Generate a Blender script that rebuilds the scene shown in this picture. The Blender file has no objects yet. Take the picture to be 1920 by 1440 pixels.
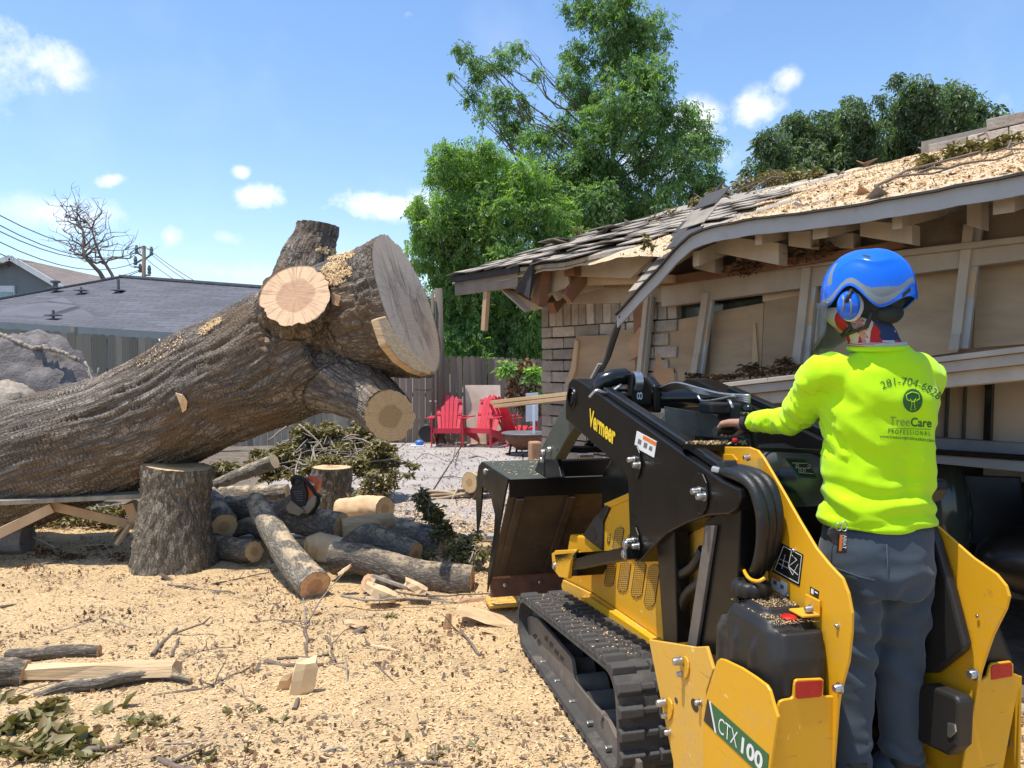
import bpy, bmesh, math, random
import numpy as np
from mathutils import Vector, Matrix, noise as mn
from mathutils.bvhtree import BVHTree
random.seed(7); rng = np.random.default_rng(7)
S = bpy.context.scene
COL = S.collection
PI = math.pi
# ---------------------------------------------------------------- camera, sky, sun, exposure
EYE = 1.70
FPX = 1400.0
PITCH = math.atan(30 / 1400)
camd = bpy.data.cameras.new('camera'); cam = bpy.data.objects.new('camera', camd); COL.objects.link(cam)
cam.location = (0, 0, EYE); cam.rotation_euler = (PI / 2 - PITCH, 0, 0)
camd.sensor_width = 36; camd.lens = 36 * FPX / 1920; camd.clip_end = 3000; camd.clip_start = 0.05
S.camera = cam
SUN_EL, SUN_AZ_VEC = math.radians(75), Vector((-0.93, -0.36, 0)).normalized()
sunv = Vector((SUN_AZ_VEC.x * math.cos(SUN_EL), SUN_AZ_VEC.y * math.cos(SUN_EL), math.sin(SUN_EL)))
sd = bpy.data.lights.new('sun', 'SUN'); sd.energy = 5.0; sd.angle = math.radians(0.53); sd.color = (1.0, 0.95, 0.86)
so = bpy.data.objects.new('sun', sd); COL.objects.link(so); so.location = (0, 0, 30)
so.rotation_euler = (-sunv).to_track_quat('-Z', 'Y').to_euler()
W = bpy.data.worlds.new('World'); S.world = W; W.use_nodes = True
wn, wl = W.node_tree.nodes, W.node_tree.links
bgn = wn['Background']; bgn.inputs[1].default_value = 0.15
sky = wn.new('ShaderNodeTexSky'); sky.sky_type = 'NISHITA'; sky.sun_disc = False
sky.sun_elevation = SUN_EL; sky.sun_rotation = math.atan2(sunv.x, sunv.y); sky.air_density = 1.15; sky.dust_density = 0.7; sky.ozone_density = 2.2
S.view_settings.view_transform = 'Standard'; S.view_settings.look = 'None'; S.view_settings.exposure = 0.2; S.view_settings.gamma = 1
S.view_settings.use_curve_mapping = False

def ray(px, py):
    y = -(py - 720) / FPX
    return Vector(((px - 960) / FPX, math.cos(PITCH) + y * math.sin(PITCH), -math.sin(PITCH) + y * math.cos(PITCH)))
CAMP = Vector((0, 0, EYE))
def P(px, py, Y):
    r = ray(px, py); return CAMP + r * (Y / r.y)
def G(px, py, z=0.0):
    r = ray(px, py); return CAMP + r * ((z - EYE) / r.z)
def PLN(px, py, p0, n):
    r = ray(px, py); return CAMP + r * ((p0 - CAMP).dot(n) / r.dot(n))

# clouds: soft puffs on the sky, in fixed directions
tc = wn.new('ShaderNodeTexCoord')
acc = None
def wmath(op, a, b=None, c=None):
    n = wn.new('ShaderNodeMath'); n.operation = op
    for i, v in enumerate((a, b, c)):
        if v is None: continue
        if isinstance(v, (int, float)): n.inputs[i].default_value = v
        else: wl.new(v, n.inputs[i])
    return n.outputs[0]
nz = wn.new('ShaderNodeTexNoise'); nz.inputs['Scale'].default_value = 15; nz.inputs['Detail'].default_value = 7; nz.inputs['Roughness'].default_value = .62
wl.new(tc.outputs['Generated'], nz.inputs['Vector'])
nz2 = wn.new('ShaderNodeTexNoise'); nz2.inputs['Scale'].default_value = 7; nz2.inputs['Detail'].default_value = 5
wl.new(tc.outputs['Generated'], nz2.inputs['Vector'])
def puff(px, py, rx, ry, k, rot=0):
    global acc
    d = ray(px, py).normalized(); sx = d.cross(Vector((0, 0, 1))).normalized(); up = sx.cross(d)
    c, s = math.cos(math.radians(rot)), math.sin(math.radians(rot))
    ax = (sx * c + up * s) * (FPX / rx); ay = (up * c - sx * s) * (FPX / ry)
    def dot(v):
        n = wn.new('ShaderNodeVectorMath'); n.operation = 'DOT_PRODUCT'; wl.new(tc.outputs['Generated'], n.inputs[0]); n.inputs[1].default_value = v
        return n.outputs['Value']
    a = wmath('POWER', dot(ax), 2.0) if False else wmath('MULTIPLY', dot(ax), dot(ax))
    b = wmath('MULTIPLY', dot(ay), dot(ay))
    front = wmath('GREATER_THAN', dot(d), 0.2)
    r2 = wmath('ADD', a, b)
    f = wmath('MAXIMUM', wmath('SUBTRACT', 1.0, wmath('SQRT', r2)), 0.0)
    # eaten into by noise
    v = wmath('SUBTRACT', wmath('ADD', wmath('MULTIPLY', f, .85), wmath('MULTIPLY', nz.outputs['Fac'], 2.6)), 1.5)
    v = wmath('MULTIPLY', wmath('MULTIPLY', wmath('MAXIMUM', v, 0.0), k), wmath('MULTIPLY', front, wmath('MINIMUM', wmath('MULTIPLY', f, 2.5), 1.0)))
    acc = v if acc is None else wmath('ADD', acc, v)
for a in ((50, 90, 105, 75, 1.3, -30), (493, 368, 62, 32, 1.7, 12), (700, 386, 115, 34, 1.6, -3), (795, 380, 50, 34, 1.2, 0), (205, 340, 32, 16, 1.6, 20), (452, 322, 22, 17, 1.3, 0),
          (165, 405, 90, 45, .8, 5), (318, 440, 26, 26, .9, 40), (425, 445, 40, 18, .5, 0), (1420, 205, 60, 48, 1.25, 10), (1477, 148, 38, 26, 1.1, 20), (1300, 250, 100, 75, 1.5, -28),
          (60, 400, 120, 40, .45, 0), (430, 510, 160, 30, .4, 0), (765, 25, 24, 16, .6, 20), (1215, 300, 120, 75, 1.2, 0), (-500, 200, 400, 120, 1.0, 8), (2500, 150, 420, 140, 1.0, -5)):
    puff(*a)
haz = wn.new('ShaderNodeSeparateXYZ'); wl.new(tc.outputs['Generated'], haz.inputs[0])
accc = wmath('MINIMUM', acc, 0.93)
thin = wmath('MULTIPLY', wmath('MAXIMUM', wmath('SUBTRACT', nz2.outputs['Fac'], 0.5), 0.0), 0.35)
accc = wmath('MINIMUM', wmath('ADD', accc, thin), 0.95)
mx = wn.new('ShaderNodeMix'); mx.data_type = 'RGBA'
wl.new(accc, mx.inputs[0]); wl.new(sky.outputs[0], mx.inputs[6]); mx.inputs[7].default_value = (6.0, 6.2, 6.5, 1)
hsv = wn.new('ShaderNodeHueSaturation'); hsv.inputs['Saturation'].default_value = 1.14; hsv.inputs['Value'].default_value = 1.3
wl.new(mx.outputs[2], hsv.inputs['Color'])
tint = wn.new('ShaderNodeMix'); tint.data_type = 'RGBA'; tint.blend_type = 'MULTIPLY'; tint.inputs[0].default_value = 1; tint.inputs[7].default_value = (1.02, .985, 1.0, 1)
wl.new(hsv.outputs[0], tint.inputs[6]); wl.new(tint.outputs[2], bgn.inputs[0])

# ---------------------------------------------------------------- helpers: meshes
class MB:
    def __init__(s): s.v = []; s.f = []; s.uv = {}; s.mi = {}
    def add(s, vs, fs, m=0, uvs=None):
        o = len(s.v); s.v += [Vector(v) for v in vs]
        for k, f in enumerate(fs):
            s.f.append([o + i for i in f])
            if m: s.mi[len(s.f) - 1] = m
            if uvs and uvs[k]: s.uv[len(s.f) - 1] = uvs[k]
        return s
    def hexa(s, p, m=0):   # 8 points: bottom ring 0-3, top ring 4-7
        return s.add(p, [(3, 2, 1, 0), (4, 5, 6, 7), (0, 1, 5, 4), (1, 2, 6, 5), (2, 3, 7, 6), (3, 0, 4, 7)], m)
    def box(s, c, d, rot=None, m=0):
        x, y, z = d[0] / 2, d[1] / 2, d[2] / 2
        p = [Vector(q) for q in ((-x, -y, -z), (x, -y, -z), (x, y, -z), (-x, y, -z), (-x, -y, z), (x, -y, z), (x, y, z), (-x, y, z))]
        if rot is not None: p = [rot @ q for q in p]
        return s.hexa([Vector(c) + q for q in p], m)
    def bar(s, a, b, w, h, up=(0, 0, 1), m=0, w2=None, h2=None):   # box from a to b; w sideways, h along up
        a, b = Vector(a), Vector(b); t = (b - a).normalized(); sd_ = t.cross(Vector(up))
        if sd_.length < 1e-4: sd_ = t.cross(Vector((1, 0, 0)))
        sd_.normalize(); u = sd_.cross(t).normalized()
        w2 = w if w2 is None else w2; h2 = h if h2 is None else h2
        r = [q + sd_ * (i * ww / 2) + u * (j * hh / 2) for q, ww, hh in ((a, w, h), (b, w2, h2)) for i, j in ((-1, -1), (1, -1), (1, 1), (-1, 1))]
        return s.hexa(r, m)
    def prism(s, pts, off, m=0):   # planar polygon extruded by vector off
        n = len(pts); off = Vector(off); pts = [Vector(p) for p in pts]
        vs = pts + [p + off for p in pts]
        return s.add(vs, [tuple(range(n))[::-1], tuple(range(n, 2 * n))] + [(i, (i + 1) % n, n + (i + 1) % n, n + i) for i in range(n)], m)
    def tube(s, pts, rad, n=12, caps=True, m=0, capm=0, jit=None, ell=None, up=None):
        pts = [Vector(p) for p in pts]
        if isinstance(rad, (int, float)): rad = [rad] * len(pts)
        o = len(s.v); prev = None; N = len(pts)
        for i, p in enumerate(pts):
            t = (pts[min(i + 1, N - 1)] - pts[max(i - 1, 0)]).normalized()
            if prev is None:
                prev = Vector(up) if up is not None else (Vector((0, 0, 1)) if abs(t.z) < .9 else Vector((1, 0, 0)))
            u = (prev - t * prev.dot(t))
            if u.length < 1e-5: u = t.orthogonal()
            u.normalize(); w = t.cross(u); prev = u
            for k in range(n):
                a = 2 * PI * k / n; r = rad[i]
                if jit: r *= jit(i, a, p)
                e = ell if ell else 1.0
                s.v.append(p + u * (r * math.cos(a)) + w * (r * e * math.sin(a)))
        for i in range(N - 1):
            for k in range(n):
                k2 = (k + 1) % n
                s.f.append([o + i * n + k, o + i * n + k2, o + (i + 1) * n + k2, o + (i + 1) * n + k])
                if m: s.mi[len(s.f) - 1] = m
        if caps:
            for ring, flip in ((0, True), (N - 1, False)):
                idx = [o + ring * n + k for k in range(n)]
                uv = [(math.cos(2 * PI * k / n), math.sin(2 * PI * k / n)) for k in range(n)]
                if flip: idx = idx[::-1]; uv = uv[::-1]
                s.f.append(idx); s.uv[len(s.f) - 1] = uv
                if capm or m: s.mi[len(s.f) - 1] = capm or m
        return s
    def lathe(s, prof, c=(0, 0, 0), n=24, rot=None, m=0, close=False):   # prof: (r,z)
        o = len(s.v); c = Vector(c)
        for r, z in prof:
            for k in range(n):
                a = 2 * PI * k / n; q = Vector((r * math.cos(a), r * math.sin(a), z))
                s.v.append(c + (rot @ q if rot is not None else q))
        for i in range(len(prof) - 1):
            for k in range(n):
                s.f.append([o + i * n + k, o + i * n + (k + 1) % n, o + (i + 1) * n + (k + 1) % n, o + (i + 1) * n + k])
                if m: s.mi[len(s.f) - 1] = m
        if not close:
            for ring, flip in ((0, True), (len(prof) - 1, False)):
                if prof[ring][0] > 1e-5:
                    idx = [o + ring * n + k for k in range(n)]
                    s.f.append(idx[::-1] if flip else idx)
                    if m: s.mi[len(s.f) - 1] = m
        return s
    def ball(s, c, r, n=12, k=8, rot=None, m=0):
        if isinstance(r, (int, float)): r = (r, r, r)
        prof = []
        o = len(s.v); c = Vector(c)
        for i in range(k + 1):
            ph = PI * i / k
            for j in range(n):
                a = 2 * PI * j / n
                q = Vector((r[0] * math.sin(ph) * math.cos(a), r[1] * math.sin(ph) * math.sin(a), -r[2] * math.cos(ph)))
                s.v.append(c + (rot @ q if rot is not None else q))
        for i in range(k):
            for j in range(n):
                s.f.append([o + i * n + j, o + i * n + (j + 1) % n, o + (i + 1) * n + (j + 1) % n, o + (i + 1) * n + j])
                if m: s.mi[len(s.f) - 1] = m
        return s
    def build(s, name, mats, parent=None, smooth=False, bevel=0, weld=False, auto=None):
        me = bpy.data.meshes.new(name); me.from_pydata(s.v, [], s.f)
        if not isinstance(mats, (list, tuple)): mats = [mats]
        for m in mats: me.materials.append(m)
        if s.uv:
            uvl = me.uv_layers.new(name='UVMap')
            for fi, uv in s.uv.items():
                p = me.polygons[fi]
                for li, c in zip(p.loop_indices, uv): uvl.data[li].uv = c
        for fi, m in s.mi.items(): me.polygons[fi].material_index = m
        if smooth:
            for p in me.polygons: p.use_smooth = len(p.vertices) <= 4
        if weld:
            bm = bmesh.new(); bm.from_mesh(me); bmesh.ops.remove_doubles(bm, verts=bm.verts, dist=1e-4); bmesh.ops.recalc_face_normals(bm, faces=bm.faces); bm.to_mesh(me); bm.free()
        me.update()
        o = bpy.data.objects.new(name, me); COL.objects.link(o)
        if auto is not None:
            for p in me.polygons: p.use_smooth = True
            me.set_sharp_from_angle(angle=math.radians(auto))
        if bevel:
            b = o.modifiers.new('bevel', 'BEVEL'); b.width = bevel; b.segments = 2; b.limit_method = 'ANGLE'; b.angle_limit = math.radians(40)
            b.harden_normals = False
        if parent is not None: adopt(o, parent)
        return o
def adopt(o, parent):
    o.parent = parent
    p = parent; m = Matrix.Identity(4)
    chain = []
    while p is not None: chain.append(p); p = p.parent
    for q in reversed(chain): m = m @ q.matrix_parent_inverse @ q.matrix_basis
    o.matrix_parent_inverse = m.inverted()
def tag(o, label=None, cat=None, group=None, kind=None):
    if label: o['label'] = label
    if cat: o['category'] = cat
    if group: o['group'] = group
    if kind: o['kind'] = kind
    return o
def thing(name, loc, label, cat, group=None):
    o = bpy.data.objects.new(name, None); COL.objects.link(o); o.location = loc; o.empty_display_size = .1
    return tag(o, label, cat, group)
def dup_tree(o, parent=None):
    c = o.copy(); COL.objects.link(c)
    if parent is not None: c.parent = parent
    for ch in list(o.children): dup_tree(ch, c)
    return c
def mesh_np(name, v, f, mat, parent=None, smooth=False):
    """v (n,3) array, f (m,k) array of one polygon size"""
    me = bpy.data.meshes.new(name); f = np.asarray(f); k = f.shape[1]
    me.vertices.add(len(v)); me.vertices.foreach_set('co', np.asarray(v, dtype=np.float32).ravel())
    me.loops.add(f.size); me.loops.foreach_set('vertex_index', f.astype(np.int32).ravel())
    me.polygons.add(len(f)); me.polygons.foreach_set('loop_start', np.arange(0, f.size, k, dtype=np.int32))
    try: me.polygons.foreach_set('loop_total', np.full(len(f), k, dtype=np.int32))
    except Exception: pass
    if smooth: me.polygons.foreach_set('use_smooth', np.ones(len(f), dtype=bool))
    me.materials.append(mat); me.update(calc_edges=True); me.validate()
    o = bpy.data.objects.new(name, me); COL.objects.link(o)
    if parent is not None: adopt(o, parent)
    return o
def remesh(mb, voxel, smooth_it=2, fac=.5):
    """closed shapes of mb fused into one skin; returns (verts, faces) lists"""
    me = bpy.data.meshes.new('tmp'); me.from_pydata(mb.v, [], mb.f)
    bm = bmesh.new(); bm.from_mesh(me); bmesh.ops.recalc_face_normals(bm, faces=bm.faces); bm.to_mesh(me); bm.free()
    o = bpy.data.objects.new('tmp', me); COL.objects.link(o)
    r = o.modifiers.new('r', 'REMESH'); r.mode = 'VOXEL'; r.voxel_size = voxel; r.adaptivity = 0
    if smooth_it:
        sm = o.modifiers.new('s', 'SMOOTH'); sm.iterations = smooth_it; sm.factor = fac
    dg = bpy.context.evaluated_depsgraph_get(); ev = o.evaluated_get(dg); m2 = ev.to_mesh()
    n = len(m2.vertices); v = np.empty(n * 3, np.float32); m2.vertices.foreach_get('co', v); v = v.reshape(-1, 3)
    nr = np.empty(n * 3, np.float32); m2.vertices.foreach_get('normal', nr); nr = nr.reshape(-1, 3)
    f = [list(p.vertices) for p in m2.polygons]
    ev.to_mesh_clear(); bpy.data.objects.remove(o); bpy.data.meshes.remove(me)
    return v, nr, f
def mk(name, v, f, mats, parent=None, smooth=True):
    me = bpy.data.meshes.new(name); me.from_pydata([tuple(map(float, q)) for q in v], [], f)
    for m in (mats if isinstance(mats, (list, tuple)) else [mats]): me.materials.append(m)
    if smooth: me.polygons.foreach_set('use_smooth', [True] * len(me.polygons))
    me.update(); o = bpy.data.objects.new(name, me); COL.objects.link(o)
    if parent is not None: adopt(o, parent)
    return o
def lerp(a, b, t): return a + (b - a) * t
def rotz(a): return Matrix.Rotation(a, 3, 'Z')
def fbm(p, o=4): return mn.fractal(p, 1.0, 2.0, o)

# ---------------------------------------------------------------- helpers: materials
class NT:
    def __init__(s, name):
        s.m = bpy.data.materials.new(name); s.m.use_nodes = True
        s.n, s.l = s.m.node_tree.nodes, s.m.node_tree.links
        s.b = s.n['Principled BSDF']
        s.tc = s.n.new('ShaderNodeTexCoord')
    def new(s, t, **k):
        n = s.n.new(t)
        for a, b in k.items(): setattr(n, a, b)
        return n
    def put(s, sock, v):
        if isinstance(v, bpy.types.NodeSocket): s.l.new(v, sock)
        elif isinstance(v, (tuple, list)) and len(v) == 3 and sock.type == 'RGBA': sock.default_value = (*v, 1)
        else: sock.default_value = v
    def mapv(s, vec, scale=(1, 1, 1), rot=(0, 0, 0), loc=(0, 0, 0)):
        n = s.new('ShaderNodeMapping'); s.l.new(vec, n.inputs[0]); n.inputs['Scale'].default_value = scale; n.inputs['Rotation'].default_value = rot; n.inputs['Location'].default_value = loc
        return n.outputs[0]
    def noise(s, vec, scale, detail=4, rough=.55, dist=0, typ=None):
        n = s.new('ShaderNodeTexNoise')
        if typ: n.noise_type = typ
        s.l.new(vec, n.inputs['Vector']); n.inputs['Scale'].default_value = scale; n.inputs['Detail'].default_value = detail; n.inputs['Roughness'].default_value = rough; n.inputs['Distortion'].default_value = dist
        return n.outputs['Fac']
    def voro(s, vec, scale, feat='F1', out='Distance', rnd=1):
        n = s.new('ShaderNodeTexVoronoi'); n.feature = feat; s.l.new(vec, n.inputs['Vector']); n.inputs['Scale'].default_value = scale; n.inputs['Randomness'].default_value = rnd
        return n.outputs[out]
    def wave(s, vec, scale, dist=0, detail=2, dscale=1, typ='BANDS', direc='X', prof='SIN'):
        n = s.new('ShaderNodeTexWave'); n.wave_type = typ; n.wave_profile = prof
        if typ == 'BANDS': n.bands_direction = direc
        s.l.new(vec, n.inputs['Vector']); n.inputs['Scale'].default_value = scale; n.inputs['Distortion'].default_value = dist; n.inputs['Detail'].default_value = detail; n.inputs['Detail Scale'].default_value = dscale
        return n.outputs['Fac']
    def ramp(s, fac, stops, interp='LINEAR'):
        n = s.new('ShaderNodeValToRGB'); n.color_ramp.interpolation = interp; s.l.new(fac, n.inputs[0]); e = n.color_ramp.elements
        while len(e) < len(stops): e.new(0.5)
        for k, (p, c) in enumerate(stops):
            e[k].position = p; e[k].color = (*c, 1) if not isinstance(c, (int, float)) else (c, c, c, 1)
        return n.outputs[0]
    def mix(s, fac, a, b, mode='MIX'):
        n = s.new('ShaderNodeMix'); n.data_type = 'RGBA'; n.blend_type = mode
        s.put(n.inputs[0], fac); s.put(n.inputs[6], a); s.put(n.inputs[7], b); return n.outputs[2]
    def math(s, op, a, b=0.0, c=None):
        n = s.new('ShaderNodeMath'); n.operation = op; s.put(n.inputs[0], a); s.put(n.inputs[1], b)
        if c is not None: s.put(n.inputs[2], c)
        return n.outputs[0]
    def sep(s, vec):
        n = s.new('ShaderNodeSeparateXYZ'); s.l.new(vec, n.inputs[0]); return n.outputs
    def bump(s, h, strength=.5, dist=.01, nrm=None):
        n = s.new('ShaderNodeBump'); s.put(n.inputs['Height'], h); n.inputs['Strength'].default_value = strength; n.inputs['Distance'].default_value = dist
        if nrm is not None: s.l.new(nrm, n.inputs['Normal'])
        s.l.new(n.outputs[0], s.b.inputs['Normal']); return n.outputs[0]
    def done(s, col=None, rough=None, metal=None, spec=None):
        if col is not None: s.put(s.b.inputs['Base Color'], col)
        if rough is not None: s.put(s.b.inputs['Roughness'], rough)
        if metal is not None: s.put(s.b.inputs['Metallic'], metal)
        if spec is not None: s.b.inputs['Specular IOR Level'].default_value = spec
        return s.m
    @property
    def ob(s): return s.tc.outputs['Object']
    def attr(s, name):
        n = s.new('ShaderNodeAttribute'); n.attribute_name = name; return n.outputs['Vector']
    def rnd(s):
        return s.new('ShaderNodeObjectInfo').outputs['Random']
    def island(s):
        return s.new('ShaderNodeNewGeometry').outputs['Random Per Island']
def simple(name, c1, c2, scale=8, rough=.6, bump=.2, bscale=None, metal=0, stretch=(1, 1, 1), detail=5, bdist=.004, rvar=.12, dirt=None, spec=None, vary=0.0):
    t = NT(name); v = t.mapv(t.ob, stretch); n = t.noise(v, scale, detail, .6)
    col = t.mix(t.ramp(n, [(.3, 0.), (.7, 1.)]), c1, c2)
    if vary:
        col = t.mix(vary, col, t.ramp(t.rnd(), [(0, (0.0, 0.0, 0.0)), (1, (1.0, 1.0, 1.0))]), 'OVERLAY')
    if dirt:
        d = t.noise(t.ob, dirt[1], 6, .7); col = t.mix(t.ramp(d, [(dirt[2], 0.), (min(1, dirt[2] + .14), dirt[3] if len(dirt) > 3 else 1.)]), col, dirt[0])
    r = t.math('ADD', t.math('MULTIPLY', t.noise(t.ob, scale * 2.3, 4), rvar * 2), rough - rvar)
    if bump: t.bump(t.noise(v, bscale or scale * 4, 5, .65), bump, bdist)
    return t.done(col, r, metal, spec)
# ---------------------------------------------------------------- materials
M = {}
def bark(name, c_hi, c_lo, c_crack, sc=1.0, strength=1.0, plate=16, stain=None, patch=None, dust=0):
    t = NT(name); k = t.attr('bk')
    dv = t.new('ShaderNodeTexNoise'); t.l.new(k, dv.inputs['Vector']); dv.inputs['Scale'].default_value = 5 * sc; dv.inputs['Detail'].default_value = 3
    va = t.new('ShaderNodeVectorMath', operation='SCALE'); t.l.new(dv.outputs['Color'], va.inputs[0]); va.inputs['Scale'].default_value = .085 / sc
    vb = t.new('ShaderNodeVectorMath', operation='ADD'); t.l.new(k, vb.inputs[0]); t.l.new(va.outputs[0], vb.inputs[1]); kk = vb.outputs[0]
    def fiss(sc_, det): 
        n_ = t.noise(kk, sc_, det, .5); return t.math('ABSOLUTE', t.math('SUBTRACT', n_, .5))
    r1 = t.noise(kk, plate * 1.2 * sc, 6, .6); fine = t.noise(k, 70 * sc, 5, .7)
    crack = t.ramp(fiss(plate * 1.0 * sc, 2.5), [(0, 0.), (.085, 1.)]); crack2 = t.ramp(fiss(plate * 2.3 * sc, 3), [(0, 0.), (.1, 1.)])
    vx = t.voro(t.mapv(kk, (1, 1, 1)), plate * 1.15 * sc, 'DISTANCE_TO_EDGE'); crack3 = t.ramp(vx, [(0, .35), (.12, 1.)]); crack = t.math('MULTIPLY', crack, crack3); vy = t.voro(t.ob, plate * .85 * sc, 'DISTANCE_TO_EDGE'); crack = t.math('MULTIPLY', crack, t.ramp(t.math('ADD', vy, t.math('MULTIPLY', t.noise(t.ob, 40, 3), .06)), [(.04, .35), (.11, 1.)]))
    h = t.math('ADD', t.math('MULTIPLY', crack, .55), t.math('ADD', t.math('MULTIPLY', crack2, .25), t.math('ADD', t.math('MULTIPLY', r1, .5), t.math('MULTIPLY', fine, .22))))
    col = t.mix(t.ramp(t.noise(kk, 9 * sc, 5, .65), [(.3, 0.), (.7, 1.)]), c_lo, c_hi)
    col = t.mix(t.ramp(fine, [(.35, 0.), (.75, .6)]), col, tuple(min(1, x * 1.55) for x in c_hi))
    cr = t.math('MULTIPLY', crack, t.math('ADD', t.math('MULTIPLY', crack2, .5), .5))
    col = t.mix(t.math('MULTIPLY', t.math('SUBTRACT', 1.0, cr), .75), col, c_crack)
    if stain: col = t.mix(t.ramp(t.noise(t.ob, 1.7, 5, .6), [(.48, 0.), (.62, .8)]), col, stain)
    if dust:
        nz_ = t.sep(t.new('ShaderNodeNewGeometry').outputs['Normal'])[2]; dd = t.math('MULTIPLY', t.ramp(nz_, [(.55, 0.), (.9, 1.)]), t.ramp(t.noise(t.ob, 7, 6, .75), [(.46, 0.), (.56, 1.)])); col = t.mix(t.math('MULTIPLY', dd, dust), col, (.66, .5, .31))
    if patch: col = t.mix(t.ramp(t.noise(t.ob, patch[1], 5, .65), [(patch[2], 0.), (patch[2] + .08, patch[3])]), col, patch[0])
    t.bump(h, strength, .02 / sc)
    return t.done(col, .88, spec=.25)
M['trunk_bark'] = bark('bark_big_trunk', (.33, .28, .23), (.14, .11, .086), (.025, .018, .013), 1.0, 1.0, 14, stain=(.17, .115, .07))
M['limb_bark'] = bark('bark_limb', (.3, .265, .215), (.17, .145, .115), (.06, .048, .036), 1.6, .75, 15, patch=((.42, .4, .34), 5, .6, .5), dust=.85)
M['dark_bark'] = bark('bark_dark_limb', (.22, .185, .145), (.12, .098, .074), (.045, .037, .03), 1.8, .6, 15, patch=((.33, .32, .28), 9, .66, .5), dust=.5)
M['stump_bark'] = bark('bark_stump', (.3, .26, .195), (.17, .14, .1), (.055, .042, .03), 1.5, 1.0, 13, patch=((.42, .4, .34), 14, .62, .55))
M['tree_bark'] = bark('bark_tree', (.24, .2, .16), (.14, .115, .09), (.05, .04, .03), 2.0, .6, 12)
def cutwood(name, sap, heart, hr=.48, rings=16, saw=.35, blotch=None, crack=.5, gray=None, mark=None):
    t = NT(name); uv = t.tc.outputs['UV']
    x, y, _ = t.sep(uv)
    ln = t.new('ShaderNodeVectorMath', operation='LENGTH'); t.l.new(uv, ln.inputs[0]); r = ln.outputs['Value']
    wob = t.math('MULTIPLY', t.math('SUBTRACT', t.noise(uv, 2.2, 4), .5), .34); rr = t.math('ADD', r, wob)
    rg = t.math('SINE', t.math('MULTIPLY', rr, rings * 6.28))
    ang = t.new('ShaderNodeMath', operation='ARCTAN2'); t.l.new(y, ang.inputs[0]); t.l.new(x, ang.inputs[1])
    cmb = t.new('ShaderNodeCombineXYZ'); t.l.new(t.math('MULTIPLY', ang.outputs[0], 7.0), cmb.inputs[0]); t.l.new(t.math('MULTIPLY', r, .35), cmb.inputs[1])
    rays = t.noise(cmb.outputs[0], 1.6, 4, .65)
    col = t.mix(t.ramp(rr, [(hr - .03, 1.), (hr + .03, 0.)]), sap, heart)
    col = t.mix(t.math('MULTIPLY', t.math('ADD', t.math('MULTIPLY', rg, .5), .5), .18), col, tuple(c * .6 for c in heart))
    col = t.mix(t.ramp(rays, [(.53, 0.), (.6, crack), (.66, 0.)]), col, tuple(c * .45 for c in heart))
    sm = t.noise(t.mapv(uv, (1.5, 26, 1), (0, 0, .5)), 1.6, 5, .6)
    col = t.mix(t.ramp(sm, [(.35, .0), (.75, saw)]), col, (min(1, sap[0] * 1.35), min(1, sap[1] * 1.35), min(1, sap[2] * 1.35)))
    if blotch: col = t.mix(t.ramp(t.noise(uv, 1.8, 5, .7), [(.5, 0.), (.7, blotch[1])]), col, blotch[0])
    if gray: col = t.mix(gray[1], col, gray[0])
    if mark:
        m2 = t.noise(t.mapv(uv, (2.6, .75, 1), (0, 0, mark[1])), 1.5, 3, .55, .8); m3 = t.math('MULTIPLY', t.ramp(m2, [(.5, 0.), (.56, mark[2]), (.62, mark[2] * .3)]), t.ramp(r, [(.55, 1.), (.85, 0.)])); col = t.mix(m3, col, mark[0])
    edge = t.ramp(t.math('ADD', r, t.math('MULTIPLY', wob, .2)), [(.93, 0.), (.985, 1.)])
    col = t.mix(edge, col, (.12, .07, .045))
    t.bump(t.math('ADD', sm, t.math('MULTIPLY', rays, .5)), .35, .004)
    return t.done(col, .8, spec=.2)
M['cut_big'] = cutwood('cut_face_grey', (.6, .46, .32), (.46, .34, .235), .5, 26, .5, gray=((.5, .42, .34), .3), mark=((.2, .14, .1), -.1, .75))  # some grey mixed evenly over the whole cut
M['cut_warm'] = cutwood('cut_face_warm', (.68, .46, .28), (.46, .27, .165), .52, 16, .4, crack=.8, blotch=((.36, .2, .12), .35))
M['cut_tan'] = cutwood('cut_face_tan', (.62, .44, .24), (.42, .28, .14), .42, 9, .2, crack=.35)
M['cut_pink'] = cutwood('cut_face_pink', (.66, .42, .24), (.45, .25, .14), .5, 10, .3, blotch=((.3, .16, .1), .6))
M['split_wood'] = simple('fresh_split_wood', (.74, .55, .33), (.58, .38, .2), 4, .75, .5, 10, stretch=(1, 1, 1), vary=.15)
M['split_grain'] = simple('split_wood_grain', (.72, .52, .3), (.5, .33, .17), 6, .8, .8, 14, stretch=(.35, 3, 5), bdist=.008)
M['inner_bark'] = simple('inner_bark', (.45, .26, .14), (.3, .16, .09), 9, .8, .4)

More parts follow.
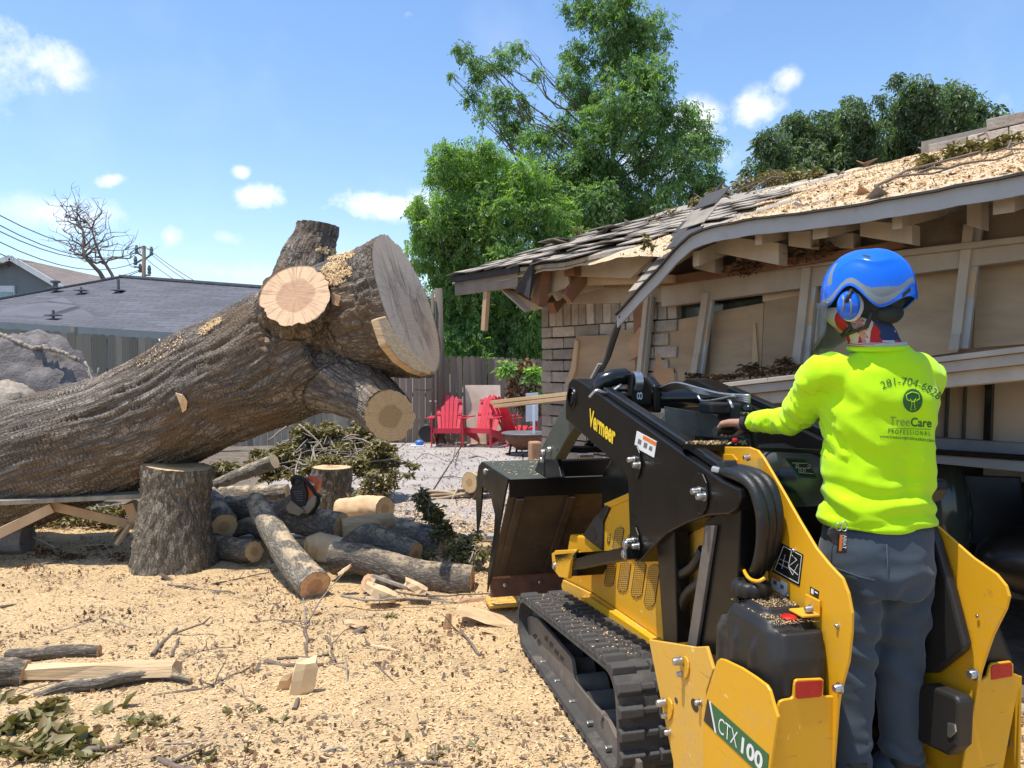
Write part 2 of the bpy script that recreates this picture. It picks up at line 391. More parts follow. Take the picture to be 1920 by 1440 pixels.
def sawdust(name, base=(.66, .47, .25), lo=(.46, .31, .15), soil=True):
    t = NT(name)
    n1 = t.noise(t.ob, 55, 6, .75); n2 = t.noise(t.ob, 150, 4, .8); n3 = t.noise(t.ob, 1.3, 5, .6); v = t.voro(t.ob, 85, 'F1', 'Color')
    col = t.mix(t.ramp(n1, [(.3, 0.), (.66, 1.)]), lo, base)
    vs = t.sep(v)[0]
    col = t.mix(t.ramp(vs, [(.35, 0.), (.95, .55)]), col, (.78, .61, .39))
    col = t.mix(t.ramp(n2, [(.62, 0.), (.8, .5)]), col, (.2, .12, .06))
    if soil:
        n6 = t.noise(t.ob, 1.1, 7, .72); col = t.mix(t.ramp(n6, [(.5, 0.), (.64, .75)]), col, (.42, .3, .18))
        n4 = t.noise(t.ob, 2.6, 7, .72)
        col = t.mix(t.ramp(n4, [(.55, 0.), (.68, .6)]), col, (.36, .24, .13))
        n5 = t.noise(t.ob, 14, 6, .75); col = t.mix(t.ramp(n5, [(.6, 0.), (.72, .45)]), col, (.3, .2, .11))
    t.bump(t.math('ADD', t.math('MULTIPLY', n1, .6), t.math('ADD', t.math('MULTIPLY', n2, .5), t.math('MULTIPLY', vs, .5))), .9, .012)
    return t.done(col, .95, spec=.1)
M['sawdust'] = sawdust('sawdust_ground'); M['sawdust_roof'] = sawdust('sawdust_on_roof', (.72, .57, .38), (.55, .4, .25), False)
def chipmat():
    t = NT('chips'); r = t.island()
    col = t.ramp(r, [(0, (.42, .27, .14)), (.15, (.54, .37, .19)), (.5, (.68, .48, .25)), (.8, (.77, .57, .33)), (.96, (.56, .34, .18)), (1, (.2, .12, .07))])
    return t.done(col, .85, spec=.15)
M['chips'] = chipmat()
def leafmat(name, cols, trans=.35, rough=.5, tcol=None):
    t = NT(name); r = t.island(); col = t.ramp(r, [(i / (len(cols) - 1), c) for i, c in enumerate(cols)])
    col = t.mix(t.ramp(t.noise(t.ob, .5, 3), [(.35, 0.), (.65, .45)]), col, cols[0])
    t.done(col, rough, spec=.4)
    tr = t.new('ShaderNodeBsdfTranslucent')
    tcn = t.mix(1.0, col, tcol or (1.5, 1.8, .6), 'MULTIPLY'); t.l.new(tcn, tr.inputs[0])
    mx = t.new('ShaderNodeMixShader'); mx.inputs[0].default_value = trans
    t.l.new(t.b.outputs[0], mx.inputs[1]); t.l.new(tr.outputs[0], mx.inputs[2]); t.l.new(mx.outputs[0], t.n['Material Output'].inputs[0])
    return t.m
M['leaf_green'] = leafmat('leaves_fresh_green', [(.085, .15, .07), (.14, .23, .095), (.21, .31, .13), (.3, .41, .19)], .5)
M['leaf_light'] = leafmat('leaves_light_green', [(.12, .2, .07), (.19, .3, .09), (.27, .39, .13), (.36, .48, .2)], .52)
M['leaf_oak'] = leafmat('leaves_oak_dark', [(.08, .12, .07), (.11, .16, .085), (.145, .2, .105), (.19, .25, .135)], .38)
M['leaf_dry'] = leafmat('leaves_wilted', [(.09, .09, .025), (.16, .15, .045), (.24, .21, .08), (.36, .31, .15), (.24, .16, .08)], .2, .5, (1.3, 1.2, .6))
M['leaf_brown'] = leafmat('leaves_dead_brown', [(.1, .05, .03), (.2, .11, .05), (.3, .18, .09)], .2, .7, (1.3, 1, .6))
M['twig'] = simple('twig_bark', (.2, .15, .11), (.11, .08, .06), 30, .85, .4, vary=.1)
M['twig_pale'] = simple('twig_pale', (.36, .31, .25), (.22, .18, .14), 30, .85, .4)
M['soil'] = simple('soil', (.2, .16, .12), (.1, .075, .055), 5, .95, .8, 22, bdist=.02)
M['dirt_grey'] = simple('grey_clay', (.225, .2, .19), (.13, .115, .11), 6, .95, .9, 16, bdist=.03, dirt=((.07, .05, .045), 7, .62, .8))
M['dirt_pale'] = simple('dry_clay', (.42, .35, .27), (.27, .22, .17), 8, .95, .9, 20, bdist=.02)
M['concrete'] = simple('patio_concrete', (.4, .355, .315), (.31, .27, .245), 1.6, .85, .5, 40, dirt=((.2, .16, .12), 3.2, .6, .5))
M['fence'] = simple('weathered_fence', (.29, .225, .165), (.14, .105, .078), 7, .9, .6, 14, stretch=(2.2, 2.2, .16), vary=.35, dirt=((.07, .055, .045), 5, .6, .6))
M['fence_left'] = simple('weathered_fence_grey', (.3, .27, .21), (.165, .145, .11), 6, .9, .6, 14, stretch=(2.2, 2.2, .16), vary=.3, dirt=((.08, .075, .05), 5, .58, .6))
def shingle(name, a, b, sc):
    t = NT(name); uv = t.tc.outputs['UV']
    br = t.new('ShaderNodeTexBrick'); t.l.new(uv, br.inputs['Vector']); br.inputs['Scale'].default_value = sc; br.inputs['Color1'].default_value = (*a, 1); br.inputs['Color2'].default_value = (*b, 1)
    br.inputs['Mortar'].default_value = (a[0] * .35, a[1] * .35, a[2] * .35, 1); br.inputs['Mortar Size'].default_value = .012; br.inputs['Brick Width'].default_value = .9; br.inputs['Row Height'].default_value = .28
    col = t.mix(t.ramp(t.noise(uv, sc * 9, 4), [(.35, 0.), (.7, .4)]), br.outputs[0], tuple(c * 1.6 for c in b))
    col = t.mix(t.ramp(t.noise(uv, sc * .4, 4), [(.35, 0.), (.7, .35)]), col, tuple(c * .6 for c in a))
    t.bump(t.math('ADD', t.math('MULTIPLY', br.outputs['Fac'], -1.), t.noise(uv, sc * 60, 3)), .5, .01)
    return t.done(col, .92, spec=.2)
M['shingle_blue'] = shingle('blue_grey_shingles', (.085, .085, .095), (.13, .13, .145), 1.0)
M['shingle_brown'] = shingle('brown_shingles', (.2, .16, .14), (.26, .22, .19), 1.0)
M['shingle_old'] = simple('old_asphalt_shingle', (.34, .295, .24), (.2, .175, .15), 9, .93, .5, 120, vary=.25, dirt=((.55, .43, .28), 6, .52, .8))
M['felt'] = simple('roofing_felt', (.03, .028, .028), (.055, .05, .047), 9, .75, .3)
M['siding_grey'] = simple('grey_siding', (.2, .225, .235), (.17, .19, .2), 3, .8, .1)
M['white_trim'] = simple('white_trim', (.72, .72, .7), (.6, .6, .58), 4, .6, .1)
M['pane'] = simple('window_glass', (.25, .42, .42), (.18, .3, .32), 3, .1, 0)
M['pipe_grey'] = simple('vent_pipe', (.16, .16, .17), (.1, .1, .11), 4, .6, .1)
M['brick'] = simple('tan_grey_brick', (.53, .46, .39), (.38, .31, .26), 12, .9, .9, 26, bdist=.012, vary=.3, dirt=((.17, .115, .09), 22, .6, .8))
M['mortar'] = simple('mortar', (.3, .26, .22), (.22, .19, .16), 14, .95, .6)
M['ply'] = simple('old_plywood', (.48, .34, .21), (.33, .225, .14), 3.4, .8, .35, 9, stretch=(.5, .5, 2.2), dirt=((.15, .1, .07), 2.2, .6, .55), vary=.2)
M['ply_red'] = simple('fresh_torn_plywood', (.6, .36, .2), (.42, .22, .12), 3.4, .8, .5, 12, stretch=(.5, .5, 2.2))
M['ply_pale'] = simple('pale_plywood', (.66, .56, .43), (.47, .35, .25), 3, .8, .3, 9, dirt=((.3, .19, .13), 3.5, .6, .7))
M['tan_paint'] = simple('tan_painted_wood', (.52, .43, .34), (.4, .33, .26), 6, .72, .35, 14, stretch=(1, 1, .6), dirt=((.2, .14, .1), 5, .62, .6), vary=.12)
M['white_paint_old'] = simple('peeling_white_paint', (.52, .5, .47), (.42, .39, .36), 4, .7, .4, 18, dirt=((.25, .2, .16), 12, .62, .7))
M['raw_lumber'] = simple('raw_lumber', (.6, .42, .25), (.44, .29, .16), 5, .75, .4, 14, stretch=(1, 1, .3), vary=.15)
M['raw_red'] = simple('red_brown_lumber', (.32, .16, .085), (.2, .095, .055), 5, .8, .4, 14)
M['gutter'] = simple('bent_gutter_metal', (.42, .39, .36), (.33, .3, .28), 3, .45, .3, 9, dirt=((.18, .14, .12), 7, .62, .6), bdist=.006)
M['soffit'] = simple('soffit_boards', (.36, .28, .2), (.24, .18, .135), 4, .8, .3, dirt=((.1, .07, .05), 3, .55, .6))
M['insulation'] = simple('dark_red_debris', (.15, .035, .03), (.07, .03, .025), 16, .95, .8)
M['wall_tan'] = simple('tan_wall_panel', (.36, .29, .21), (.3, .24, .175), 3, .75, .2, vary=.15)
M['alu_blue'] = simple('dark_window_rail', (.16, .19, .21), (.1, .12, .14), 3, .4, .1)
M['painted_shade'] = simple('interior_shade_colour', (.03, .028, .025), (.02, .018, .016), 3, .9, .2)  # near-black colour puts the porch's shade into its walls and ceiling
M['glass_dark'] = simple('dark_window', (.03, .04, .035), (.05, .06, .05), 2, .12, .05)
M['red_paint'] = simple('red_paint', (.62, .035, .06), (.55, .03, .05), 5, .42, .15, 20)
M['rope'] = simple('rope', (.5, .4, .28), (.34, .26, .18), 60, .9, .6)
M['rust'] = simple('rusty_steel', (.2, .085, .045), (.1, .05, .03), 14, .8, .5)
M['white_plastic'] = simple('white_plastic', (.7, .72, .75), (.62, .65, .68), 4, .4, .05)
M['blue_plastic'] = simple('blue_plastic', (.05, .2, .55), (.04, .16, .45), 4, .4, .05)
# loader
YEL = (.74, .385, .012)
def paint(name, c, c2, dusty=0.):
    t = NT(name); col = t.mix(t.noise(t.ob, 2.2, 4), c, c2)
    g = t.noise(t.ob, 7, 8, .72); col = t.mix(t.ramp(g, [(.52, 0.), (.72, .35 + dusty)]), col, (.47, .34, .17))
    g2 = t.noise(t.ob, 26, 6, .7); col = t.mix(t.ramp(g2, [(.62, 0.), (.7, .55)]), col, (.34, .2, .05))
    s1 = t.noise(t.mapv(t.ob, (60, 5, 16), (.5, .2, .3)), 1.6, 3, .5); s2 = t.noise(t.mapv(t.ob, (9, 3, 80), (.2, .4, .1)), 1.3, 3, .5)
    col = t.mix(t.ramp(s1, [(.69, 0.), (.72, .6)]), col, (.86, .64, .25)); col = t.mix(t.ramp(s2, [(.7, 0.), (.73, .6)]), col, (.25, .15, .05))
    g3 = t.noise(t.ob, 55, 4, .8); col = t.mix(t.ramp(g3, [(.68, 0.), (.73, .8)]), col, (.16, .1, .05))
    t.bump(g2, .06, .001)
    return t.done(col, t.math('ADD', t.math('MULTIPLY', g, .35), .24 + dusty * .5))
M['yellow'] = paint('yellow_paint', YEL, (.68, .34, .012))
M['yellow_dusty'] = paint('yellow_paint_dusty', (.72, .4, .045), (.64, .36, .06), .3)
M['black_steel'] = simple('black_painted_steel', (.006, .0055, .005), (.009, .008, .007), 4, .32, .08, 30, dirt=((.04, .03, .022), 6, .64, .35), bdist=.001, spec=.3)
M['black_gloss'] = simple('glossy_black', (.008, .009, .009), (.012, .013, .012), 2, .16, .02, dirt=((.05, .05, .04), 5, .66, .3))
M['black_plastic'] = simple('black_plastic', (.012, .0115, .011), (.022, .020, .018), 4, .5, .15, 60, dirt=((.1, .085, .06), 5, .6, .5), bdist=.001)
M['cap_dust'] = simple('dusty_tank_top', (.16, .13, .085), (.035, .033, .03), 24, .85, .8, 90)
M['rubber'] = simple('track_rubber', (.065, .06, .055), (.04, .037, .034), 5, .8, .4, 40, dirt=((.17, .145, .115), 6, .52, .6))
M['dirty_steel'] = simple('dirty_steel', (.17, .14, .115), (.1, .085, .07), 7, .7, .4, 30, dirt=((.28, .22, .16), 9, .58, .6))
M['bucket_steel'] = simple('worn_bucket_steel', (.075, .055, .042), (.04, .03, .024), 5, .55, .3, 20, dirt=((.14, .095, .06), 4, .55, .6), metal=.25)
M['bucket_green'] = simple('dark_green_grey_paint', (.075, .085, .072), (.055, .062, .053), 4, .5, .15, 30, dirt=((.14, .13, .11), 8, .62, .5))
M['chrome'] = simple('zinc_steel', (.55, .55, .53), (.42, .41, .39), 12, .32, .15, metal=.9)
M['hose'] = simple('hydraulic_hose', (.008, .008, .008), (.012, .012, .012), 9, .45, .4, 80, dirt=((.07, .06, .05), 14, .6, .5))
M['reflector'] = simple('red_reflector', (.5, .012, .008), (.42, .01, .008), 90, .3, .3)
M['mesh_dark'] = simple('grille_dark', (.02, .018, .015), (.05, .04, .03), 40, .7, .5)
M['decal_green'] = simple('decal_green', (.02, .13, .05), (.018, .12, .045), 4, .4, 0)
M['decal_black'] = simple('decal_black', (.012, .012, .012), (.015, .015, .015), 4, .4, 0)
M['decal_white'] = simple('decal_white', (.78, .78, .76), (.72, .72, .7), 4, .45, 0)
M['decal_yellow'] = simple('decal_yellow', (.85, .6, .03), (.8, .55, .03), 4, .45, 0)
M['decal_orange'] = simple('decal_orange', (.8, .2, .03), (.75, .18, .03), 4, .45, 0)
M['decal_ink'] = simple('decal_ink', (.16, .16, .16), (.14, .14, .14), 4, .5, 0)
M['saw_orange'] = simple('orange_plastic', (.75, .13, .03), (.6, .1, .03), 6, .4, .1)
M['saw_grey'] = simple('dirty_pale_plastic', (.42, .34, .24), (.3, .23, .16), 9, .6, .2, dirt=((.5, .36, .2), 8, .55, .7))
# person
M['skin'] = simple('skin', (.42, .22, .14), (.36, .18, .115), 14, .5, .2, 80)
def cloth(name, c1, c2, rough=.85, sc=3, bs=.25, sheen=.2):
    t = NT(name); n = t.noise(t.ob, sc, 5, .6); col = t.mix(n, c1, c2)
    f = t.noise(t.ob, 420, 2); f2 = t.noise(t.ob, 9, 4, .55)
    t.bump(t.math('ADD', t.math('MULTIPLY', f, .12), f2), bs, .012)
    t.b.inputs['Sheen Weight'].default_value = sheen
    return t.done(col, rough, spec=.2)
M['hivis'] = cloth('hi_vis_shirt', (.52, .86, .004), (.46, .8, .003), .8)
M['jeans'] = cloth('slate_trousers', (.06, .082, .105), (.042, .058, .077), .85, 4, .4)
M['shirt_ink'] = simple('shirt_print_green', (.025, .13, .03), (.02, .11, .025), 4, .8, 0)
M['shirt_ink_grey'] = simple('shirt_print_grey', (.2, .33, .08), (.18, .3, .07), 4, .8, 0)
M['helmet_blue'] = simple('helmet_blue', (.005, .14, .72), (.004, .12, .66), 3, .2, .02, spec=.6)
M['helmet_grey'] = simple('helmet_grey_stripe', (.2, .23, .26), (.17, .2, .22), 3, .28, .02)
M['helmet_in'] = simple('helmet_lining', (.012, .02, .02), (.02, .03, .03), 9, .8, .3)
M['pad_white'] = simple('white_foam', (.6, .6, .58), (.5, .5, .48), 9, .8, .1)
def gaiter():
    t = NT('flag_gaiter'); x, y, z = t.sep(t.attr('gt'))
    st = t.math('SINE', t.math('ADD', t.math('MULTIPLY', x, 1.0), t.math('MULTIPLY', t.noise(t.ob, 14, 3), 1.6)))
    col = t.mix(t.ramp(st, [(.0, 0.), (.06, 1.)]), (.5, .47, .42), (.42, .015, .015))
    star = t.voro(t.attr('gs'), 1.0, 'F1', 'Distance', .35)
    blue = t.mix(t.ramp(star, [(.14, 1.), (.18, 0.)]), (.012, .03, .09), (.55, .6, .65))
    col = t.mix(t.ramp(y, [(.49, 0.), (.51, 1.)]), col, blue)
    t.bump(t.noise(t.ob, 40, 4), .4, .006)
    return t.done(col, .8)
M['gaiter'] = gaiter()
M['collar'] = cloth('pale_undershirt', (.5, .5, .48), (.42, .42, .4), .85, 20, .3)
def visor():
    t = NT('smoked_visor'); t.done((.12, .13, .13), .08)
    tr = t.new('ShaderNodeBsdfTransparent'); tr.inputs[0].default_value = (.8, .84, .84, 1); mx = t.new('ShaderNodeMixShader'); mx.inputs[0].default_value = .62
    t.l.new(t.b.outputs[0], mx.inputs[1]); t.l.new(tr.outputs[0], mx.inputs[2]); t.l.new(mx.outputs[0], t.n['Material Output'].inputs[0]); return t.m
M['visor'] = visor()
def plexi():
    t = NT('clear_plastic_shield'); t.b.inputs['Transmission Weight'].default_value = .75; t.b.inputs['IOR'].default_value = 1.2
    return t.done((.3, .33, .33), .12)
M['plexi'] = plexi()
# ---------------------------------------------------------------- the ground
g = MB(); g.add([(-400, -60, -.06), (400, -60, -.06), (400, 900, -.06), (-400, 900, -.06)], [(0, 1, 2, 3)])
tag(g.build('ground', M['soil']), kind='structure')
def ground_h(x, y):
    h = .012 + .035 * mn.noise(Vector((x * .7, y * .7, 3))) + .022 * mn.noise(Vector((x * 2.6, y * 2.6, 1))) + .007 * mn.noise(Vector((x * 9, y * 9, 5)))
    # ground rises toward the fence at the far left, dips to the patio on the right
    edge = 7.6 + .5 * mn.noise(Vector((x * .8, 0, 0))) + max(0, -1.4 - x) * .15
    h -= .10 * max(0, min(1, (y - edge) / 1.4))
    return h
def sheet(xs, ys):
    nx, ny = len(xs), len(ys)
    v = np.array([(x, y, ground_h(x, y)) for y in ys for x in xs])
    i = np.arange(nx - 1)[None, :] + nx * np.arange(ny - 1)[:, None]; i = i.ravel()
    return v, np.stack([i, i + 1, i + nx + 1, i + nx], 1)
xs = np.concatenate([np.arange(-14, -6, .25), np.arange(-6, 3, .045), np.arange(3, 8, .25)])
ys = np.concatenate([np.arange(.4, 6.4, .045), np.arange(6.4, 9, .08), np.arange(9, 15, .3)])
v, f = sheet(xs, ys)
tag(mesh_np('sawdust_ground', v, f, M['sawdust'], smooth=True), kind='structure')
# patio slabs
pat = bpy.data.objects.new('patio', None); COL.objects.link(pat); pat.location = (0, 11, 0); tag(pat, kind='structure')
b = MB(); b.box((.2, 12.35, -.0), (7.6, 10.3, .05)); b.build('patio_base', M['soil'], pat)
sl0 = None
for i in range(6):
    for j in range(7):
        x, y = -2.95 + i * 1.26, 7.9 + j * 1.3
        if sl0 is None:
            sl0 = MB().box((x, y, .025), (1.235, 1.275, .07)).build('slab', M['concrete'], pat, bevel=.006); s0 = (x, y)
        else:
            c = sl0.copy(); COL.objects.link(c); c.location = (x - s0[0], y - s0[1], .004 * random.uniform(-1, 1))
# near chips and litter
def flakes(name, n, area, size, mat, lift=.004, thick=.25, flat=.3, hf=ground_h, mask=None):
    x0, x1, y0, y1 = area
    u = rng.random(n); y = y0 + (y1 - y0) * u ** 1.5; x = x0 + (x1 - x0) * rng.random(n)
    keep = np.abs(x) < y * .72 + .5; x, y = x[keep], y[keep]; n = len(x)
    if mask:
        keep = np.array([mask(a, b_) > r_ for a, b_, r_ in zip(x, y, rng.random(n))]); x, y = x[keep], y[keep]; n = len(x)
    z = np.array([hf(a, b_) for a, b_ in zip(x, y)]) + lift
    s = size * np.exp(rng.normal(0, .4, n)); a = rng.random(n) * 2 * PI; tl = rng.normal(0, flat, n); tr = rng.normal(0, flat, n)
    ux = np.stack([np.cos(a) * np.cos(tl), np.sin(a) * np.cos(tl), np.sin(tl)], 1); uy = np.stack([-np.sin(a) * np.cos(tr), np.cos(a) * np.cos(tr), np.sin(tr)], 1)
    w = thick + .5 * rng.random(n) * thick
    c = np.stack([x, y, z], 1); q = []
    for i, (p, r) in enumerate(((-1, -.7), (1, -1), (.8, 1), (-.9, .8))):
        q.append(c + ux * (s * p)[:, None] + uy * (s * w * r)[:, None])
    v = np.stack(q, 1).reshape(-1, 3); f = np.arange(4 * n).reshape(-1, 4)
    return tag(mesh_np(name, v, f, mat), kind='stuff')
tag(flakes('sawdust_chips', 210000, (-5, 3.2, 1.6, 8.5), .0044, M['chips'], .005, .45), 'pale fresh sawdust chips scattered thickly over the yard', 'sawdust')
tag(flakes('bark_crumbs', 6500, (-5.5, 3.2, 1.8, 9), .009, M['twig'], .006, .4), 'small dark bark crumbs scattered over the sawdust', 'bark crumbs')

def patchy(x, y): return 3.2 * max(0, mn.noise(Vector((x * 1.5, y * 1.5, 4))) - .06) + 2.0 * max(0, mn.noise(Vector((x * 5, y * 5, 14))) - .12) + (.35 if y < 3.6 and x > -1.2 else 0)
tag(flakes('bark_shreds', 52000, (-5, 3.2, 1.6, 8.5), .010, M['twig'], .008, .25, .5, mask=patchy), 'drifts of dark bark shreds lying in patches on the sawdust', 'bark shreds')
tag(flakes('leaf_crumbs', 22000, (-5, 3.2, 1.6, 8.5), .009, M['leaf_brown'], .010, .5, .6, mask=lambda x, y: patchy(x + 20, y)), 'crumbled olive leaf bits lying in patches on the sawdust', 'leaf crumbs')
tag(flakes('patio_litter', 9000, (-3, 2.6, 7.6, 16), .016, M['twig'], .012, .3, .5, hf=lambda x, y: .06, mask=lambda x, y: .25 + patchy(x, y * .6)), 'bark and leaf litter strewn over the patio slabs', 'litter')
tag(flakes('patio_sawdust', 26000, (-3, 2.6, 7.4, 11), .009, M['chips'], .008, .45, .4, hf=lambda x, y: .06, mask=lambda x, y: max(0, 1.2 - (y - 7.4) / 2.2) + .6 * mn.noise(Vector((x * 1.3, y * 1.3, 2)))), 'thin drift of sawdust over the near edge of the patio', 'sawdust')
# leaf sprays ---------------------------------------------------------------
def leaf_cloud(name, centers, n, size, mat, parent=None, droop=.5, leaflets=1, flat=False, wl_=.42, gap=.55):
    """many small folded leaves; centers = [(x,y,z,rx,ry,rz,weight)]"""
    C_ = np.array(centers, float); w = C_[:, 6] / C_[:, 6].sum(); idx = rng.choice(len(C_), n, p=w)
    d = rng.normal(size=(n, 3)); d /= np.linalg.norm(d, axis=1)[:, None]; r = rng.random(n) ** .45
    ctr = C_[idx, :3] + d * r[:, None] * C_[idx, 3:6]
    a = rng.random(n) * 2 * PI; el = rng.normal(-droop, .45, n) if not flat else rng.normal(0, .3, n)
    ax = np.stack([np.cos(a) * np.cos(el), np.sin(a) * np.cos(el), np.sin(el)], 1)
    up = rng.normal(size=(n, 3)) * (.55 if not flat else .35); up[:, 2] += 1
    sd_ = np.cross(ax, up); sd_ /= np.linalg.norm(sd_, axis=1)[:, None]; nn = np.cross(sd_, ax)
    V = []; 
    if leaflets == 1: offs = [(0, 0, 1.0, 0.)]
    else:
        offs = [(.0 + gap * k, sgn, .8 + .2 * math.sin(k * 2.1), sgn * .9) for k in range((leaflets - 1) // 2) for sgn in (-1, 1)] + [(gap * ((leaflets - 1) // 2), 0, 1., 0)]
    s = size * np.exp(rng.normal(0, .22, n))
    for (o_, sgn, ls, yaw) in offs:
        jit = rng.normal(0, .18, n); cy, sy = np.cos(yaw + jit), np.sin(yaw + jit)
        dx = ax * cy[:, None] + sd_ * sy[:, None]; dx[:, 2] -= .25 * abs(sgn); sx = -ax * sy[:, None] + sd_ * cy[:, None]
        base = ctr + ax * (s * o_)[:, None]
        L = (s * ls)[:, None]; fold = nn * (L * .12)
        p0 = base; p1 = base + dx * L * .5 + sx * L * wl_ / 2 + fold; p2 = base + dx * L - nn * L * .1; p3 = base + dx * L * .5 - sx * L * wl_ / 2 + fold
        V += [np.stack([p0, p1, p2, p3], 1)]
    V = np.concatenate(V).reshape(-1, 4, 3)
    # folded along the midrib: two triangles 0-1-2 and 0-2-3
    v = V.reshape(-1, 3); m = len(V); i = np.arange(m) * 4
    f = np.concatenate([np.stack([i, i + 1, i + 2], 1), np.stack([i, i + 2, i + 3], 1)])
    return tag(mesh_np(name, v, f, mat, parent), kind='stuff')
def limb(mb, a, b_, r0, r1, seg=7, wob=.06, n=8):
    a, b_ = Vector(a), Vector(b_); L = (b_ - a).length; pts = []; s = random.random() * 50
    for i in range(seg + 1):
        t = i / seg; p = a.lerp(b_, t); w = math.sin(PI * t) * L * wob
        p += Vector((mn.noise(Vector((s, t * 3, 0))), mn.noise(Vector((s + 9, t * 3, 0))), mn.noise(Vector((s + 5, t * 3, 4))))) * w * 2
        pts.append(p)
    mb.tube(pts, [lerp(r0, r1, i / seg) for i in range(seg + 1)], n); return pts
def tree(name, base, ctrs, nleaf, lsize, lm, label, cat='tree', trunk_r=.18, group=None, leaflets=7, forks=None, top=None):
    base = Vector(base); root = thing(name, base, label, cat, group)
    t = MB(); cs = [Vector(c[:3]) for c in ctrs]
    cen = sum(cs, Vector()) / len(cs); top = Vector(top) if top is not None else Vector((cen.x, cen.y, max(c.z for c in cs) - .5))
    main = limb(t, base - Vector((0, 0, .2)), top, trunk_r, trunk_r * .12, 14, .05, 10)
    for c in ctrs:
        cv = Vector(c[:3]); j = min(range(len(main)), key=lambda k: (abs(main[k].z - (cv.z - (cv - main[k]).xy.length * .9))) ) 
        j = min(max(j, 3), len(main) - 2); r = trunk_r * (1 - j / 15) * .55
        pts = limb(t, main[j], cv, max(.018, r), .012, 7, .1, 6)
        for q in range(3):
            e = cv + Vector((random.uniform(-1, 1) * c[3], random.uniform(-1, 1) * c[4], random.uniform(-.8, 1) * c[5])) * .85
            limb(t, pts[random.randint(3, 6)], e, .014, .005, 4, .12, 4)
    t.build('trunk', M['tree_bark'], root, smooth=True)
    bk0 = breakup(ctrs); tw = sum(c[6] for c in bk0); tc_ = sum(c[6] for c in ctrs)
    leaf_cloud('crown', bk0 + [(c[0], c[1], c[2], c[3] * 1.2, c[4] * 1.2, c[5] * 1.15, c[6] / tc_ * tw * .8) for c in ctrs], nleaf, lsize, lm, root, .75, leaflets=leaflets)
    return root
def breakup(ctrs, k=15, f=.3):
    out = []
    for c in ctrs:
        for _ in range(max(3, int(k * (c[3] / .6) ** 1.2))):
            d = Vector((random.gauss(0, 1), random.gauss(0, 1), random.gauss(0, 1))).normalized() * random.random() ** .4
            g = f * random.uniform(.6, 1.25)
            out.append((c[0] + d.x * c[3], c[1] + d.y * c[4], c[2] + d.z * c[5], c[3] * g, c[4] * g, c[5] * g * .8, (c[3] * g) ** 1.5))
    return out
def cl(px, py, Y, r, rz=None, w=None):   # cluster from picture position; radius in picture pixels
    p = P(px, py, Y); k = Y / FPX; rr = r * k
    return (p.x, p.y, p.z, rr, rr * 1.0, (rz or r) * k, w or r * r)
random.seed(3)
# tall airy tree behind the house
c1 = []
for px, py, r in ((1155, 20, 55), (1100, 10, 45), (1215, 60, 50), (1160, 100, 62), (1080, 110, 36), (1225, 140, 44), (1180, 180, 66), (1100, 190, 48), (1240, 200, 34), (1130, 250, 62), (1210, 260, 60), (1060, 150, 24), (1050, 250, 40),
                  (1290, 230, 46), (1320, 280, 42), (1275, 300, 55), (1340, 335, 26), (1200, 340, 60), (1120, 340, 58), (1040, 330, 50), (1300, 350, 40), (1240, 375, 40), (1330, 370, 30), (1180, 400, 50), (1060, 390, 50), (1120, 380, 50), (1020, 350, 40), (1080, 310, 44),
                  (870, 95, 22), (845, 140, 9), (905, 130, 32), (945, 110, 28), (975, 95, 20), (890, 180, 24), (935, 185, 34), (985, 190, 22), (960, 235, 36), (905, 215, 18), (1000, 265, 36), (1010, 140, 14), (1165, 420, 60), (1100, 430, 55)):
    c1.append(cl(px, py, 20.5 + random.uniform(-1.1, 1.1), r * .92))
tree('tall_tree', (P(1120, 690, 20.5).x, 20.5, 0), c1, 19000, .092, M['leaf_green'], 'tall airy tree with drooping leaflets rising behind the broken roof', trunk_r=.17, top=P(1150, 60, 20.5), group='green trees beyond the fence')
c2 = []
for px, py, r in ((840, 300, 40), (900, 300, 44), (870, 350, 60), (810, 400, 42), (950, 340, 50), (930, 400, 66), (860, 430, 66), (1010, 400, 45), (800, 470, 40), (870, 500, 60), (950, 480, 60), (1020, 480, 50), (1070, 470, 50), (1060, 520, 50), (1000, 330, 40), (1050, 400, 40), (790, 395, 16), (850, 560, 60), (830, 600, 44), (900, 600, 60),
                  (960, 580, 60), (890, 640, 50), (960, 640, 46), (840, 640, 34), (1000, 660, 26), (775, 385, 9), (815, 330, 20), (1040, 440, 40), (925, 545, 50), (985, 690, 22), (1000, 610, 40), (960, 690, 34), (910, 690, 34), (1010, 560, 40), (860, 670, 30), (990, 640, 34)):
    c2.append(cl(px, py, 18.8 + random.uniform(-.9, .9), r * .95))
tree('bushy_tree', (P(935, 690, 18.8).x, 18.8, 0), c2, 27000, .088, M['leaf_light'], 'dense lighter green bushy tree overhanging the back fence', trunk_r=.13, top=P(930, 300, 18.8), group='green trees beyond the fence')
c3 = []
for px, py, r in ((1420, 310, 26), (1450, 270, 34), (1490, 240, 32), (1530, 250, 40), (1500, 300, 46), (1570, 300, 50), (1560, 230, 26), (1600, 215, 30), (1620, 260, 44), (1640, 300, 40), (1590, 190, 14), (1690, 210, 34), (1720, 170, 30), (1750, 200, 40), (1790, 190, 36), (1700, 260, 50), (1770, 250, 50),
                  (1680, 150, 16), (1830, 205, 24), (1870, 215, 22), (1890, 225, 12), (1830, 240, 30), (1650, 185, 12), (1740, 290, 50), (1480, 340, 50), (1700, 320, 60), (1600, 330, 60), (1860, 260, 40)):
    c3.append(cl(px, py, 24 + random.uniform(-1.5, 1.5), r * .95))
tree('oak_tree', (P(1650, 690, 24).x, 24, 0), c3, 22000, .15, M['leaf_oak'], 'broad dark oak rising beyond the roof ridge at right', trunk_r=.3, leaflets=3, top=P(1700, 190, 24))
